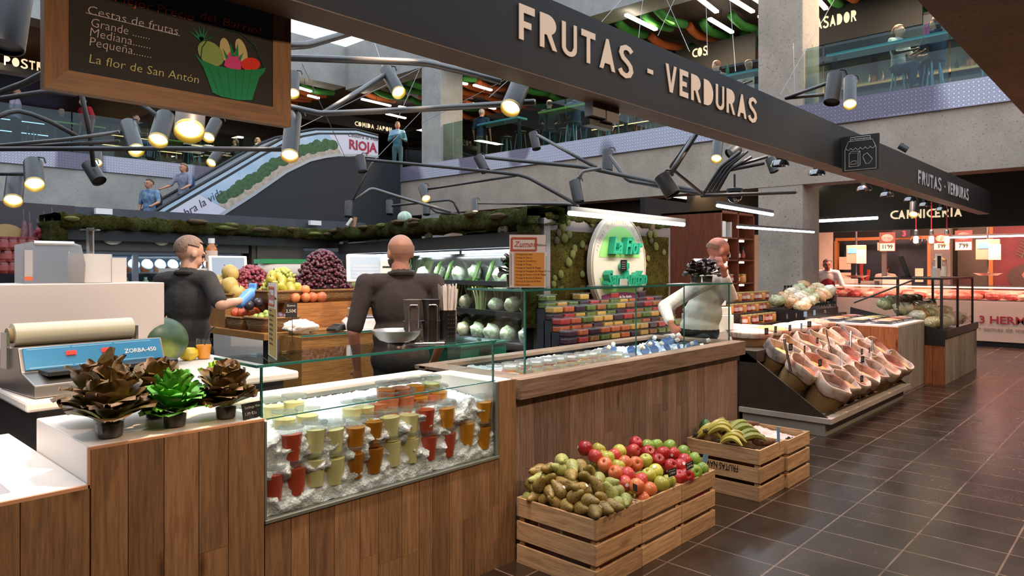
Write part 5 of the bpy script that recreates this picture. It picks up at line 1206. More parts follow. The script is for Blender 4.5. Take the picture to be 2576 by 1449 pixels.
# watermelon
def mat_melon():
    m, nt, b = _nodes('watermelon_rind'); f = noise_tex(nt, 5, 5, sc=(1.2, 1.2, .25), rough=.7); c = ramp(nt, f, [(.35, '24381e'), (.5, '39532a'), (.65, '2e4722')])
    v = noise_tex(nt, 3.2, 3)
    t_ = nt.nodes.new('ShaderNodeTexCoord'); vm = nt.nodes.new('ShaderNodeVectorMath'); vm.operation = 'DISTANCE'; vm.inputs[1].default_value = (-.01, -.13, -.05)
    nt.links.new(t_.outputs['Object'], vm.inputs[0]); ad = N(nt, 'ShaderNodeMath', _operation='MULTIPLY_ADD'); ad.inputs[1].default_value = .12; nt.links.new(v, ad.inputs[0]); nt.links.new(vm.outputs['Value'], ad.inputs[2])
    mask = ramp(nt, ad.outputs[0], [(.10, 'ffffff'), (.15, '000000')]); mx = nt.nodes.new('ShaderNodeMix'); mx.data_type = 'RGBA'
    nt.links.new(mask, mx.inputs[0]); nt.links.new(c, mx.inputs[6]); mx.inputs[7].default_value = (*L('8a9638'), 1)
    nt.links.new(mx.outputs[2], b.inputs['Base Color']); b.inputs['Roughness'].default_value = .4; return m
o = MB().sph((0, 0, 0), (.147, .155, .135), 32, 20).build('watermelon', mat_melon(), None, True, loc=(1.585, 4.22, 1.086), ang=0); tag(o, 'whole dark green watermelon with a yellow field spot on the white table', 'watermelon')
p = onZ(480, 925, .952)
t = thing('juice_glass', 'plastic cup of orange juice with a bent black straw on the white table', 'drink', (1.86, 4.28, .951))
MB().lathe([(.034, .004), (.044, .085), (0, .085)], 20).build('juice', mk('juice_bright', 'f2a02c', .3, sss=.2), t, True); MB().lathe([(.036, 0), (.047, .12), (.049, .122)], 20).build('cup', M_cup, t, True)
MB().tube([(-.01, 0, .02), (.02, 0, .15), (.028, 0, .165), (.065, 0, .19)], .004, 6).build('straw', M_blk, t, True)
o = MB().sph((0, 0, 0), (.055, .045, .04), 14, 9, fn=lambda v: v*(1+.3*mnoise.noise(v*3))).build('yellow_pepper', mk('pepper_yellow', 'e0c034', .35), None, True, loc=(1.77, 4.28, .988)); tag(o, 'lumpy yellow pepper beside the orange juice', 'pepper')
# on the white cabinet: bag dispenser, paper roll on a pole
t = thing('plastic_dispenser', 'clear plastic dispenser box wrapped in film on the white cabinet', 'dispenser', (.935, 4.24, 1.423))
M_acr = glass('smoky_acrylic', 'd8d2d0', 1.2, .1, .35)
MB().prism([(0, 0), (.27, 0), (.275, .10), (.255, .20), (.21, .215), (.05, .215), (.0, .20)], .2, Matrix.Translation((0, .2, 0)) @ FX((0, 0, 0))).build('shell', M_acr, t, True); MB().tube([(.04, .0, .207), (.22, .0, .207)], .012, 8).build('top_bar', M_steel, t, True)
MB().box(.0, -.004, .02, .035, -.001, .17).build('sticker', mk('grey_sticker', 'b8aca4', .5), t); MB().box(.0, -.005, .015, .035, -.0045, .035).build('orange_mark', mk('orange_mark', 'e06a40', .5), t)
t = thing('paper_roll_stand', 'fat roll of white kitchen paper on a steel pole on the cabinet', 'paper roll', (1.262, 4.34, 1.423))
MB().lathe([(.02, 0), (.105, 0), (.105, .155), (.02, .155)], 28).build('paper_roll', mk('kitchen_paper', 'd9cfc2', .9, bmp=(60, .2)), t, True); MB().lathe([(.02, 0), (.02, .30), (0, .30)], 14).lathe([(.05, .285), (.05, .292), (0, .292)], 14).build('steel_pole', M_steel, t, True)
MB().box(.09, -.06, .0, .165, -.055, .135).build('loose_sheet', MATS['kitchen_paper'], t)
# far left spice stall: braids of peppers, jars
t = thing('rear_stall_board', 'dark panel of the next stall at the far left with hanging braids', 'stall', (.3, 8.6, 0), ang1)
MB().box(-.4, 0, 0, 2.2, .08, 2.2).build('panel', mk('plum_panel', '3e3337', .6), t); MB().box(-.3, -.5, 0, 1.4, 0, 1.24).build('counter_block', M_stand, t)
for i, (u, v0, v1, w, m) in enumerate(((60, 555, 640, .03, 'pale'), (75, 560, 650, .028, 'pale'), (95, 580, 640, .06, 'red'), (112, 560, 640, .05, 'dark'), (128, 590, 640, .045, 'red'), (132, 550, 610, .022, 'pale'))):
    a, b_ = onY(u, v0, 8.3), onY(u, v1, 8.3); mb = MB()
    t = thing('hanging_braid', f'hanging braid of dried peppers or sausages at the far left, {ordinal(i)} from left', 'braid', a, 0, 'braids hung at the far left stall')
    rr = random.Random(i); hh = a.z-b_.z
    if m == 'pale': mb.tube([(0, 0, 0), (.01, 0, -hh*.3), (0, 0, -hh*.6), (.01, 0, -hh)], [w*.5, w, w*1.1, w*.6], 8)
    else:
        for k in range(26): mb.sph((rr.uniform(-w, w), rr.uniform(-.04, .04), -hh*rr.random()), (w*.35, w*.3, w*.6), 6, 5)
    mb.build('braid_body', {'pale': mk('sausage_pale', '8a5f62', .6, var=(30, '6a4446')), 'red': mk('dried_pepper', '7a1f26', .35, var=(20, 'a04048')), 'dark': mk('dried_dark', '3a2624', .5)}[m], t, True)
    MB().tube([(0, 0, 0), (0, .02, .12)], .004, 5).build('string', M_clip, t)
o = MB().lathe([(0, 0), (.19, 0), (.19, .02), (0, .02)], 28, Matrix.Rotation(PI/2, 4, 'X')).build('wooden_disc', mk('drum_wood', 'b5935c', .6, var=(3, 'a07c48')), None, True, loc=onY(14, 612, 8.35)); tag(o, 'round pale wooden board hanging at the far left edge', 'board')
rj = bottle('preserve_jar', '-', 'jar', [([(.05, 0), (.052, .01), (.052, .10), (.045, .11)], mk('jar_red', '6a1f1a', .2, var=(30, '8a3a30'))), ([(.053, .03), (.053, .08)], mk('jar_label_red', 'a8504a', .6)), ([(.05, .11), (.05, .13), (0, .131)], mk('jar_lid_red', '8a3a3a', .4))], ['body', 'label_band', 'lid'])
q = []
for k in range(3):
    for i in range(4): q.append(put(rj, onY(8+i*23+(k % 2)*9, 688-k*29, 8.1)-Vector((0, 0, .0)), 0, None, 'red jars stacked at the far left'))
number_row(q, 'red preserve jar stacked at the far left stall, {n} counted from left')
for k in range(3): z_ = onY(40, 689-k*29, 8.1).z; struct(MB().box(-.1, 8.0, z_-.02, 1.0, 8.35, z_-.003).build('trim_jar_shelf', M_blk))
# ---------------------------------------------------------------- fruit stand and till desk
t = thing('fruit_table', 'wooden fruit table with dark legs behind the two shop assistants', 'table', (2.66, 5.06, 0))
M_ho = wood('honey_wood', 'a87038', 'c08a4c', 'x', knots=False)
MB().box(0, 0, .945, 2.0, 1.25, 1.0).build('top', M_ho, t, bevel=.004)
for x in (.08, 1.9):
    for y in (.08, 1.15): MB().box(x-.03, y-.03, 0, x+.03, y+.03, .945).build('leg', M_blk, t)
MB().box(.1, .1, .25, 1.9, 1.15, .28).build('lower_shelf', M_stand, t)
t = thing('tier_box', 'long plank box raising the rear fruit baskets on the table', 'box', (2.98, 5.26, 1.001))
for x0, x1 in ((0, .62), (.625, 1.3)):
    mb = MB(); mb.cr = R.random(); mb.box(x0, 0, 0, x1, .02, .21); mb.build('front_board', wood('tier_wood', '9a5f30', 'b27a44', 'x', knots=False), t)
MB().box(0, .02, .0, 1.3, .9, .21).build('box_body', MATS['tier_wood'], t)
t = thing('till_desk', 'square wooden till desk with a glass top in front of the fruit', 'desk', (2.78, 4.72, 0))
MB().box(0, 0, .0, .95, .33, .985).build('body', M_ho, t, bevel=.004); MB().box(-.01, -.01, .987, .96, .34, .997).build('glass_top', M_glass, t); MB().box(-.01, -.012, .986, .96, -.009, .998).build('glass_edge', M_gedge, t)
scale_machine('white till scale with an angled touch screen beside the bald man', (3.53, 4.93, 1.0), -.5, 1.0, True)
t = thing('touch_monitor', 'second white touch monitor half hidden behind the grapes', 'monitor', (3.1, 6.55, 1.0), -.15)
MB().cb((0, 0, .50), (.36, .04, .25), Matrix.Rotation(-.15, 4, 'X')).build('housing', M_white, t, bevel=.01); MB().cb((0, -.095, .50), (.30, .002, .19), Matrix.Translation((0, .075, 0)) @ Matrix.Rotation(-.15, 4, 'X')).build('display', MATS['scale_display'], t); MB().box(-.04, .0, 0, .04, .06, .4).build('neck', M_white, t)
p = onZ(805, 828, 1.0)
t = thing('card_reader', 'dark card terminal lying on the till desk', 'card terminal', (3.12, 4.86, .998), .5)
MB().prism([(0, 0), (.17, 0), (.17, .045), (.1, .05), (0, .025)], .08, frame((0, .04, 0), (1, 0, 0), (0, 0, 1))).build('body', M_blk, t, bevel=.005); MB().cb((.12, 0, .052), (.06, .055, .004)).build('display', mk('lcd', '5a6a5a', .2), t)
o = MB().cb((0, 0, 0), (.24, .13, .003)).build('paper_sheet', M_white, None, loc=(3.36, 4.80, 1.0), rz=.1); tag(o, 'white paper sheet lying at the right of the till desk', 'paper')
o = MB().sph((0, 0, 0), 1, 20, 12, fn=lambda v: v*(1+.35*mnoise.noise(v*2.6)+.2*mnoise.noise(v*5))).build('paper_towel', mk('tissue', 'e4ddd6', .9), None, True, loc=(2.90, 4.93, 1.04), ang=0); o.scale = (.13, .09, .06); tag(o, 'crumpled white paper towels heaped on the till desk', 'paper towel')
# baskets and fruit
def basket(label, loc, w, d, h, rz=0):
    t = thing('wicker_basket', label, 'basket', loc, rz, 'wicker baskets on the fruit table')
    pr = []
    mb = MB(); n = 32; vs = []; K = [(.86, 0), (.93, h*.5), (1, h), (1.03, h+.008), (.95, h), (.84, .02)]
    for k, z in K:
        for i in range(n):
            a = 2*PI*i/n; cx, cy = math.cos(a), math.sin(a); m_ = (abs(cx)**6+abs(cy)**6)**(1/6); vs.append((cx/m_*w/2*k, cy/m_*d/2*k, z))
    fs = [(j*n+i, j*n+(i+1) % n, (j+1)*n+(i+1) % n, (j+1)*n+i) for j in range(len(K)-1) for i in range(n)]+[tuple(range(n-1, -1, -1))]
    mb.add(vs, fs); mb.build('wicker_body', mat_weave_v, t, True, ang=0)
    mb = MB(); mb.tube([vs[2*n+i % n] for i in range(n+1)], .009, 6); mb.build('rim', M_basket, t, True); return t
mat_weave_v = mat_weave('wicker_bands', '5c3d20', 'b28a54', 28)
basket('wicker basket of figs and plums at the front left of the fruit table', (2.84, 5.27, 1.001), .34, .36, .11)
basket('wicker basket of persimmons at the near corner of the fruit table', (2.80, 5.62, 1.001), .26, .30, .10)
basket('wicker basket behind the menu holding yellow papayas', (3.0, 5.50, 1.212), .30, .42, .10)
basket('wicker basket under the big dark grape heap', (3.47, 5.52, 1.212), .56, .46, .10)
basket('wicker basket of green melons under the till screen', (4.0, 5.50, 1.212), .50, .44, .10)
basket('wicker basket of melons and red grapes at the rear left', (2.95, 6.05, 1.18), .50, .5, .10)
tag(MB().box(2.7, 5.8, 1.001, 3.25, 6.3, 1.18).build('riser_box', M_ho), 'plain wooden riser under the rear left basket', 'riser')
def grapes(label, loc, mat, n, sx, sy, sz, seed, gr=.0165):
    t = thing('grape_heap', label, 'grapes', loc, 0, 'heaps of grapes'); rr = random.Random(seed); mb = MB()
    for i in range(n):
        a = rr.uniform(0, 2*PI); zt = rr.random()**1.3; k = math.sqrt(max(0, 1-zt**1.2))*rr.uniform(.82, 1.04)
        mb.sph((sx*k*math.cos(a), sy*k*math.sin(a), sz*zt), gr*rr.uniform(.85, 1.15), 8, 6)
    mb.build('berries', mat, t, True, ang=0)
    MB().lathe([(sx*.84, 0), (sx*.76, sz*.35), (sx*.44, sz*.72), (0, sz*.86)], 14, None, 1, sy/sx).build('heap_core', mk('grape_core', '2a1418', .6) if 'green' not in label else mk('grape_core_green', '8a8a3a', .6), t, True)
    mb = MB()
    for i in range(5): mb.tube([(rr.uniform(-.5, .5)*sx, rr.uniform(-.5, .1)*sy, sz*.7), (rr.uniform(-.7, .7)*sx, -.6*sy, sz*.75)], .0025, 5)
    mb.build('stems', M_stemm, t); return t
M_gd = fruitmat('grape_dark', [(.35, '3a1420'), (.65, '642430')], 20, .3); M_gr = fruitmat('grape_red', [(.35, '6a1c28'), (.65, '98404a')], 20, .3); M_gg = fruitmat('grape_green', [(.35, '9aa040'), (.65, 'c0bc66')], 20, .3)
grapes('tall heap of dark purple grapes in the middle of the fruit table', (3.46, 5.52, 1.30), M_gd, 760, .27, .22, .36, 1)
grapes('heap of red grapes at the left of the fruit table', (3.03, 6.0, 1.28), M_gr, 480, .22, .2, .24, 2)
grapes('heap of pale green grapes between the red and purple ones', (3.16, 5.70, 1.30), M_gg, 300, .18, .15, .20, 3)
def fruits(name, cat, m, rad, pts, labelfmt, group, stem=True):
    q = []; proto = None
    for p in pts:
        if proto is None:
            proto = thing(name, '-', cat); MB().sph((0, 0, 0), rad, 16, 10, fn=lambda v: v*(1-.12*max(0, v.z)**8)).build('flesh', m, proto, True, ang=0)
            rr = rad if isinstance(rad, (int, float)) else rad[2]
            MB().tube([(0, 0, rr*.8), (.003, 0, rr*1.12)], .003, 5).build('stem', M_stemm, proto)
        q.append(put(proto, p, 0, None, group, rot=(R.uniform(-.6, .6), R.uniform(-.6, .6), R.uniform(0, 6)), sc=R.uniform(.92, 1.08)))
    number_row(q, labelfmt); return q
fruits('persimmon', 'persimmon', fruitmat('persimmon', [(.3, 'b04020'), (.7, 'd0602a')], 9), (.05, .05, .046), [(2.74, 5.56, 1.13), (2.82, 5.55, 1.13), (2.88, 5.62, 1.125), (2.74, 5.67, 1.125), (2.82, 5.68, 1.13)], 'orange red persimmon in the near corner basket, {n} from left', 'persimmons')
fruits('green_fig', 'fig', fruitmat('fig_green', [(.3, '8a9a3a'), (.7, 'a8b050')], 12), .026, [(2.72, 5.22, 1.115), (2.76, 5.20, 1.12), (2.74, 5.26, 1.125), (2.78, 5.25, 1.145), (2.79, 5.18, 1.115), (2.72, 5.30, 1.115)], 'small green fig in the front left basket, {n} from left', 'figs')
fruits('purple_fig', 'fig', fruitmat('fig_purple', [(.3, '4a2c38'), (.7, '705060')], 12), .026, [(2.83, 5.20, 1.115), (2.87, 5.19, 1.115), (2.91, 5.20, 1.11), (2.85, 5.26, 1.125), (2.90, 5.26, 1.12), (2.94, 5.25, 1.11), (2.95, 5.17, 1.11)], 'small purple fig in the front left basket, {n} from left', 'figs')
fruits('papaya', 'papaya', fruitmat('papaya', [(.3, 'a09a30'), (.7, 'c8b048')], 6), (.042, .042, .075), [(2.90, 5.36, 1.33), (2.97, 5.35, 1.33), (3.05, 5.35, 1.33), (3.12, 5.36, 1.32), (2.93, 5.44, 1.38), (3.02, 5.44, 1.38), (3.10, 5.45, 1.37), (2.97, 5.53, 1.42), (3.06, 5.53, 1.41)], 'yellow green papaya on the fruit table, {n} from left', 'papayas')
fruits('melon', 'melon', fruitmat('melon_green', [(.3, '7f9460'), (.7, 'a3ad78')], 18, .6), (.075, .075, .085), [(3.84, 5.42, 1.36), (4.0, 5.40, 1.36), (4.15, 5.44, 1.36), (3.92, 5.54, 1.45), (4.08, 5.56, 1.45), (3.86, 5.62, 1.37)], 'round netted green melon under the till screen, {n} from left', 'green melons')
fruits('yellow_melon', 'melon', fruitmat('melon_yellow', [(.3, 'b89848'), (.7, 'd0b068')], 8, .5), (.07, .07, .085), [(2.80, 5.92, 1.35), (2.78, 6.08, 1.37), (2.84, 6.0, 1.46), (2.83, 5.85, 1.28)], 'yellow melon at the left of the red grapes, {n} from left', 'yellow melons')
fruits('peach', 'peach', fruitmat('peach', [(.35, 'c05a3a'), (.65, 'd88a50')], 9, .5), .045, [(3.06, 5.30, 1.256), (3.15, 5.29, 1.256), (3.23, 5.31, 1.256), (3.30, 5.29, 1.256), (3.17, 5.33, 1.32), (3.10, 5.36, 1.26)], 'peach lying on the tier box in front of the grapes, {n} from left', 'peaches')
fruits('plum', 'plum', fruitmat('plum', [(.3, '2a2028'), (.7, '44343c')], 9, .35), .04, [(2.72, 5.42, 1.20), (2.80, 5.42, 1.22), (2.76, 5.48, 1.24)], 'dark plum beside the blue gloved hand, {n} from left', 'plums')
t = thing('juice_crate', 'low white crate behind the melons carrying two amber bottles', 'crate', (3.1, 6.9, 0), .1)
MB().box(-.45, -.2, 0, .45, .2, 1.50).build('crate_body', mk('crate_white', 'd8cfc4', .5), t)
ab = bottle('amber_bottle', '-', 'bottle', [([(.05, 0), (.054, .01), (.05, .08), (.055, .14), (.052, .19), (.026, .23), (.024, .24)], mk('honey_amber', 'b8641a', .15, coat=.4)), ([(.0555, .06), (.0555, .17)], mk('bottle_white_label', 'd0b4a0', .6)), ([(.03, .24), (.03, .29), (0, .291)], M_capb)], ['body', 'label_band', 'cap'], 16)
q = [put(ab, (2.86+i*.17, 6.80, 1.502), 0, None, 'amber bottles on the white crate') for i in range(2)]; q[0]['label'] = 'left amber bottle with a white cap above the melons'; q[1]['label'] = 'right amber bottle with a white cap above the melons'
# green crate and rear worktop by the bald man, small things on the ice case
t = thing('rear_worktop', 'low dark worktop behind the big counter', 'worktop', (3.2, 3.42, 0)); MB().box(0, 0, 0, 1.3, .5, .78).build('body', M_dark, t)
t = thing('plastic_crate', 'green plastic crate on the rear worktop behind the straw holder', 'crate', (3.22, 3.46, .781), .1)
mb = MB(); mb.box(0, 0, 0, .5, .012, .2).box(0, .328, 0, .5, .34, .2).box(0, .012, 0, .012, .328, .2).box(.488, .012, 0, .5, .328, .2).box(.012, .012, 0, .488, .328, .012).box(-.012, -.012, .18, .512, 0, .2).box(-.012, 0, .18, 0, .352, .2)
mb.build('crate_body', mk('crate_green', '1f6a50', .4), t, bevel=.004); MB().box(.19, -.014, .13, .31, -.011, .165).build('hand_hole', M_blk, t)
t = thing('steel_bowl', 'shallow steel bowl on a foot on top of the ice case', 'bowl', (2.02, 2.60, 1.1405))
MB().lathe([(.045, 0), (.042, .012), (.035, .016), (.08, .03), (.108, .058), (.115, .074), (.118, .076), (.112, .07), (.075, .034), (0, .022)], 32).build('bowl', mk('bowl_steel', '8f8b88', .35, 1), t, True)
t = thing('cup_rack', 'wire rack with two stacks of black cups on the ice case', 'rack', (2.185, 2.62, 1.1405), -.55)
mb = MB()
for x in (-.045, .045): mb.tube([(x-.022, -.045, .008), (x-.022, -.045, .175), (x-.017, -.045, .185), (x+.017, -.045, .185), (x+.022, -.045, .175), (x+.022, -.045, .008)], .0025, 6)
mb.tube([(-.1, -.045, .004), (.1, -.045, .004), (.1, .05, .004), (-.1, .05, .004), (-.1, -.045, .004)], .003, 6); mb.build('wire_frame', M_steel, t, True)
for x in (-.045, .045):
    for k in range(2): MB().lathe([(.036, 0), (.044, .09), (.046, .1), (0, .1)], 18).build('cup_stack', mk('cup_black', '26211f', .4) if x > 0 else mk('cup_brown_sleeve', '4a403c', .7), t, True, loc=(x, 0, .008+.102*k))
t = thing('straw_holder', 'perforated steel holder full of paper-wrapped straws on the ice case', 'straw holder', (2.325, 2.60, 1.1405))
MB().lathe([(.05, 0), (.05, .155), (.048, .155), (.048, .003)], 28).build('steel_cylinder', mk('perforated_steel', '9a9692', .25, 1), t, True)
mb = MB()
for j in range(6):
    for i in range(24):
        if i % 8 < 4: mb.sph((.0502*math.cos(2*PI*i/24), .0502*math.sin(2*PI*i/24), .03+j*.02), .003, 6, 4)
mb.build('perforations', M_blk, t)
rr = random.Random(3)
for i in range(30):
    a = rr.uniform(0, 2*PI); k = .04*math.sqrt(rr.random()); x, y = k*math.cos(a), k*math.sin(a)
    MB().tube([(x*.7, y*.7, .01), (x*1.35, y*1.35, .27+rr.uniform(-.015, .015))], .0042, 6).build('straw', mk('straw_paper' if i % 3 else 'straw_grey', 'd8cfc8' if i % 3 else '7a706c', .8), t, True)
# menus
M_zum = mk('menu_orange', 'd98f3a', .6); M_zy = mk('menu_ochre', 'b09040', .6); M_zr = mk('menu_red', 'b03a34', .6); M_ink = mk('menu_ink', '4a2c1c', .8); M_leafr = mk('leaf_print', 'b0502c', .7); M_mp = mk('menu_paper', 'ddd2ce', .5)
def menu(label, loc, rz, w, h, low, lines):
    t = thing('menu_stand', label, 'menu', loc, rz)
    MB().box(-w/2, -.002, .0, w/2, .0015, h).build('acrylic_sheet', M_clip, t); MB().box(-w/2, -.03, 0, w/2, .05, .003).build('foot', M_clip, t)
    MB().box(-w/2+.004, -.0032, .006, w/2-.004, -.0022, h-.004).build('paper', M_mp, t)
    MB().box(-w*.36, -.004, .012, w*.44, -.0033, h*.66).build('colour_panel', low, t)
    mb = MB(); rr2 = random.Random(8)
    for i in range(46):
        s = i/46*2*(.56+.22); fx, fz = (s, 0) if s < .56 else ((.56, s-.56) if s < .78 else ((.56-(s-.78), .22) if s < 1.34 else (0, .22-(s-1.34))))
        mb.cr = 0; mb.sph((-w*.42+fx*w*1.14, -.0042, h*.70+fz*h), (w*.032, .0006, w*.032), 6, 4, Matrix.Rotation(0, 4, 'Y'))
    mb.build('leaf_border', M_leafr, t)
    mb = MB(); text(mb, 'Zumos', w*.2, FX((-w*.08, -.0045, h*.77)), .0003, shear=.3); mb.box(-w*.25, -.0046, h*.762, w*.1, -.0043, h*.766); mb.build('title', M_zr, t)
    mb = MB(); text(mb, 'Fefone', w*.09, FX((w*.36, -.0045, h*.78)), .0003, shear=.2)
    for i, l in enumerate(lines): text(mb, l, w*.066, FX((-w*.32, -.0046, h*(.615-.062*i))), .0002, 'LEFT', sx=.95)
    for i in range(9): text(mb, '3,50', w*.05, frame((-w*.42, -.0045, h*(.06+.065*i)), (0, 0, 1), (-1, 0, 0)), .0002, 'LEFT')
    mb.build('printing', M_ink, t); return t
ZL = ['Orange juice only', 'Orange & Carrot', 'Orange & Strawberry', 'Orange & Mango', 'Orange & Papaya & Mango', 'Orange & Pineapple & Mango & Kiwi', 'Orange & Passion fruit & Mango', 'Orange & Berries & Banana', 'Soursop & Spinach & Mint', 'Mint lemonade']
a_, b_ = onY(1270, 722, 2.66), onY(1368, 722, 2.66)
menu('orange juice menu in an acrylic stand on the big glass case', ((a_.x+b_.x)/2-.0, 2.64, 1.386), -.72, .215, .307, M_zum, ZL)
pz = onZ(681, 907, 1.1405)
menu('ochre juice menu seen at an angle on the left end of the ice case', (1.405, 2.60, 1.1405), -1.93+.02, .21, .305, M_zy, ['Zumo solo', 'Naranja & Zanahoria', 'Naranja & Fresa', 'Naranja & Mango', 'Orange & Papaya', 'Orange & Kiwi', 'Passion & Mango', 'Banana & Berries'])
t = thing('price_card', 'black 2,50 price card on a wire in a clear block on the ice case', 'price card', (1.535, 2.68, 1.1405), -.5)
MB().cb((0, 0, .025), (.022, .022, .05)).build('clear_block', M_clip, t); MB().tube([(0, 0, .05), (0, 0, .17)], .0012, 5).build('wire', M_blk, t); MB().cb((-.005, 0, .185), (.048, .002, .062)).build('card', M_slate, t)
mb = MB(); text(mb, 'Zumos', .012, FX((-.005, -.0014, .2)), .0002); text(mb, '2,50€', .018, FX((-.005, -.0014, .175)), .0002); mb.build('chalk_writing', M_chalk, t)
t = thing('price_card', 'small black price card on a wire before the round sign', 'price card', (4.02, 2.70, 1.386), -.7)
MB().cb((0, 0, .02), (.045, .03, .04)).build('clear_block', M_white, t); MB().tube([(0, 0, .04), (0, 0, .10)], .0012, 5).build('wire', M_blk, t); MB().cb((0, 0, .135), (.042, .002, .072)).build('card', M_slate, t)
mb = MB()
for k in range(4): mb.box(-.014, -.0014, .112+k*.014, .014, -.0011, .116+k*.014)
mb.build('chalk_writing', M_chalk, t)
for i, (x, w, lb) in enumerate(((3.62, .16, 'dark leaflet lying by the orange menu on the glass'), (4.62, .2, 'pale leaflet lying in the middle of the glass top'), (4.95, .22, 'dark leaflet lying beside the right lettuces on the glass'))):
    tag(MB().cb((x, 2.62, 1.3875), (w, .09, .003)).build('leaflet', M_slate if i != 1 else M_mp), lb, 'leaflet', 'leaflets on the big glass case')
g = 'small plants on the big glass case'
potted('potted_lettuce', 'dark lettuce with green heart in a white pot, left of the pair', 'lettuce', (4.99, 2.68, 1.386), lettuce_head(20, .10, random.Random(31), 1.6, .016, .5, 1.5, .5), M_ldark, .045, .07, group=g)
potted('potted_lettuce', 'dark lettuce with green heart in a white pot, right of the pair', 'lettuce', (5.17, 2.68, 1.386), lettuce_head(20, .11, random.Random(32), 1.6, .016, .5, 1.5, .5), M_ldark, .045, .07, group=g)
potted('potted_lettuce', 'dark mushroom-like plant with bright green top in a glass beside the menu', 'plant', (3.17, 2.93, 1.386), lettuce_head(16, .11, random.Random(33), 1.2, .01, .5, 1.3, .25), M_ldark, .05, .10, group=g)
lettuce_head(10, .08, random.Random(34), .8, .008, .45, 1.5, .9).build('green_top', M_lgrn, [o for o in COL.objects if o.get('label', '').startswith('dark mushroom')][0], True, loc=(0, 0, .10), ang=0)
# tubs of mixed fruit stacked behind the counter
M_tubf = [mk('fruit_tub_'+c, c, .3, var=(30, d), coat=.4) for c, d in (('3a2a34', '5a3a4a'), ('b84a30', 'd87a50'), ('c89040', 'e0b468'), ('4a5a2a', '7a8a4a'), ('8a4a2a', 'b07a50'), ('a02a30', 'c85050'))]
ft = []
for i, m in enumerate(M_tubf):
    t = thing('fruit_tub', '-', 'fruit tub'); MB().box(-.07, -.05, 0, .07, .05, .05).build('contents', m, t, bevel=.01); MB().box(-.075, -.055, .052, .075, .055, .062).build('lid', M_lid, t, bevel=.003); ft.append(t)
t = thing('fruit_shelf', 'stepped shelf of cut fruit tubs under the round sign', 'shelf', (4.75, 3.78, 0))
for k in range(4): MB().box(0, .08*k, 0, 2.0, .08*k+.09, .84+.10*k).build('step', M_char, t)
q = []
for k in range(4):
    for i in range(12):
        for l in range(2 if k < 3 else 1 if i % 3 else 2): q.append(put(ft[(i*5+k*3+l*2) % 6 if R.random() < .6 else (i//3+k) % 6], (4.83+i*.165, 3.82+.08*k, .843+.10*k+.064*l), 0, None, 'fruit tubs on the stepped shelf'))
number_row(q, 'clear tub of cut fruit on the stepped shelf, {n} counted from left')
# ---------------------------------------------------------------- people
def cap_(mb, a, b, ra, rb, n=10):
    a, b = Vector(a), Vector(b)
    if (b-a).length > 1e-4: mb.tube([a, a.lerp(b, .5), b], [ra, (ra+rb)/2, rb], n)
    mb.sph(a, ra, n, 8); mb.sph(b, rb, n, 8)
def melt(mb, name, mat_, parent, vox, smooth=4):
    """one continuous surface from overlapping volumes"""
    o = bpy.data.objects.new(name, mb.mesh(name, mat_)); COL.objects.link(o)
    m = o.modifiers.new('r', 'REMESH'); m.mode = 'VOXEL'; m.voxel_size = vox
    if smooth: s = o.modifiers.new('s', 'SMOOTH'); s.factor = .5; s.iterations = smooth
    dg = bpy.context.evaluated_depsgraph_get(); me = bpy.data.meshes.new_from_object(o.evaluated_get(dg))
    old = o.data; o.modifiers.clear(); o.data = me; bpy.data.meshes.remove(old); me.name = name
    me.polygons.foreach_set('use_smooth', [True]*len(me.polygons)); o.parent = parent; return o
def skinm(n, c, c2): return mk('skin_'+n, c, .5, var=(9, c2), sss=.08)
SK = skinm('warm', 'c48a6a', 'b0745a'); SK2 = skinm('pale', 'c89a80', 'b8846a'); SK3 = skinm('rosy', 'c07a62', 'a86450')
def cloth(n, c, c2=None, sc=(1, 1, 1), bm=(12, .5, .02)): return mk('cloth_'+n, c, .9, var=(14, c2 or c), bmp=bm)
M_hair = {k: mk('hair_'+k, c, .6, var=(60, d), bmp=(90, .6)) for k, c, d in (('dark', '2a2019', '3a2c22'), ('brown', '4a3526', '5c4432'), ('grey', '8a8680', 'a09c96'), ('buzz', '6a4e3c', '8a6a54'), ('black', '1c1816', '28221e'), ('ginger', '7a5236', '8e6444'))}
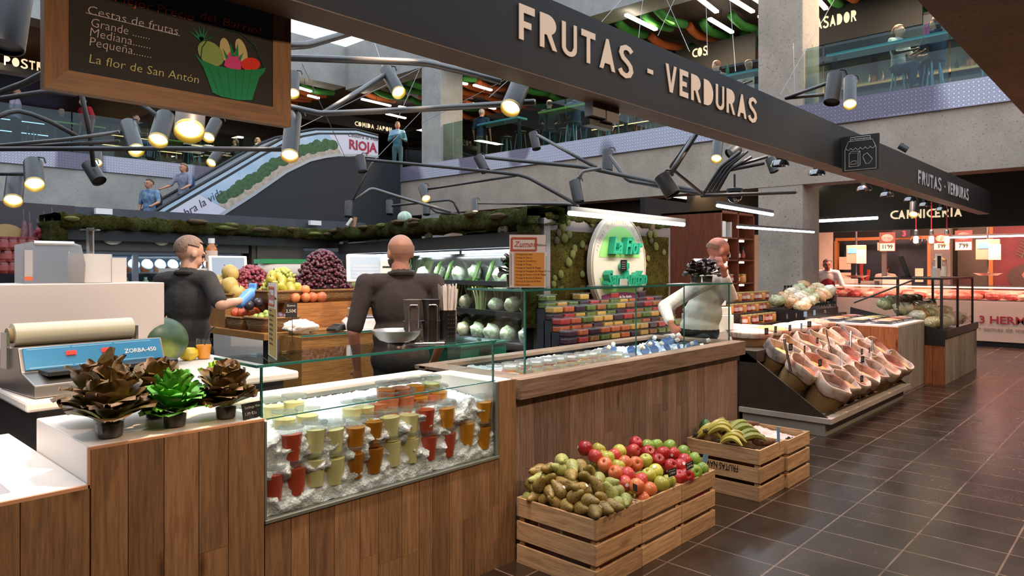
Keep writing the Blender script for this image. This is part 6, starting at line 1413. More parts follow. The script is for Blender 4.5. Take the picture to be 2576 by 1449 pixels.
def fig(label, loc, phi, h=1.75, skin=SK, shirt=None, sleeve=.45, legs=None, hair='dark', hairlen=0, J={}, W={}, turn=0, nod=0, fat=1.0, vox=.016, hands=False, lean=0, sit=False, face=False, shoes=True, name='person', coll=None, beard=False):
    """phi: heading in degrees (world). J: local joint overrides; W: world-space joint targets"""
    t = thing(name, label, 'person', loc, math.radians(phi+90)); k = h/1.75
    P = dict(pelvis=(0, 0, .95), waist=(0, 0, 1.08), chest=(0, 0, 1.28), neck=(0, .01, 1.48), head=(0, -.02, 1.625),
             shL=(.185, .01, 1.43), elL=(.25, .03, 1.15), wrL=(.25, -.06, .90), shR=(-.185, .01, 1.43), elR=(-.25, .03, 1.15), wrR=(-.25, -.06, .90),
             hpL=(.09, 0, .92), knL=(.10, -.02, .50), anL=(.10, .02, .09), hpR=(-.09, 0, .92), knR=(-.10, -.02, .50), anR=(-.10, .02, .09))
    if sit:
        dz = -.17
        for q in ('pelvis', 'waist', 'chest', 'neck', 'head', 'shL', 'elL', 'wrL', 'shR', 'elR', 'wrR', 'hpL', 'hpR'): P[q] = (P[q][0], P[q][1]+.02, P[q][2]+dz)
        for s, x in (('L', .11), ('R', -.11)):
            P['kn'+s] = (x*1.3, -.40, .74); P['an'+s] = (x*1.2, -.33, .34); P['wr'+s] = (x*1.2, -.36, 1.0); P['el'+s] = (x*2.3, -.08, .99)
    P.update(J); P = {q: Vector(v)*k for q, v in P.items()}
    if lean:
        pv_ = P['hpL']*.5+P['hpR']*.5; RM = Matrix.Rotation(lean, 4, 'X')
        for q in ('waist', 'chest', 'neck', 'head', 'shL', 'shR', 'elL', 'elR', 'wrL', 'wrR'):
            if not (q in J and q[:2] in ('wr',)): P[q] = pv_+RM @ (P[q]-pv_)
    Mi = (Matrix.Translation(loc) @ Matrix.Rotation(math.radians(phi+90), 4, 'Z')).inverted()
    for q, v in W.items(): P[q] = Mi @ Vector(v)
    up_ = (P['neck']-P['pelvis']).normalized()
    TM = Matrix.Rotation(lean, 4, 'X')
    def ell(mb, c, r, M=TM):
        mb.sph((0, 0, 0), r, 14, 10, Matrix.Translation(c) @ M)
    def torso(mb, g):
        ell(mb, P['pelvis'], ((.155*fat+g)*k, (.115*fat+g)*k, (.13+g)*k), Matrix()); ell(mb, P['waist'], ((.145*fat+g)*k, (.11*fat+g)*k, (.17+g)*k)); ell(mb, P['chest'], ((.165*fat**.6+g)*k, (.118*fat**.7+g)*k, (.2+g)*k))
        cap_(mb, P['shL']*.86+P['shR']*.14, P['shR']*.86+P['shL']*.14, (.062+g)*k, (.062+g)*k); cap_(mb, P['chest']+up_*.1*k, P['neck'], (.10+g)*k, (.062+g)*k)
    HM = Matrix.Translation(P['head']) @ Matrix.Rotation(turn, 4, 'Z') @ Matrix.Rotation(nod, 4, 'X')
    mb = MB(); torso(mb, -.012); cap_(mb, P['neck'], P['head']+Vector((0, .01, -.04))*k, .058*k*fat**.5, .056*k)
    hd = lambda c, r: mb.sph((0, 0, 0), tuple(x*k for x in r), 14, 10, HM @ Matrix.Translation(Vector(c)*k))
    hd((0, .012, .022), (.083, .099, .092)); hd((0, -.018, -.045), (.066, .074, .068)); hd((0, -.05, -.082), (.034, .032, .026))
    hd((0, -.097, -.022), (.014, .02, .03)); hd((0, -.105, -.035), (.017, .015, .012)); hd((0, -.085, .012), (.055, .014, .014)); hd((0, -.088, -.065), (.025, .012, .012))
    for s in (1, -1): hd((s*.083, .012, -.015), (.012, .02, .032))
    for s in 'LR':
        cap_(mb, P['sh'+s], P['el'+s], .048*k*fat**.4, .039*k); cap_(mb, P['el'+s], P['wr'+s], .041*k, .027*k)
        d = (P['wr'+s]-P['el'+s]).normalized(); side = d.cross(Vector((0, 0, 1))); side = side.normalized() if side.length > .1 else Vector((1, 0, 0))
        if W.get('hd'+s) is not None: d = (Mi @ Vector(W['hd'+s])-P['wr'+s]).normalized()
        c = P['wr'+s]+d*.05*k; nrm = d.cross(side).normalized()
        cap_(mb, P['wr'+s]+d*.02*k, c+d*.025*k, .026*k, .032*k)
        for i in range(4 if hands else 3):
            w = (i-1.5)*.017*k if hands else (i-1)*.022*k; b0 = c+d*.03*k+side*w; b1 = b0+d*(.036+.004*(1.5-abs(i-1.5)))*k-nrm*.010*k; b2 = b1+d*.022*k-nrm*.024*k
            cap_(mb, b0, b1, .0095*k, .0088*k, 7); cap_(mb, b1, b2, .0088*k, .0075*k, 7)
        th = P['wr'+s]+d*.03*k; cap_(mb, th-side*.022*k, th-side*.05*k+d*.035*k-nrm*.01*k, .012*k, .009*k, 7)
        cap_(mb, P['hp'+s], P['kn'+s], .078*k, .055*k); cap_(mb, P['kn'+s], P['an'+s], .055*k, .037*k); cap_(mb, P['an'+s], P['an'+s]+Vector((0, -.14, -.05))*k, .036*k, .032*k)
    melt(mb, 'body', skin, t, vox, 3)
    if shirt:
        mb = MB(); torso(mb, .006)
        for s in 'LR':
            e = P['sh'+s].lerp(P['el'+s], min(1, sleeve*2)); cap_(mb, P['sh'+s], e, (.062*fat**.4)*k, .056*k)
            if sleeve > .5: cap_(mb, P['el'+s], P['el'+s].lerp(P['wr'+s], (sleeve-.5)*2), .054*k, .041*k)
        o = melt(mb, 'shirt', shirt, t, max(vox, .011), 3)
        mb = MB(); mb.tube([P['neck']+TM @ Vector((.074*k*math.cos(a*PI/8), .078*k*math.sin(a*PI/8)+.005, .0+.012*k*math.sin(a*PI/8))) for a in range(17)], .017*k, 7); mb.build('collar', shirt, o, True)
    if legs:
        mb = MB(); mb.sph((0, 0, 0), ((.163*fat)*k, .122*fat*k, .13*k), 14, 10, Matrix.Translation(P['pelvis']-Vector((0, 0, .02*k))))
        for s in 'LR': cap_(mb, P['hp'+s], P['kn'+s], .09*k, .066*k); cap_(mb, P['kn'+s], P['an'+s].lerp(P['kn'+s], .06), .066*k, .052*k)
        melt(mb, 'trousers', legs, t, max(vox, .014), 3)
    if shoes:
        for s in 'LR':
            mb = MB(); cap_(mb, P['an'+s]+Vector((0, .01, -.03))*k, P['an'+s]+Vector((0, -.15, -.05))*k, .048*k, .04*k); mb.build('shoe', mk('shoe_dark', '2a2624', .5), t, True)
    if hair:
        if hair != 'bald':
            vs = MB().sph((0, 0, 0), (.090*k, .106*k, .099*k), 22, 16)
            keep = [f for f in vs.f if all(vs.v[i].z > (.042*k if vs.v[i].y < -.035*k else (.0 if vs.v[i].y < .03*k else -.055*k)) for i in f)]
            mb = MB(); mb.add(vs.v, keep, HM @ Matrix.Translation(Vector((0, .014, .027))*k))
            if hairlen: cap_(mb, HM @ (Vector((0, .09, .0))*k), HM @ (Vector((0, .10, -hairlen))*k), .055*k, .04*k)
            mb.build('hair', M_hair[hair], t, True, ang=0)
        else:
            vs = MB().sph((0, 0, 0), (.0865*k, .103*k, .094*k), 22, 16)
            keep = [f for f in vs.f if all(-.05*k < vs.v[i].z < .022*k and vs.v[i].y > -.02*k for i in f)]
            mb = MB(); mb.add(vs.v, keep, HM @ Matrix.Translation(Vector((0, .014, .022))*k)); mb.build('hair', skinm('stubble', 'a87a60', '96684e'), t, True, ang=0)
    if beard:
        vs = MB().sph((0, 0, 0), (.073*k, .084*k, .075*k), 20, 14)
        keep = [f for f in vs.f if all(vs.v[i].z < .012*k and vs.v[i].y < .05*k for i in f)]
        mb = MB(); mb.add(vs.v, keep, HM @ Matrix.Translation(Vector((0, -.014, -.05))*k)); mb.build('beard', M_hair['brown'], t, True, ang=0)
    if face:
        for s in (1, -1):
            MB().sph((0, 0, 0), .011*k, 10, 8, HM @ Matrix.Translation(Vector((s*.031, -.083, -.004))*k)).build('eye', mk('eye_dark', '2a201c', .2), t, True)
            mb = MB(); mb.tube([HM @ (Vector((s*.015, -.099, .018))*k), HM @ (Vector((s*.033, -.098, .022))*k), HM @ (Vector((s*.05, -.088, .017))*k)], .004*k, 5); mb.build('eyebrow', M_hair['dark'], t, True)
        mb = MB(); mb.tube([HM @ (Vector((x, -.098+abs(x)*.35, -.062))*k) for x in (-.024, -.01, 0, .01, .024)], .0045*k, 6); mb.build('lips', mk('lips', 'a05a4e', .5), t, True)
    t['_P'] = 1; t['_k'] = k; fig.P = P; fig.M = Mi.inverted(); fig.HM = HM
    del t['_P']; del t['_k']; return t
M_polo = cloth('polo_black', '2b2622', '352f2a'); M_polo2 = cloth('polo_brown', '352b26', '40352f'); M_pants = cloth('dark_pants', '22201f', '2a2826')
wd = onD
m1 = fig('shop assistant in a black polo reaching for fruit with a blue glove', (2.06, 4.98, 0), 40, 1.73, SK2, M_polo, .42, M_pants, 'buzz', 0, turn=math.radians(-32), nod=.22, vox=.009, hands=True, face=True,
         W=dict(shR=wd(524, 702, 4.86), elR=wd(556, 768, 4.72), wrR=wd(610, 756, 4.93), hdR=wd(632, 735, 5.0), elL=wd(400, 800, 5.15), wrL=wd(440, 800, 5.35)))
mb = MB(); P = fig.P; d = (fig.M.inverted() @ wd(632, 735, 5.0)-P['wrR']).normalized(); sd = d.cross(Vector((0, 0, 1))).normalized(); nr = d.cross(sd).normalized()
cap_(mb, P['wrR']-d*.03, P['wrR']+d*.075, .036, .041)
for i in range(4):
    w = (i-1.5)*.018; b0 = P['wrR']+d*.075+sd*w; b1 = b0+d*.042-nr*.012; b2 = b1+d*.024-nr*.024; cap_(mb, b0, b1, .0125, .0118, 7); cap_(mb, b1, b2, .0118, .0105, 7)
th = P['wrR']+d*.03; cap_(mb, th-sd*.022, th-sd*.055+d*.04-nr*.01, .016, .0125, 7)
melt(mb, 'blue_glove', mk('glove_blue', '5a8fd0', .45), m1, .006, 2)
m2 = fig('bald bearded shop assistant in a dark polo seen from behind', (2.84, 3.62, 0), 62, 1.73, SK, M_polo2, .45, M_pants, 'bald', 0, turn=math.radians(14), vox=.009, hands=True, fat=1.22, beard=True,
         J=dict(shL=(.225, .01, 1.42), shR=(-.225, .01, 1.42), elL=(.305, .05, 1.12), wrL=(.27, -.07, .88), elR=(-.30, .04, 1.12), wrR=(-.25, -.1, .90)))
M_wsh = cloth('white_shirt', 'e6d8cc', 'f0e4da'); M_apr = cloth('apron_cream', 'cdb396', 'd8c0a4')
m3 = fig('bald shop assistant in a white shirt leaning on the counter, hand at his mouth', (5.60, 2.98, 0), -38, 1.80, SK3, M_wsh, .92, M_pants, None, 0, turn=.05, nod=.42, vox=.009, hands=True, face=True, fat=1.30, lean=.22,
         W=dict(elR=wd(1672, 772, 5.85), wrR=wd(1686, 812, 5.70), hdR=wd(1700, 838, 5.68), elL=wd(1838, 745, 5.95), wrL=wd(1822, 690, 5.80), hdL=wd(1806, 656, 5.78)))
P = fig.P; HM = fig.HM; k = 1.80/1.75
vs = MB().sph((0, 0, 0), (.087*k, .104*k, .095*k), 24, 16); keep = [f for f in vs.f if all(-.05*k < vs.v[i].z < .015*k and vs.v[i].y > .005*k for i in f)]
mb = MB(); mb.add(vs.v, keep, HM @ Matrix.Translation(Vector((0, .014, .024))*k)); mb.build('hair_fringe', mk('hair_fringe', '7d5a45', .7, var=(60, '936c54')), m3, True, ang=0)
mb = MB()
for s in ('shL', 'shR'):
    a = P[s].lerp(P['neck'], .35); mb.tube([a+Vector((0, .11, -.25)), a+Vector((0, .10, -.02)), a+Vector((0, .02, .075)), a+Vector((0, -.09, .01)), a+Vector((0, -.16, -.2))], .013, 6)
mb.build('apron_strap', mk('strap_dark', '3a322c', .6), m3, True)
# reflections aside, the rest of the figures stand farther off
def stand(label, p, phi, shirt, legs, hair='dark', h=1.72, **kw): return fig(label, p, phi, h, kw.pop('skin', SK), shirt, kw.pop('sleeve', .45), legs, hair, vox=.024, **kw)
jean = cloth('jeans', '3a4a62', '46587a'); jeanl = cloth('jeans_pale', '7a8aa0', '8a9ab0')
M_strp = cloth('striped_blue', '2a5a8a', '8a98a0')
def bag(parent, loc, size, m): o = MB().sph((0, 0, 0), size, 12, 9, fn=lambda v: Vector((math.copysign(abs(v.x)**.7, v.x), math.copysign(abs(v.y)**.7, v.y), math.copysign(abs(v.z)**.7, v.z)))).build('backpack', m, parent, True, loc=loc, ang=0)
p = onY(376, 448, 17.1)
x = stand('man in a blue striped shirt with a backpack riding the escalator', (p.x, 17.1, p.z-1.73), 215, M_strp, jean, 'dark', 1.72, turn=-.2, face=True, J=dict(elL=(.32, -.12, 1.18), wrL=(.34, -.40, 1.08))); bag(x, (0, .2, 1.2), (.16, .11, .24), mk('bag_black', '25262a', .7))
p = onY(462, 408, 17.1)
x = stand('woman in a grey patterned top with a blue backpack on the escalator', (p.x, 17.1, p.z-1.64), 210, cloth('grey_print', '6a6a7a', '8a8a96'), jean, 'ginger', 1.62, hairlen=.06, turn=-.3, face=True, J=dict(elL=(.30, -.15, 1.16), wrL=(.32, -.42, 1.05), elR=(-.28, -.15, 1.16), wrR=(-.3, -.42, 1.06))); bag(x, (0, .18, 1.2), (.14, .1, .2), mk('bag_blue', '2a4a72', .7))
p = onX(1000, 420, 13.75)
stand('man in an open pale blue shirt standing at the gallery corner glass', (13.75, p.y, 4.36), 232, cloth('sky_shirt', '7fa8c0', '8fb4ca'), cloth('grey_jeans', '8a98a2', '98a6b0'), 'grey', 1.74, sleeve=.8, face=True, J=dict(wrL=(.12, -.28, 1.16), wrR=(-.10, -.26, 1.2), elL=(.26, -.04, 1.15), elR=(-.26, -.04, 1.15)))
GZ = 4.36
def stool(label, x, y, m, z=GZ, group='bar stools on the upper galleries'):
    t = thing('bar_stool', label, 'stool', (x, y, z), 0, group)
    MB().lathe([(0, .74), (.16, .74), (.17, .76), (.16, .78), (0, .78)], 16).build('seat', m, t, True)
    for a in range(4):
        c, s = math.cos(a*PI/2+.78), math.sin(a*PI/2+.78); MB().tube([(c*.1, s*.1, .74), (c*.2, s*.2, 0)], .016, 6).build('leg', M_stl, t)
    MB().tube([(.165*math.cos(i*PI/6), .165*math.sin(i*PI/6), .28) for i in range(13)], .01, 5).build('foot_ring', M_stl, t); return t
M_stl = mk('stool_steel', '7fa0a8', .35, .6); M_sts = mk('stool_seat', '3a3834', .6)
def bar_table(label, x, y, w, d, top, rz=0, legs=True):
    t = thing('bar_table', label, 'table', (x, y, GZ), rz)
    MB().box(-w/2, -d/2, 1.03, w/2, d/2, 1.07).build('top', top, t); 
    for sx in (-1, 1): MB().box(sx*w*.42-.03, -d*.4, 0, sx*w*.42+.03, d*.4, 1.03).build('leg', mk('table_dark', '34383c', .5), t)
    return t
M_tq = mk('turquoise_top', '5fb0b0', .3); M_lime = mk('lime_top', '8ab03a', .4)
sitter = [ # label, u, v of the head top, X plane or None, Y plane, heading, shirt, legs, hair
 ('woman in a white T-shirt on a bar stool at the upper right', 2262, -18, 14.1, None, 250, cloth('white_tee', 'd4d4d0', 'e0e0dc'), jean, 'ginger'),
 ('man in dark clothes on a bar stool beside the white T-shirt woman', 2352, 28, 14.1, None, 60, cloth('navy_shirt', '2a3044', '343a50'), jean, 'dark'),
 ('person in glasses and a pale top leaning at the upper bar by the column', 1884, 62, 14.3, None, 225, cloth('pale_top', 'b8b0b0', 'c4bcbc'), M_pants, 'ginger'),
 ('man in a lilac shirt seen from behind beside the upper column', 1801, 122, 13.9, None, 60, cloth('lilac_shirt', '8a7a92', '988aa0'), jean, 'ginger'),
 ('person in a dark top and jeans seated behind the beam letters', 1382, 238, 14.2, None, 40, cloth('dark_top', '2a2c30', '34363a'), jean, 'dark'),
 ('person in blue seated over the gallery fascia near the lamp', 1448, 258, 14.0, None, 20, cloth('blue_top', '2f4a6a', '3a5678'), jean, 'dark'),
 ('man in a grey T-shirt and pale jeans seated on the left gallery', 342, 248, None, 21.6, 330, cloth('grey_tee', '9a9c94', 'a6a8a0'), jeanl, 'brown'),
 ('woman in a black sleeveless top seated at the back bar', 592, 296, None, 23.2, 120, cloth('black_top', '26262a', '303034'), M_pants, 'dark'),
 ('person in dark clothes at a green table on the left gallery', 155, 233, None, 22.2, 270, cloth('charcoal_top', '2c3236', '363c40'), M_pants, 'black')]
for i, (lb, u, v, X, Y, ph, sh, lg, hr) in enumerate(sitter):
    p = onX(u, v, X) if X else onY(u, v, Y); dz = 0
    fig(lb, (p.x, p.y, GZ), ph, 1.72, SK2, sh, .45, lg, hr, vox=.026, sit=True, turn=R.uniform(-.3, .3), face=ph > 180, hairlen=.08 if 'woman' in lb else 0)
    a = math.radians(ph); stool(f'bar stool under the {lb.split(" on a")[0].split(" seated")[0].split(" seen")[0].split(" at ")[0].split(" leaning")[0].split(" beside")[0]}', p.x-.0*math.cos(a), p.y, M_sts)
p = onX(1212, 245, 14.3); stand('grey-haired man in a dark blue shirt standing with his back to the glass', (p.x, p.y, GZ), 25, cloth('ink_shirt', '28364e', '32425c'), cloth('khaki', '6a6250', '787060'), 'grey', 1.74)
p = onY(40, 182, 21.5); stand('man in a lilac shirt and dark trousers standing on the left gallery', (p.x, p.y, GZ), 330, cloth('lilac_tee', 'a898ac', 'b4a4b8'), M_pants, 'dark', 1.76, J=dict(wrL=(.1, -.3, 1.1), wrR=(-.1, -.3, 1.1)))
p = onY(222, 228, 21.4); stand('man in a red T-shirt leaning at a green table on the left gallery', (p.x, p.y, GZ), 200, cloth('red_tee', 'b02028', 'c02c34'), cloth('navy_jeans', '262c3c', '30364a'), 'dark', 1.76, lean=.2)
p = onY(648, 300, 22.8); stand('woman in a white top and pink trousers standing near the escalator', (p.x, p.y, GZ), 350, cloth('white_top2', 'cfcfca', 'dcdcd8'), cloth('pink_pants', 'a04a7a', 'b05888'), 'brown', 1.62, hairlen=.1, J=dict(wrL=(.08, -.25, 1.3), wrR=(-.08, -.25, 1.3)))
# butchers
p = onX(2083, 655, 15.4)
b1 = fig('butcher in a white shirt and red apron leaning on the meat counter', (15.75, p.y+.12, 0), 196, 1.76, SK3, cloth('butcher_white', 'e0cfc4', 'ead9ce'), .45, M_pants, 'dark', vox=.016, face=True, lean=.38, turn=.15, J=dict(elL=(.30, -.15, 1.16), wrL=(.08, -.42, 1.08), elR=(-.30, -.15, 1.16), wrR=(-.06, -.44, 1.1)))
mb = MB(); P = fig.P
mb.sph((0, 0, 0), (.15, .1, .26), 14, 10, Matrix.Translation(P['waist']+Vector((0, -.075, .03))) @ Matrix.Rotation(.38, 4, 'X')); mb.build('red_apron', cloth('apron_red', '8a2026', '9a2a30'), b1, True)
p = onX(2226, 664, 18.0); fig('second butcher in white seen from behind at the rear window', (18.05, p.y, 0), 20, 1.62, SK3, cloth('butcher_white2', 'dcc8bc', 'e4d2c6'), .45, M_pants, 'dark', vox=.026)
# ---------------------------------------------------------------- spotlights and their pipes
M_lamp = mk('lamp_housing', '3a3735', .42, .35, .5); M_pipe = mk('pipe_steel', '6a6764', .35, .6); M_pipd = mk('pipe_dark', '403c3a', .45, .3)
LIT = {'w': emitm('lens_warm', 'fff0d0', 14), 'y': emitm('lens_yellow', 'fff0b0', 12), 'p': emitm('lens_pink', 'ffd8d0', 14)}
M_off = mk('lens_off', '2a2826', .3); M_rim = mk('lens_rim_gold', 'b89a4a', .35, .5)
lamps = [(322, 312, 343, 378, 18, 'y'), (416, 292, 398, 353, 22, 'w'), (481, 268, 476, 330, 34, 'y'), (544, 306, 524, 346, 15, 'w'), (549, 386, 531, 410, 12, 'w'), (738, 292, 729, 392, 20, 'p'), (83, 410, 87, 464, 21, 'w'), (39, 449, 33, 505, 20, 'w'), (223, 413, 250, 456, 17, 0), (243, 385, 243, 410, 12, 'w'), (972, 178, 1003, 233, 17, 'y'), (1308, 214, 1284, 272, 24, 'w'), (905, 393, 912, 432, 12, 0), (1062, 469, 1072, 500, 11, 'w'), (878, 507, 876, 545, 10, 0), (980, 505, 980, 539, 9, 0), (1073, 508, 1073, 540, 9, 0), (1193, 504, 1195, 536, 9, 'w'), (1202, 394, 1222, 431, 12, 0), (1341, 334, 1350, 375, 11, 0), (1528, 380, 1528, 430, 13, 0), (1445, 456, 1456, 508, 14, 0), (1664, 442, 1694, 490, 20, 0), (1806, 358, 1802, 400, 13, 'y'), (1936, 399, 1948, 432, 11, 0), (2102, 188, 2092, 258, 19, 0), (2138, 200, 2138, 263, 15, 'w'), (40, -40, 14, 120, 40, 0), (738, 188, 737, 236, 15, 'y'), (2262, 366, 2283, 378, 8, 0), (1855, 372, 1835, 388, 15, 0), (2300, 505, 2298, 540, 10, 'y')]
q = []
for u0, v0, u1, v1, rp, lit in lamps:
    D = 88/rp; a = onD(u0, v0, D); ln = (onD(u1, v1, D)-a).length; b = onD(u1, v1, D-(.95 if lit else .3)*ln); ln = (b-a).length; rr = .05
    t = thing('spotlight', 'x', 'spotlight', a, 0, 'black cylinder spotlights'); d = (b-a).normalized()
    M_ = d.to_track_quat('Z', 'Y').to_matrix().to_4x4()
    MB().lathe([(rr*.98, 0), (rr, .004), (rr, ln), (rr*.93, ln), (rr*.9, ln-.016)], 22, M_).build('housing', M_lamp, t, True)
    MB().lathe([(rr*.72 if lit else rr*.88, ln-.012), (0, ln-.011)], 20, M_).build('lens', LIT[lit] if lit else M_off, t)
    if lit: MB().lathe([(rr*1.0, ln-.008), (rr*1.03, ln), (rr*1.0, ln+.008), (rr*.74, ln-.006), (rr*.72, ln-.010)], 22, M_, cap=False).build('rim', M_rim, t, True)
    mb = MB(); s = Vector((CR[0], CR[1], 0)); mb.tube([Vector((0, 0, 0)), s*.03+Vector((0, 0, .035)), s*.065+Vector((0, 0, .03)), s*.075], .005, 6); mb.build('cable', M_blk, t, True)
    q.append((t, lit))
for w, nm in ((1, 'lit black cylinder spotlight hanging over the stalls, {n} lit one from left'), (0, 'unlit black cylinder spotlight hanging over the stalls, {n} unlit one from left')): number_row([t for t, l in q if bool(l) == bool(w)], nm)
PP = [ # pixel polyline, depth at both ends, radius px at start, bright?
 ([(-20, 375), (420, 374), (722, 376)], 4.6, 4.4, 6, 0), ([(-10, 236), (65, 208), (112, 183), (170, 150)], 4.2, 3.8, 8, 0), ([(-10, 250), (114, 231), (190, 236)], 4.4, 4.4, 7, 0), ([(-10, 297), (20, 283), (46, 279), (80, 287), (130, 307), (198, 345)], 4.6, 5.0, 6, 0), ([(204, 232), (228, 349), (235, 418)], 4.8, 5.1, 6, 0), ([(-10, 367), (163, 351), (300, 332)], 4.8, 4.9, 5, 1), ([(-10, 372), (300, 356)], 4.9, 4.9, 5, 0), ([(355, 262), (408, 302)], 4.0, 4.0, 7, 0), ([(-10, 437), (65, 438)], 4.3, 4.2, 5, 0),
 ([(720, 145), (1068, 157), (1193, 186), (1260, 205)], 3.9, 3.9, 9, 1), ([(720, 116), (775, 113), (855, 90), (905, 75)], 3.6, 3.9, 10, 1), ([(720, 266), (760, 275), (810, 286), (1060, 275), (1345, 257)], 4.4, 3.7, 7, 1), ([(815, 284), (968, 188)], 4.6, 5.1, 7, 1),
 ([(923, 402), (1160, 424), (1302, 439), (1330, 447), (1451, 514)], 7.6, 6.5, 4, 0), ([(1074, 476), (1298, 442)], 8, 7.2, 3, 0), ([(1222, 396), (1467, 420), (1515, 430), (1650, 459), (1771, 486)], 7.4, 5.6, 4.5, 0), ([(1352, 340), (1499, 421)], 7.8, 6.7, 4, 0), ([(1455, 456), (1466, 431), (1512, 423)], 6.4, 6.4, 4.5, 1), ([(1203, 511), (1428, 513), (1454, 518)], 9.5, 7, 3, 0), ([(1534, 392), (1577, 454), (1658, 470), (1763, 487)], 6.6, 5.6, 4.5, 0), ([(1750, 338), (1684, 442)], 4.6, 4.5, 7, 1), ([(1742, 344), (1687, 419), (1693, 426), (1768, 489)], 4.7, 5.5, 5, 0),
 ([(1774, 483), (1811, 421), (1862, 381)], 5.6, 5.6, 4, 0), ([(1784, 483), (1819, 423), (1870, 385)], 5.6, 5.6, 4, 0), ([(1794, 483), (1827, 425), (1880, 380)], 5.6, 5.6, 4, 0), ([(1804, 483), (1835, 427), (1890, 395)], 5.6, 5.6, 4, 0), ([(1835, 422), (1930, 394)], 5.7, 5.7, 4, 0), ([(1838, 428), (1922, 411)], 5.7, 5.7, 4, 0),
 ([(985, 518), (1127, 503), (1141, 507), (1157, 540)], 9, 9, 3, 0), ([(888, 508), (934, 473), (1000, 494), (1134, 534)], 8.4, 8.8, 4, 1), ([(888, 503), (937, 408)], 8.4, 8.0, 2.2, 1), ([(1082, 521), (1097, 534), (1180, 541)], 9, 9, 3, 0), ([(1975, 247), (2083, 209)], 4.9, 4.7, 4.5, 1), ([(1978, 247), (2080, 237)], 4.9, 4.8, 4.5, 1), ([(1765, 492), (2000, 484)], 5.7, 6.4, 5, 0)]
q = []
def polyD(pl, d0, d1):
    L_ = [0]
    for a, b in zip(pl, pl[1:]): L_.append(L_[-1]+math.hypot(b[0]-a[0], b[1]-a[1]))
    return [onD(u, v, d0+(d1-d0)*l/L_[-1]) for (u, v), l in zip(pl, L_)]
def rounded(pts, k=.25):
    o = [pts[0]]
    for i in range(1, len(pts)-1):
        for s in (-1, -.5, 0, .5, 1):
            a = pts[i].lerp(pts[i-1], k*max(0, -s)); b = pts[i].lerp(pts[i+1], k*max(0, s)); t_ = (s+1)/2
            p0, p2 = pts[i].lerp(pts[i-1], k), pts[i].lerp(pts[i+1], k); o.append(p0*(1-t_)**2+pts[i]*2*t_*(1-t_)+p2*t_**2)
    return o+[pts[-1]]
for pl, d0, d1, rp, br in PP:
    pts = rounded(polyD(pl, d0, d1), .18); o = MB().tube(pts, rp/1773*d0, 9).build('lamp_pipe', M_pipe if br else M_pipd, None, True, ang=0); o2 = tag(o, '-', 'pipe', 'steel pipes carrying the spotlights'); o['_u'] = sum(p[0] for p in pl)/len(pl); q.append(o)
number_row(q, 'bent steel pipe carrying spotlights over the stalls, {n} counted from left', key=lambda o: o['_u'])
for o in q: del o['_u']
q = []
for a, b, d0, d1 in (((968, 185), (940, 100), 5.1, 7), ((760, 160), (870, 400), 5, 7.5), ((735, 330), (1060, 170), 5, 8), ((1000, 300), (1055, 175), 7, 8), ((940, 405), (1060, 280), 7.6, 9), ((1450, 330), (1455, 450), 8, 6.4), ((1540, 330), (1560, 285), 7, 8), ((1500, 70), (1580, -20), 6, 8), ((1605, 110), (1618, -10), 6, 8), ((1735, 130), (1660, -40), 6, 8), ((1655, 90), (1710, -30), 6, 8), ((1850, 180), (1835, -20), 6, 8), ((1780, 140), (1775, -30), 6, 8), ((2000, 240), (1995, 110), 5, 8), ((1962, 240), (2098, 0), 5, 8), ((2350, 30), (2290, 170), 7, 8), ((1330, 170), (1060, 310), 6, 9), ((1230, 245), (1320, 165), 6, 7)):
    o = MB().tube([onD(*a, d0), onD(*b, d1)], .003, 5).build('steel_wire', M_pipe); tag(o, '-', 'wire', 'thin suspension wires'); o['_u'] = (a[0]+b[0])/2; q.append(o)
number_row(q, 'thin steel suspension wire under the atrium, {n} counted from left', key=lambda o: o['_u'])
for o in q: del o['_u']
# dome fixtures under the sign beam
q = []; t = thing('dome_lamp', '-', 'lamp')
MB().lathe([(.02, .05), (.055, .045), (.07, .02), (.072, 0), (.066, 0), (.06, .02), (0, .03)], 20).build('dome', mk('chrome', '8a8886', .15, 1), t, True); MB().lathe([(.03, .045), (.03, .09), (0, .09)], 12).build('neck', M_blk, t, True)
for u, v in ((1962, 418), (2055, 440), (2174, 479), (2231, 494), (2290, 506), (2327, 519), (2368, 530)):
    p = onY(u, v, 2.28); q.append(put(t, p, 0, None, 'chrome dome lamps under the sign beam'))
number_row(q, 'small chrome dome lamp under the charcoal sign beam, {n} from left')
for o in q: MB().box(-.01, -.2, .07, .01, .0, .09).build('arm', M_blk, o)
t = thing('flood_lamp', 'pair of flat flood lamp plates under the sign beam', 'lamp', onY(1515, 278, 2.12)); MB().cb((-.06, 0, 0), (.11, .05, .09)).build('plate', mk('plate_grey', '7a7b82', .4), t); MB().cb((.06, 0, -.01), (.11, .05, .09)).build('plate', MATS['plate_grey'], t); MB().cb((0, .03, -.06), (.2, .05, .05)).build('bracket', M_blk, t)
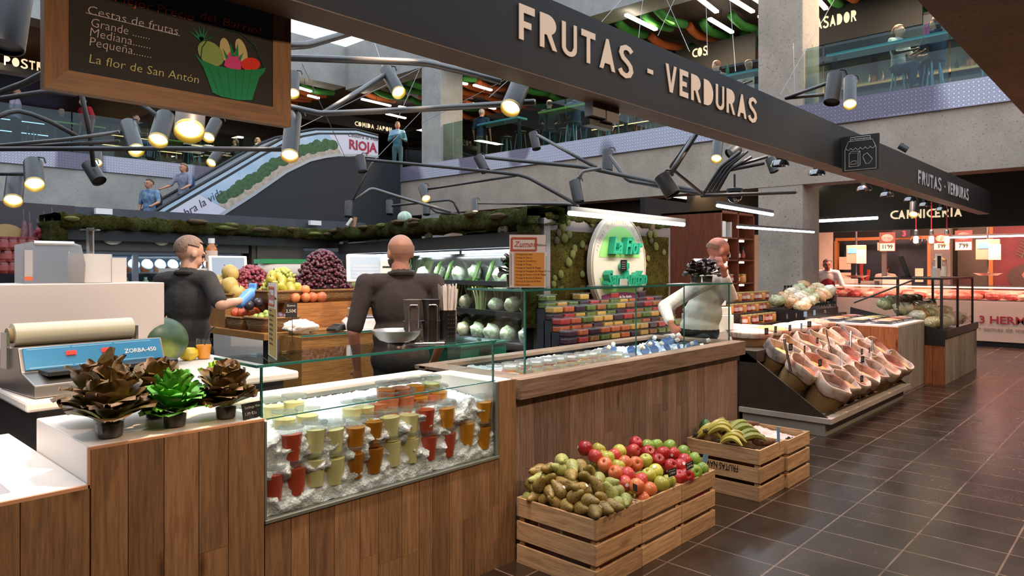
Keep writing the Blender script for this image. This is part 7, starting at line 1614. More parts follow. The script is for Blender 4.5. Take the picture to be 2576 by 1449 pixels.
# pendant bulbs with red cords
q = []
for u in (2304, 2343, 2382):
    p = onD(u, 603, 10.3); t = thing('pendant_bulb', '-', 'lamp', p, 0, 'globe bulbs on red cords')
    MB().sph((0, 0, 0), .085, 18, 12).build('globe', glass('bulb_glass', 'fbf3ec', .8), t, True, ang=0); MB().lathe([(.02, -.05), (.032, -.04), (.032, .04), (.02, .05)], 12).build('filament', emitm('filament', 'fff0e0', 20), t, True)
    MB().lathe([(.03, .08), (.03, .13), (.012, .15)], 12).build('socket', M_steel, t, True); MB().tube([(0, 0, .15), (0, 0, .55)], .008, 6).build('red_cord', mk('cord_red', 'b01c28', .6), t, True); q.append(t)
number_row(q, 'glowing globe bulb on a red cord, {n} of three from left')
def led(label, a, b, m='led_cool', w=.035):
    d = b-a; t = thing('tube_light', label, 'light', a, 0, 'linear tube lights')
    MB().tube([(0, 0, 0), tuple(d)], w*.6, 8).build('diffuser', emitm(m, 'f0f6ff', 9), t, True); MB().tube([(0, 0, w*1.1), tuple(d+Vector((0, 0, w*1.1)))], w*.8, 4).build('housing', M_pipe, t); return t
led('bright tube light in front of the moss wall', onY(1432, 536, 3.72), onY(1720, 565, 3.72)); led('bright tube light above the wooden cabinet', onY(1805, 517, 3.95), onY(1943, 540, 3.95)); led('thin tube light crossing before the wooden cabinet and column', onY(1855, 571, 3.6), onY(2047, 584, 3.6), w=.022)
led('tube light beside the column at the butcher stall', onX(2058, 556, 14.6), onX(2208, 548, 14.6), w=.05)
p = onD(1848, 492, 8.2); t = thing('dome_camera', 'dark glass dome camera hanging above the tube lights', 'camera', p); MB().sph((0, 0, 0), .085, 16, 10).build('dome', mk('dark_dome', '1c1a1c', .1, coat=.6), t, True); MB().lathe([(.09, .04), (.09, .08), (0, .1)], 16).tube([(0, 0, .1), (0, 0, .25)], .012, 6).build('mount', M_blk, t, True)
# chalkboard hanging under the beam
BX0, BX1, BZ0, BZ1, BYY = .53, 1.255, 1.985, 2.345, 2.20
t = thing('chalkboard', 'framed chalkboard with chalk lettering and a drawn fruit basket under the beam', 'chalkboard', (0, BYY, 0))
M_cf = wood('board_frame', '8f6336', 'a87845', 'x', knots=False, scale=.8); M_cfz = wood('board_frame_z', '8f6336', 'a87845', 'z', knots=False, scale=.8)
f = .06
for z0, z1 in ((BZ0, BZ0+f), (BZ1+.08, BZ1+.14)): MB().add([(BX0, 0, z0 if z0 == BZ0 else z1), (BX1, 0, z0 if z0 == BZ0 else z1), (BX1-f, .012, z1 if z0 == BZ0 else z0), (BX0+f, .012, z1 if z0 == BZ0 else z0), (BX0, .04, z0 if z0 == BZ0 else z1), (BX1, .04, z0 if z0 == BZ0 else z1)], [(0, 1, 2, 3), (4, 5, 1, 0)]).build('frame_rail', M_cf, t)
for x, s in ((BX0, 1), (BX1, -1)): MB().add([(x, 0, BZ0), (x, 0, BZ1+.14), (x+s*f, .012, BZ1+.08), (x+s*f, .012, BZ0+f), (x, .04, BZ0), (x, .04, BZ1+.14)], [(0, 1, 2, 3), (0, 4, 5, 1)]).build('frame_stile', M_cfz, t)
MB().box(BX0+.01, .02, BZ0+.01, BX1-.01, .04, BZ1+.13).build('backing', M_brd, t)
MB().box(BX0+f-.004, .014, BZ0+f-.004, BX1-f+.004, .02, BZ1+.085).build('slate', mk('slate_black', '23211d', .75, var=(90, '1c1a17')), t)
CHK = {'white': mk('chalk_white', 'd2c8cc', .9), 'red': mk('chalk_red', 'f2604a', .9), 'yellow': mk('chalk_yellow', 'd2cf88', .9), 'green': mk('chalk_green', '1f8a58', .9), 'dgreen': mk('chalk_dark_green', '17553a', .9), 'pine': mk('chalk_pine', '8fae62', .9), 'pink': mk('chalk_pink', 'd84890', .9), 'cream': mk('chalk_cream', 'c8bf8a', .9), 'lred': mk('chalk_scarlet', 'e03a2a', .9)}
CB = BYY+.0135
def chalk(parts, col):
    mb = MB()
    for txt, u0, v0, u1, v1 in parts:
        a, b = onY(u0, v0, CB), onY(u1, v1, CB); tmp = MB(); text(tmp, txt, 1, Matrix(), .001, 'LEFT'); w = max(v.x for v in tmp.v)
        h = .036 if col != 'yellow' else .036
        M_ = frame(a+Vector((0, -BYY, 0)), (1, 0, 0), (0, 0, 1)); d = (b.x-a.x)/(w*h); text(mb, txt, h, M_, .0008, 'LEFT', shear=.12, bold=-.0004, sx=d)
    mb.build('chalk_line', CHK[col], t)
chalk([('Mejor Precio', 285, 2, 487, 44)], 'red'); chalk([('del', 502, 47, 541, 55)], 'red'); chalk([("Barrio!", 558, 62, 655, 82)], 'red')
chalk([('Cestas de frutas', 217, 34, 447, 80)], 'white'); chalk([('Grande .......', 226, 66, 376, 96)], 'white'); chalk([('Mediana.......', 223, 90, 378, 121)], 'white'); chalk([('Pequeña.......', 222, 114, 380, 146)], 'white'); chalk([('La flor de San Antón', 221, 157, 499, 212)], 'yellow')
def cpt(u, v, o=0): p = onY(u, v, CB-o); return Vector((p.x, p.y-BYY, p.z))
def cpoly(pts, col, o=.0005, nm='chalk_drawing'):
    P_ = [cpt(u, v) for u, v in pts]; MB().prism([(p.x, p.z) for p in P_], .0006, frame((0, CB-BYY-o, 0), (1, 0, 0), (0, 0, 1))).build(nm, CHK[col], t)
def ell_(cu, cv, ru, rv, a=0, n=20): return [(cu+ru*math.cos(i*2*PI/n)*math.cos(a)-rv*math.sin(i*2*PI/n)*math.sin(a), cv+ru*math.cos(i*2*PI/n)*math.sin(a)+rv*math.sin(i*2*PI/n)*math.cos(a)) for i in range(n)]
MB().tube([cpt(215, 32), cpt(452, 90)], .0012, 4).build('chalk_underline', CHK['white'], t)
cpoly(ell_(530, 135, 38, 26, .75), 'pine', .0004); cpoly(ell_(566, 125, 13, 30, -.15), 'cream', .0003); cpoly(ell_(607, 128, 13, 32, -.3), 'cream', .0003); cpoly([(563, 165), (570, 140), (578, 130), (585, 140), (592, 128), (600, 142), (606, 138), (606, 175), (585, 178)], 'pink', .0006); cpoly(ell_(630, 162, 24, 17), 'lred', .0007)
for pts in ([(560, 122), (575, 145), (568, 150)], [(578, 105), (590, 142), (580, 142)], [(598, 108), (600, 142), (588, 142)], [(612, 132), (605, 152), (598, 148)]): cpoly(pts, 'green', .0008)
for k in range(7): a = -2.6+k*.42; cpoly([(505, 105), (505+34*math.cos(a), 95+34*math.sin(a)*.9), (512, 100)], 'green', .0009)
cpoly([(489, 136), (505, 150), (540, 165), (600, 176), (645, 175), (669, 170), (664, 182), (652, 195), (638, 236), (634, 252), (600, 252), (555, 243), (534, 233), (528, 215), (510, 168)], 'green', .0010)
for u in (525, 545, 568, 590, 612, 632): MB().tube([cpt(u+2, 172, .0014), cpt(u*.62+228, 246, .0014)], .0007, 4).build('chalk_stroke', CHK['dgreen'], t)
MB().tube([cpt(505, 152, .001), cpt(508, 120, .001), cpt(530, 88, .001), cpt(565, 74, .001), cpt(605, 83, .001), cpt(640, 115, .001), cpt(664, 170, .001)], .0016, 5).build('chalk_handle', CHK['dgreen'], t)
for x in (BX0+.1, BX1-.1): MB().tube([(x, .03, BZ1+.14), (x, .03, BZ1+.2)], .003, 5).build('hanger', M_blk, t)
# square projecting sign
t = thing('projecting_sign', 'square black sign with a white awning drawing projecting from the beam', 'sign', (6.22, 1.995, 2.305))
MB().box(0, -.285, 0, .018, 0, .295).build('panel', M_slate, t)
mb = MB(); w_ = lambda pts: mb.tube([(-.002, -y, z) for y, z in pts], .0022, 4)
w_([(.022, .012), (.262, .012), (.262, .18), (.255, .205), (.235, .25), (.05, .25), (.03, .205), (.022, .18), (.022, .012)]); w_([(.065, .25), (.065, .282), (.22, .282), (.22, .25)])
for i in range(6): w_([(.03+.0375*i+.0375*k/4, .195-.018*math.sin(PI*k/4)) for k in range(5)])
w_([(.055, .04), (.055, .15), (.125, .15), (.125, .04), (.055, .04)]); w_([(.055, .15), (.068, .165), (.14, .165), (.14, .05), (.125, .04)]); w_([(.125, .15), (.14, .165)])
w_([(.17, .13), (.195, .142), (.235, .09), (.21, .055), (.185, .055), (.162, .11), (.17, .13)]); w_([(.065, .06), (.11, .06), (.11, .085), (.08, .085), (.065, .07)])
text(mb, 'ULTRAMARINOS', .021, FY((-.0015, -.142, .258)), .0005); mb.build('line_drawing', M_chalk, t)
# ---------------------------------------------------------------- escalator
EY = 16.5
lowc = [(5.4, 1.25), (6.2, 1.79), (7.0, 2.35), (7.62, 2.77), (8.42, 3.315), (9.28, 3.95), (9.96, 4.32), (10.4, 4.46), (10.8, 4.557), (11.5, 4.64), (12.15, 4.66)]
upc = [(4.55, 1.72), (5.35, 2.28), (6.07, 2.764), (6.7, 3.19), (7.62, 3.80), (8.5, 4.39), (9.2, 4.83), (9.6, 5.03), (10.1, 5.18), (11.4, 5.36), (12.15, 5.30)]
def cv(c, s):
    s *= len(c)-1; i = min(int(s), len(c)-2); f_ = s-i; return c[i][0]*(1-f_)+c[i+1][0]*f_, c[i][1]*(1-f_)+c[i+1][1]*f_
def EP(s, q, y=0): a, b = cv(lowc, s), cv(upc, s); return (a[0]+(b[0]-a[0])*q, y, a[1]+(b[1]-a[1])*q)
t = thing('escalator', 'escalator with a vineyard advert on its side rising to the gallery', 'escalator', (0, EY, 0))
M_ew = mk('advert_white', 'd0ccd8', .4); M_es = mk('advert_sky', '8fb0cc', .4, var=(1.2, 'c4d2de')); M_eg = mk('advert_ground', 'a09080', .5, var=(10, 'c0b0a0')); M_ev = mk('advert_vines', '2c4a2c', .6, var=(14, '486a3c')); M_ebl = mk('escalator_black', '2a2c30', .6); M_eal = mk('escalator_alu', 'b0b6bc', .3, .4)
def estrip(s0, s1, q0, q1, y, nm, m, n=30): MB().sheet(lambda i, j: EP(s0+(s1-s0)*i, q0+(q1-q0)*j, y), n, 1).build(nm, m, t)
estrip(0, 1, .07, .80, 0, 'advert_panel', M_ew, 40); estrip(0, 1, -.02, .07, -.012, 'edge_strip', M_eal, 40); estrip(0, 1, .80, .87, -.004, 'dark_line', M_ebl, 40); estrip(0, 1, .87, .95, -.002, 'pale_band', mk('advert_band', 'a8bccc', .3), 40)
estrip(.32, .825, .07, .80, -.003, 'sky_print', M_es); estrip(.32, .825, .07, .30, -.005, 'ground_print', M_eg)
mb = MB(); rr = random.Random(3)
for i in range(34):
    s = .34+.475*i/33; p = EP(s, .40+rr.uniform(-.03, .05), -.006); mb.sph(p, (.16*rr.uniform(.7, 1.2), .004, .14*rr.uniform(.7, 1.2)), 9, 6)
mb.build('vine_print', M_ev, t)
mb = MB(); mb.tube([EP(i/40, 1.0, .02) for i in range(41)], .035, 8); mb.build('handrail', M_ebl, t, True)
mb = MB(); mb.tube([EP(i/40, 1.0, 1.15) for i in range(41)], .035, 8); mb.build('handrail', M_ebl, t, True)
MB().sheet(lambda i, j: EP(i, .1+.86*j, 1.16), 30, 1).build('far_balustrade', M_eal, t)
MB().sheet(lambda i, j: EP(i, .22, .05+1.08*j), 40, 1).build('steps', M_ebl, t)
mb = MB(); mb.prism([(x, z-.03) for x, z in lowc]+[(12.95, 4.6), (12.95, .0), (5.4, 0)], 1.1, Matrix.Translation((0, 1.12, 0)) @ FX((0, 0, 0))); mb.build('black_side', mk('side_black', '25282c', .7), t)
mb = MB(); text(mb, 'RIOJA', .36, FX((11.62, -.008, 4.80)), .002, bold=.012); mb.build('advert_word', mk('advert_red', 'a01a3a', .5), t)
mb = MB(); text(mb, 'Celebra la vida', .17, FX((11.62, -.008, 5.13)), .001, shear=.25); text(mb, 'bra la vida', .26, frame((7.2, -.008, 2.97), (.83, 0, .55), (-.55, 0, .83)), .001, shear=.25); mb.build('advert_script', mk('advert_ink', '3a3640', .5), t)
# parapet beam of the stalls behind, with small white boxes
t = thing('rear_sign_beam', 'dark grey beam of the stalls behind, above the moss canopy', 'beam', (1.0, 11.0, 2.0)); MB().box(0, 0, -.2, 6.8, .15, .35).build('beam_body', mk('slate_beam', '44464c', .6, var=(3, '3a3c42')), t)
for u, v in ((260, 532), (792, 561)): p = onY(u, v, 10.9); tag(MB().cb(p, (.21, .08, .08)).build('emergency_light', M_white), ['small white emergency light box on the rear beam, left one', 'small white emergency light box on the rear beam, right one'][u > 500], 'light', 'emergency light boxes')
p = onD(1018, 548, 10.5); tag(MB().sph((0, 0, 0), (.11, .11, .10), 16, 10).build('striped_ball', mk('ball_stripes', '7fae90', .5, var=(4, 'd8d4c4'), sc=(6, 6, .1)), None, True, loc=p, ang=0), 'green and white striped ball behind the moss canopy', 'ball')
t = thing('parasol_stick', 'small wooden sign sticks standing on the moss canopy corner', 'sign', onD(885, 565, 9.4)); mb = MB(); mb.tube([(-.08, 0, -.02), (.0, 0, .08)], .02, 6); mb.build('stick', mk('pale_stick', 'c8b8a4', .7), t); mb = MB(); mb.tube([(.02, 0, -.08), (.06, 0, .10)], .025, 6); mb.build('stick', mk('brown_stick', 'a0704a', .7), t)
# ---------------------------------------------------------------- upper galleries
M_tb = {'green': mk('tube_green', '3f8a34', .7, bmp=(30, .2)), 'orange': mk('tube_orange', 'c8642a', .7, bmp=(30, .2)), 'dark teal': mk('tube_teal', '1f4a44', .7, bmp=(30, .2))}
def tube_proto(k):
    o = MB().tube([(0, 0, 0), (.25, .03, -.05), (.6, .05, -.08), (.95, .03, -.05), (1.3, 0, 0)], .10, 9).build('hanging_tube', M_tb[k], None, True, ang=0); tag(o, '-', 'ceiling tube'); MB().tube([(.6, .05, 0), (.6, .05, .2)], .008, 5).build('strap', M_blk, o); return o
tp = {k: tube_proto(k) for k in M_tb}; tq = {}; rt = random.Random(12); lq = {}
bp = tag(MB().box(0, 0, 0, 1.1, .09, .05).build('hanging_light_bar', emitm('bar_light', 'f4ecdc', 7)), '-', 'light')
for x in (.15, .95): MB().tube([(x, .045, .05), (x, .045, .36)], .006, 5).build('rod', M_blk, bp)
def ceil_field(zone, x0, x1, y0, y1, z, dx, dy, dens=.85, ox=0):
    xs = x0; row = 0
    while xs < x1:
        y = y0; col = ['green', 'orange', 'green', 'orange', 'dark teal'][row % 5]
        while y < y1:
            k = rt.choice(['green', 'green', 'orange', 'orange', 'dark teal']) if rt.random() < .45 else col
            u, v, a = pix((xs+.6, y, z))
            if a > 1 and -60 < u < 2640 and -60 < v < 640 and rt.random() < dens:
                if rt.random() < .14: o = put(bp, (xs, y, z-.22), 0, None, 'light bars between the ceiling tubes'); lq.setdefault(zone, []).append(o)
                else: o = put(tp[k], (xs, y, z), 0, None, 'padded tubes on the ceilings', rot=(rt.uniform(-.6, .6), 0, rt.uniform(-.1, .1))); tq.setdefault((zone, k), []).append(o)
            y += dy
        xs += dx; row += 1
ceil_field('over the right upper gallery', 13.9, 19, 3.4, 11.5, 7.35, 1.45, .36); ceil_field('over the corner of the upper gallery', 7.5, 13.0, 20.2, 24.5, 7.35, 1.45, .5, .8); ceil_field('over the corner of the upper gallery', 13.9, 19, 13, 20, 7.35, 1.45, .55, .8)
ceil_field('under the right gallery', 13.7, 18.3, 1.2, 9.0, 3.48, 1.45, .32, .8)
for (z, k), o in tq.items(): number_row(o, k+' padded ceiling tube '+z+', {n} counted from left')
for z, o in lq.items(): number_row(o, 'bright light bar '+z+', {n} counted from left')
for i, (u0, v0, u1, v1, z) in enumerate(((1575, 40, 1650, 77, 7.1), (1748, -10, 1803, 33, 7.1), (1785, 50, 1842, 84, 7.1), (2055, 0, 2078, 25, 7.1), (910, 251, 982, 268, 7.0), (972, 288, 1020, 299, 7.0), (1155, 210, 1175, 214, 7.0), (1192, 216, 1236, 229, 7.0), (750, 222, 782, 232, 7.0), (775, 242, 802, 249, 7.0))):
    a, b = onZ(u0, v0, z), onZ(u1, v1, z); w = .09; d = b-a; M_ = frame(a, d, Vector((0, 0, 1)).cross(d)); o = MB().box(0, -w/2, 0, d.length, w/2, .05, M_).build('hanging_light_bar', MATS['bar_light']); MB().tube([a.lerp(b, .5), a.lerp(b, .5)+Vector((0, 0, 7.55-z))], .008, 5).build('rod', M_blk, o); tag(o, f'long bright light bar on the upper gallery ceiling, {ordinal(i)} of ten listed from the beam', 'light', 'long light bars on the upper ceilings')
number_row([o for o in COL.objects if o.get('group') == 'long light bars on the upper ceilings'], 'long bright light bar hanging on the upper ceiling, {n} from left', key=lambda o: pix(o.data.vertices[0].co)[0])
struct(MB().box(1.0, 21.5, 6.4, 8.5, 26.5, 6.5).build('ceiling_slats', wood('slat_brown', '4a3024', '6a4838', 'x', knots=False)))
# signs of the upper stalls
def fascia(label, plane, pa, pb, word, wu, col='cream'):
    """dark sign board with stencil letters; pa/pb = board corners in the photo (top left, bottom right), wu = letters (left, right, bottom, top)"""
    f_ = (lambda u, v: onX(u, v, plane[1])) if plane[0] == 'x' else (lambda u, v: onY(u, v, plane[1]))
    a, b = f_(*pa), f_(*pb); t = thing('stall_sign', label, 'sign', (0, 0, 0), 0, 'stencil signs of the upper stalls')
    z0, z1 = min(a.z, b.z), max(a.z, b.z)
    if plane[0] == 'x': MB().box(plane[1], min(a.y, b.y), z0, plane[1]+.1, max(a.y, b.y), z1).build('board', mk('sign_board', '1e1b17', .6, var=(2, '26221a')), t)
    else: MB().box(min(a.x, b.x), plane[1], z0, max(a.x, b.x), plane[1]+.1, z1).build('board', MATS.get('sign_board') or mk('sign_board', '1e1b17', .6, var=(2, '26221a')), t)
    l, r_ = f_(wu[0], wu[2]), f_(wu[1], wu[3]); h = wu[4]; n = stencil(MB(), word, 1, Matrix())-.14; W_ = (r_-l).length if plane[0] == 'y' else abs(r_.y-l.y)
    mb = MB(); stencil(mb, word, h, (FY((plane[1]-.01, l.y, l.z)) if plane[0] == 'x' else FX((l.x, plane[1]-.01, l.z))), .14, W_/(n*h)); mb.build('stencil_letters', emitm('sign_letters', 'f0d8b0', .9), t)
fascia('dark stall sign reading ASADOR at the upper right gallery', ('x', 16.2), (2040, 30), (2320, 60), 'ASADOR', (2054, 2155, 75, 55, .24))
fascia('stall sign ending in COS behind the upper column', ('x', 16.2), (1700, 128), (1900, 150), 'COS', (1742, 1780, 146, 138, .22))
fascia('dark stall sign reading COMIDA JAPON above the escalator', ('y', 22.0), (740, 265), (1060, 350), 'COMIDA JAPON', (892, 985, 316, 330, .17))
fascia('grey stall sign beginning POSTR at the far left', ('y', 22.6), (-40, 150), (140, 200), 'POSTR', (10, 108, 163, 178, .24))
# back fittings of the upper stalls: shelves with bottles, shop front
M_warm = emitm('warm_strip', 'ffcf90', 3); M_blu = emitm('blue_strip', 'b0c4ff', 4)
def back_bar(label, x0, x1, y, z0=GZ, strip=M_warm, plane='y', seed=1):
    rr = random.Random(seed); t = thing('back_bar', label, 'bar shelf', (x0, y, z0) if plane == 'y' else (y, x0, z0), 0 if plane == 'y' else PI/2)
    w = x1-x0; s = 1 if plane == 'y' else -1
    MB().box(0, s*.0, 0, w, s*.4, 1.0).box(0, s*.38, 1.0, w, s*.42, 2.0).build('cabinet', mk('bar_brown', '4a3a30', .6, var=(2, '5c4a3c')), t)
    for z in (1.25, 1.6): MB().box(0, s*.15, z, w, s*.38, z+.02).build('shelf', MATS['bar_brown'], t); MB().box(.05, s*.14, z-.03, w-.05, s*.15, z-.005).build('light_strip', strip, t)
    for z in (1.0, 1.27, 1.62):
        for i in range(int(w/.16)):
            if rr.random() < .7: MB().lathe([(.035, 0), (.035, .14), (.014, .18), (.014, .23)], 8).build('bottle', [SC[0], SC[1], SC[3], M_tb['green'], mk('pale_bottle', 'a8a498', .3)][rr.randrange(5)], t, True, loc=(.1+i*.16, s*.25, z))
back_bar('back bar with lit bottle shelves at the far left gallery', 3.2, 6.6, 25.2, strip=M_blu); back_bar('back bar with bottles behind the seated women', 7.6, 11.2, 25.6, seed=2); back_bar('bottle shelves behind the glass in the middle of the gallery', 10.2, 13.6, 18.2, plane='x', seed=3)
t = thing('stall_facade', 'upper stall front with orange window frames and bottles under the ASADOR sign', 'shop front', (16.3, 0, GZ))
MB().box(0, 1.6, 0, .1, 6.2, 1.05).build('counter_front', mk('slate_blue', '3c4152', .5), t); MB().box(-.1, 1.6, 1.05, .4, 6.2, 1.1).build('counter_top', mk('bar_wood', 'a88a60', .4), t); MB().box(.7, 1.6, 1.0, .8, 6.2, 2.6).build('tiled_wall', mk('cream_tiles', 'a89c80', .5), t)
MB().box(-.05, 1.6, 1.75, .3, 6.2, 2.3).build('blue_band', mk('slate_blue_dark', '2e3242', .5), t)
for y in (2.0, 2.9, 3.8, 4.7, 5.6): MB().box(.55, y, 1.1, .68, y+.1, 1.8).build('window_frame', M_oak, t)
for i in range(14): MB().lathe([(.035, 0), (.035, .14), (.014, .18), (.014, .23)], 8).build('bottle', SC[i % 4], t, True, loc=(.1, 2.0+i*.27, 1.1))
# bar tables, ledges and stools seen over the glass
def ledge(label, y0, y1, top, x=13.45): 
    t = thing('bar_ledge', label, 'counter', (x, y0, GZ)); MB().box(0, 0, 1.03, .38, y1-y0, 1.08).build('top', top, t)
    for y in (.1, y1-y0-.1): MB().box(.15, y-.03, 0, .22, y+.03, 1.03).build('leg', MATS['table_dark'] if 'table_dark' in MATS else mk('table_dark', '34383c', .5), t)
ledge('turquoise bar ledge along the glass at the upper right', 1.9, 4.6, M_tq); ledge('turquoise bar ledge beside the upper column', 5.9, 7.4, M_tq); ledge('turquoise bar ledge near the left upper column', 12.3, 13.8, M_tq); ledge('lime green bar ledge behind the beam letters', 9.0, 11.6, M_lime)
p = onY(190, 262, 22.0); bar_table('dark high table with a lime green edge on the left gallery', p.x, 22.0, 1.3, .7, M_lime); p = onY(385, 262, 22.6); bar_table('lime topped high table before the grey T-shirt man', p.x+.5, 22.6, 1.2, .7, M_lime); p = onY(690, 358, 23.5); bar_table('lime topped high table beside the woman in pink trousers', p.x+.6, 23.5, 1.3, .7, M_lime)
q = []; sp0 = stool('-', 13.9, 9.2, M_sts)
for x, y in ((13.9, 9.6), (14.3, 10.2), (13.9, 10.9), (14.4, 11.5), (13.9, 12.6), (14.2, 13.4), (13.9, 7.9), (14.2, 6.6), (14.0, 3.0), (14.2, 2.2), (6.2, 21.6), (7.4, 21.8), (8.2, 22.2), (9.0, 21.8), (9.6, 22.6), (5.0, 21.9)): q.append(put(sp0, (x, y, GZ), R.random(), None, 'bar stools on the upper galleries'))
number_row(q, 'empty steel bar stool on the upper gallery, {n} counted from left')
o = MB().lathe([(.035, 0), (.035, .14), (.014, .19), (.014, .25)], 10).build('green_bottle', mk('bottle_green', '1f7a3a', .2), None, True, loc=(13.6, 6.6, GZ+1.08)); tag(o, 'green bottle on the turquoise ledge by the column', 'bottle')
o = MB().lathe([(.045, 0), (.045, .16), (.02, .2), (.02, .24)], 10).build('pink_bottle', mk('bottle_pink', 'b83a7a', .3), None, True, loc=(13.6, 3.0, GZ+1.08)); tag(o, 'pink bottle on the turquoise ledge at the upper right', 'bottle')
# ---------------------------------------------------------------- butcher stall
t = thing('meat_counter', 'long white glazed meat counter reading 3 HERMANOS at the far right', 'counter', (16.1, .2, 0))
M_mw = mk('counter_cream', 'd2c2b2', .4); M_meatl = emitm('meat_light', 'ffb8a8', 2.5)
MB().box(0, 0, .10, .9, 6.0, .84).build('white_body', M_mw, t, bevel=.005); MB().box(.06, 0, 0, .9, 6.0, .10).build('black_plinth', M_blk, t)
MB().box(.0, 0, .84, .9, 6.0, .88).box(.72, 0, .88, .9, 6.0, 1.06).build('tray_bed', mk('meat_tray', 'e0c8bc', .35), t); MB().box(.02, 0, .88, .03, 6.0, 1.16).build('front_glass', M_glass, t); MB().box(.02, 0, 1.16, .6, 6.0, 1.17).build('glass_top', M_glass, t); MB().box(.0, 0, 1.158, .02, 6.0, 1.172).box(.0, 0, .875, .02, 6.0, .89).build('steel_edge', M_steel, t)
MB().box(.60, .1, 1.10, .64, 5.9, 1.13).build('light_tube', M_meatl, t)
mb = MB(); a = onX(2462, 812, 16.1); text(mb, '3 HERMANOS', .20, FY((-.004, a.y-.2, a.z-.0)), .003, 'LEFT', bold=.004, sx=1.1); mb.build('red_lettering', mk('hermanos_red', 'a03038', .5), t)
for c in t.children:
    if c.name.startswith('red_lettering'): c.location = (0, 0, 0)
mb = MB(); text(mb, '• carnes de madrid', .105, FY((-.004, a.y-.2, a.z-.14)), .002, 'LEFT', sx=1.15); mb.build('grey_lettering', mk('hermanos_grey', '9a8a7e', .5), t)
M_meat = [mk('meat_'+c, c, .35, var=(16, d), bmp=(20, .5, .02)) for c, d in (('c03a38', 'e07a70'), ('d86a60', 'eba090'), ('a82a2e', 'd05a54'), ('e0988a', 'f0b8a8'))]
mp = [tag(MB().sph((0, 0, 0), (.13, .17, .075), 12, 8, fn=lambda v, s=s: v*(1+.28*mnoise.noise(v*2.2+Vector((s*3, 0, 0))))).build('meat_cut', M_meat[s], None, True, ang=0), '-', 'meat') for s in range(4)]
q = []; rm = random.Random(5)
for i in range(22):
    for j in range(2): q.append(put(mp[(i*3+j+i//4) % 4], (16.32+j*.26+rm.uniform(-.03, .03), .45+i*.25+rm.uniform(-.05, .05), .94+j*.035), 0, None, 'cuts of meat in the glazed counter', rot=(0, 0, rm.uniform(0, 6)), sc=rm.uniform(.8, 1.15)))
number_row(q, 'cut of raw meat in the glazed counter, {n} counted from left')
struct(MB().box(15.35, -8, 2.26, 15.5, 8.5, 3.25).build('trim_butcher_fascia', mk('butcher_fascia', '2e2a22', .6, var=(2, '383226'))))
t = thing('stall_sign', 'lettering CARNICERIA on the dark fascia above the meat counter', 'sign', (0, 0, 0))
a, b = onX(2240, 562, 15.35), onX(2420, 545, 15.35); n = stencil(MB(), 'CARNICERIA', 1, Matrix())-.14
mb = MB(); stencil(mb, 'CARNICERIA', .17, FY((15.34, a.y, 2.47)), .14, (a.y-b.y)/(n*.17)); mb.build('stencil_letters', MATS['sign_letters'], t)
# back wall fittings
struct(MB().box(18.3, -8, 0, 18.4, 3.42, 2.9).build('wall_butcher', mk('grey_tiles', '4c443c', .5, var=(3, '5a5046'))))
struct(MB().box(17.58, 3.42, 0, 17.8, 3.80, 2.9).build('column_butcher', mk('grey_post', '6e6a66', .6)))
t = thing('serving_hatch', 'orange-framed opening to the butcher workroom with steel fittings', 'hatch', (17.6, 3.8, 0))
MB().box(0, 0, .0, .1, 2.0, 1.02).build('lower_wall', mk('pink_white_wall', 'd8b8a4', .5), t); MB().box(-.02, 0, 1.02, .12, 2.0, 1.08).box(-.02, 0, 2.15, .12, 2.0, 2.22).box(-.02, 1.95, 1.08, .12, 2.02, 2.15).box(-.02, 0, 1.08, .12, .06, 2.15).build('wood_frame', mk('orange_frame', 'b0713c', .5), t)
MB().box(.05, .9, 1.08, .1, 1.0, 2.15).build('post', mk('grey_post', '6e6a66', .6), t); MB().box(.6, 0, 1.0, .65, 2.0, 2.2).build('rear_wall', mk('hatch_rear', '2a3038', .4, var=(2, '3a4450')), t)
struct(MB().box(17.5, 5.85, 0, 17.6, 8.5, 2.9).build('wall_tiles', mk('white_tiles', 'd8c8b4', .3, var=(5, 'cdbca8'))))
def price_poster(label, u0, v0, u1, v1, X, price, m):
    a, b = onX(u0, v0, X), onX(u1, v1, X); w = abs(a.y-b.y); h = a.z-b.z; t = thing('price_poster', label, 'poster', (X, a.y, b.z), -PI/2, 'price posters at the butcher')
    MB().box(0, 0, 0, w, .02, h).build('sheet', mk('poster_brown', '6a3a30', .5), t); MB().box(w*.04, -.004, h*.03, w*.96, -.001, h*.42).build('price_field', mk('poster_cream', 'e8d8b8', .5), t)
    MB().sph((w*.5, -.004, h*.7), (w*.38, .004, h*.2), 14, 8).build('meat_picture', m, t, True)
    mb = MB(); text(mb, price, h*.30, FX((w*.5, -.005, h*.14)), .001, bold=.004, sx=.8); mb.build('price_digits', M_slate, t)
price_poster("price poster reading 11'99 hanging at the butcher hatch", 2212, 585, 2252, 632, 16.9, "11'99", M_meat[1]); price_poster("price poster reading 5'99 behind the globe bulbs", 2348, 588, 2390, 629, 16.9, "5'99", M_meat[3]); price_poster("price poster reading 7'99 right of the globe bulbs", 2402, 580, 2446, 630, 16.9, "7'99", M_meat[0])
def hang_scale(label, u, v, X):
    p = onX(u, v, X); t = thing('hanging_scale', label, 'scale', p, -PI/2, 'hanging scales over the meat counter')
    MB().cb((0, 0, 0), (.38, .12, .40)).build('housing', mk('scale_cream', 'd8b898', .45), t, bevel=.01); MB().cb((-.06, -.062, .08), (.2, .006, .12)).build('display', emitm('scale_lcd', '6fb0d8', .7), t); MB().cb((.12, -.064, -.05), (.2, .004, .3)).build('taped_paper', M_white, t)
    MB().tube([(0, 0, .2), (0, 0, .55)], .02, 8).build('hanger', M_steel, t, True); MB().tube([(0, 0, -.2), (0, 0, -.52)], .012, 6).build('chain', M_steel, t, True); MB().lathe([(.0, -.50), (.16, -.50), (.24, -.46), (.25, -.455), (.16, -.49)], 18).build('pan', M_steel, t, True)
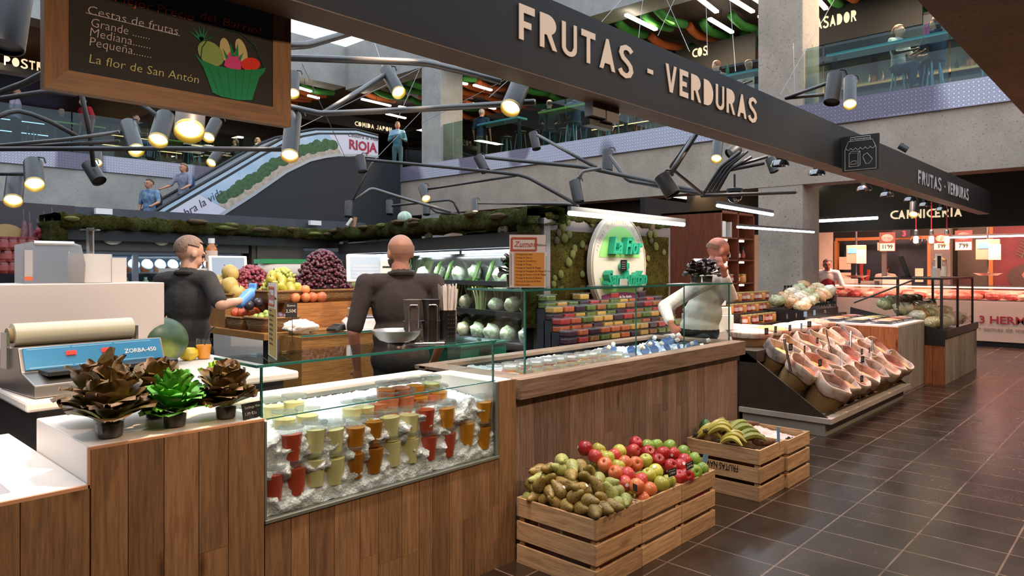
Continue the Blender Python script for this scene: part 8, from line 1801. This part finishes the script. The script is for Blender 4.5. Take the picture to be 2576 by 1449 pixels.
hang_scale('cream hanging scale left of the grey post', 2154, 640, 16.3); hang_scale('cream hanging scale before the meat mural', 2485, 628, 16.3)
t = thing('wall_mural', 'big framed food mural with rosemary, bowl and tomatoes behind the meat counter', 'mural', (18.25, 2.75, 1.0), -PI/2)
MB().box(0, 0, 0, 2.6, .03, 1.45).build('picture', mk('mural_red', '5a2228', .5, var=(2, '7a3438')), t); MB().box(-.08, -.02, -.05, 0, .05, 1.5).box(-.08, -.02, 1.45, 2.6, .05, 1.53).build('frame', MATS['orange_frame'], t)
MB().lathe([(0, 0), (.45, .0), (.5, .012), (.36, .014), (0, .014)], 30, Matrix.Translation((.75, -.002, .32)) @ Matrix.Rotation(PI/2, 4, 'X') @ Matrix.Diagonal((1, .6, 1, 1))).build('bowl_print', mk('mural_bowl', '4a3a34', .5), t, True)
MB().sph((.75, -.012, .36), (.33, .006, .16), 16, 8).build('filling_print', mk('mural_grain', 'a86a48', .6), t, True)
mb = MB(); rr = random.Random(2)
for k in range(3):
    a0 = Vector((.5+k*.12, -.006, .72)); b0 = Vector((.75+k*.2, -.006, 1.35)); mb.tube([a0, b0], .012, 5)
    for i in range(22): c = a0.lerp(b0, i/22); s = -1 if i % 2 else 1; mb.tube([c, c+Vector((s*.12, 0, .07))], .008, 4)
mb.build('rosemary_print', mk('mural_rosemary', '6a7050', .6), t)
for x, z, s in ((1.35, .95, .2), (1.25, .45, .2), (1.7, .7, .25), (1.45, .2, .15)): MB().sph((x, -.006, z), (s, .008, s), 16, 10).build('tomato_print', mk('mural_tomato', 'b03a34', .4), t, True)
for i, (y, z, w, h) in enumerate(((5.55, 1.62, .26, .3), (5.55, 1.25, .26, .3), (4.75, 2.0, .2, .18), (4.0, 1.35, .16, .3))): tag(MB().cb((17.5, y, z), (.01, w, h)).build('paper_notice', mk('notice_cream', 'd8bca0', .7)), f'pinned paper notice on the butcher hatch, {["upper left", "lower left", "top middle", "right"][i]} one', 'notice', 'paper notices at the hatch')
for i, (y, z) in enumerate(((5.1, 1.75), (6.25, 1.9))):
    mb = MB(); mb.tube([(17.45, y+.08*math.sin(k*PI/6), z-.28+.28*math.cos(k*PI/6)) for k in range(10)], .04, 7); tag(mb.build('sausage_ring', mk('chorizo', '8a2e22', .4), None, True), ['red sausage ring hanging in the hatch', 'red sausage ring hanging at the white tiles'][i], 'sausage')
for i, (y, w, h, m) in enumerate(((4.1, .5, .32, 'white'), (4.75, .3, .22, 'steel'), (5.2, .28, .26, 'white'))): tag(MB().box(16.95, y, .88, 17.3, y+w, 1.0+h).build('worktop_machine', M_mw if m == 'white' else M_steel, bevel=.01), f'{m} machine on the butcher worktop, {ordinal(i)} from right', 'machine', 'machines behind the meat counter')
struct(MB().box(17.0, .4, 0, 17.55, 5.8, .9).build('trim_butcher_worktop', M_mw))
led('warm tube lamp over the right meat counter', Vector((16.4, 3.2, 2.12)), Vector((16.4, 1.3, 2.12)), w=.03)
t = thing('queue_display', 'small red lit queue number display over the hatch', 'display', onX(2268, 588, 17.3)); MB().cb((0, 0, 0), (.05, .36, .18)).build('housing', M_blk, t); mb = MB(); text(mb, '3', .16, FY((-.03, -.06, -.055)), .002, bold=.004); mb.build('red_digit', emitm('digit_red', 'ff2840', 3), t)
# ---------------------------------------------------------------- wooden cabinets and wine racks beyond the white-shirted man
xa_, xb_ = onY(1814, 600, 4.32).x, onY(1898, 600, 4.32).x
M_mah = wood('mahogany', '6a2e16', '8a4522', 'z', knots=False); W_ = xb_-xa_; HT = 2.27
t = thing('wooden_cabinet', 'tall red-brown open wooden cabinet with lit shelves before the column', 'cabinet', (xa_, 4.32, 0))
mb = MB(); mb.box(0, 0, 0, .03, .9, HT).box(W_-.03, 0, 0, W_, .5, HT).box(0, 0, HT-.03, W_, .9, HT).box(W_/2-.015, 0, 0, W_/2+.015, .45, HT).box(.03, .45, 0, W_-.03, .48, HT); mb.build('carcass', M_mah, t)
for z in (.95, 1.28, 1.60, 1.90): MB().box(.03, 0, z, W_-.03, .45, z+.02).build('shelf', M_mah, t)
for x in (W_*.25, W_*.75):
    for z in (1.25, 1.57, 1.87): MB().box(x-.05, .06, z-.0, x+.05, .12, z+.025).build('shelf_lamp', emitm('shelf_lamp', 'ffe0c0', 5), t)
for x in (W_*.25, W_*.75):
    for z in (1.24, 1.56, 2.2): spot((xa_+x, 4.47, z), (xa_+x, 4.67, z-.4), 5, (1, .6, .35), 90, .02)
q = []
for i in range(4): q.append(tag(MB().box(-.05, -.04, 0, .05, .04, .22).build('carton', mk('carton_white', 'e0d4c4', .6), loc=(xa_+.12+i*.15+(.1 if i > 1 else 0), 4.45, 1.921)), '-', 'carton', 'white cartons in the wooden cabinet'))
number_row(q, 'white printed carton on the upper cabinet shelf, {n} from left')
q = []
for i in range(10): q.append(put(jr[i % 3], (xa_+.09+(i % 5)*W_*.19, 4.42, 1.301 if i < 5 else .971), 0, None, 'jars in the wooden cabinet'))
for i in range(6): q.append(put(sp_[i % 4], (xa_+.1+i*W_*.15, 4.42, 1.621), 0, None, 'jars in the wooden cabinet'))
number_row(q, 'small jar or bottle in the wooden cabinet, {n} counted from left')
t = thing('wine_rack', 'black slanted wine rack display on a dark shelf behind the white-shirted man', 'rack', (0, 0, 0))
a, b = onY(1695, 690, 5.2), onY(1762, 560, 5.2); MB().box(a.x, 5.2, 0, b.x+.3, 5.6, a.z+.05).build('dark_shelf', M_stand, t); MB().box(a.x-.1, 5.62, 0, b.x+.4, 5.7, b.z+.35).build('back_panel', M_blk, t)
for k in range(2):
    x0 = a.x+.05+k*.28; z0 = a.z+.06+k*.22; MB().prism([(0, 0), (.34, 0), (0, .30)], .3, Matrix.Translation((x0, 5.55, z0)) @ FX((0, 0, 0))).build('rack_box', mk('rack_black', '1c1a1a', .5), t)
    mb = MB(); text(mb, 'Vermut', .05, FX((x0+.1, 5.245, z0+.08)), .001); mb.build('rack_lettering', M_chalk, t)
    for i in range(5): MB().tube([(x0+.04+i*.06, 5.4, z0+.27-i*.052), (x0+.09+i*.06, 5.4, z0+.36-i*.052)], .018, 7).build('bottle_neck', M_foil, t, True)
t = thing('dark_dresser', 'dark wooden dresser beside the column with a yellow poster on it', 'dresser', (9.75, 4.75, 0)); MB().box(0, 0, 0, .7, .5, 1.60).box(-.04, -.04, 1.60, .74, .5, 1.65).build('body', mk('dresser_brown', '4a2e22', .5), t)
t = thing('yellow_poster', 'narrow yellow poster with black letters above the dark dresser', 'poster', (9.85, 4.9, 1.651)); MB().box(0, 0, 0, .22, .02, .5).build('sheet', mk('poster_yellow', 'd8b040', .6), t); mb = MB()
for i, l in enumerate(('UNO', 'DOS', 'VIN', 'LETS')): text(mb, l, .09, FX((.11, -.002, .38-.1*i)), .001)
mb.build('lettering', M_slate, t)
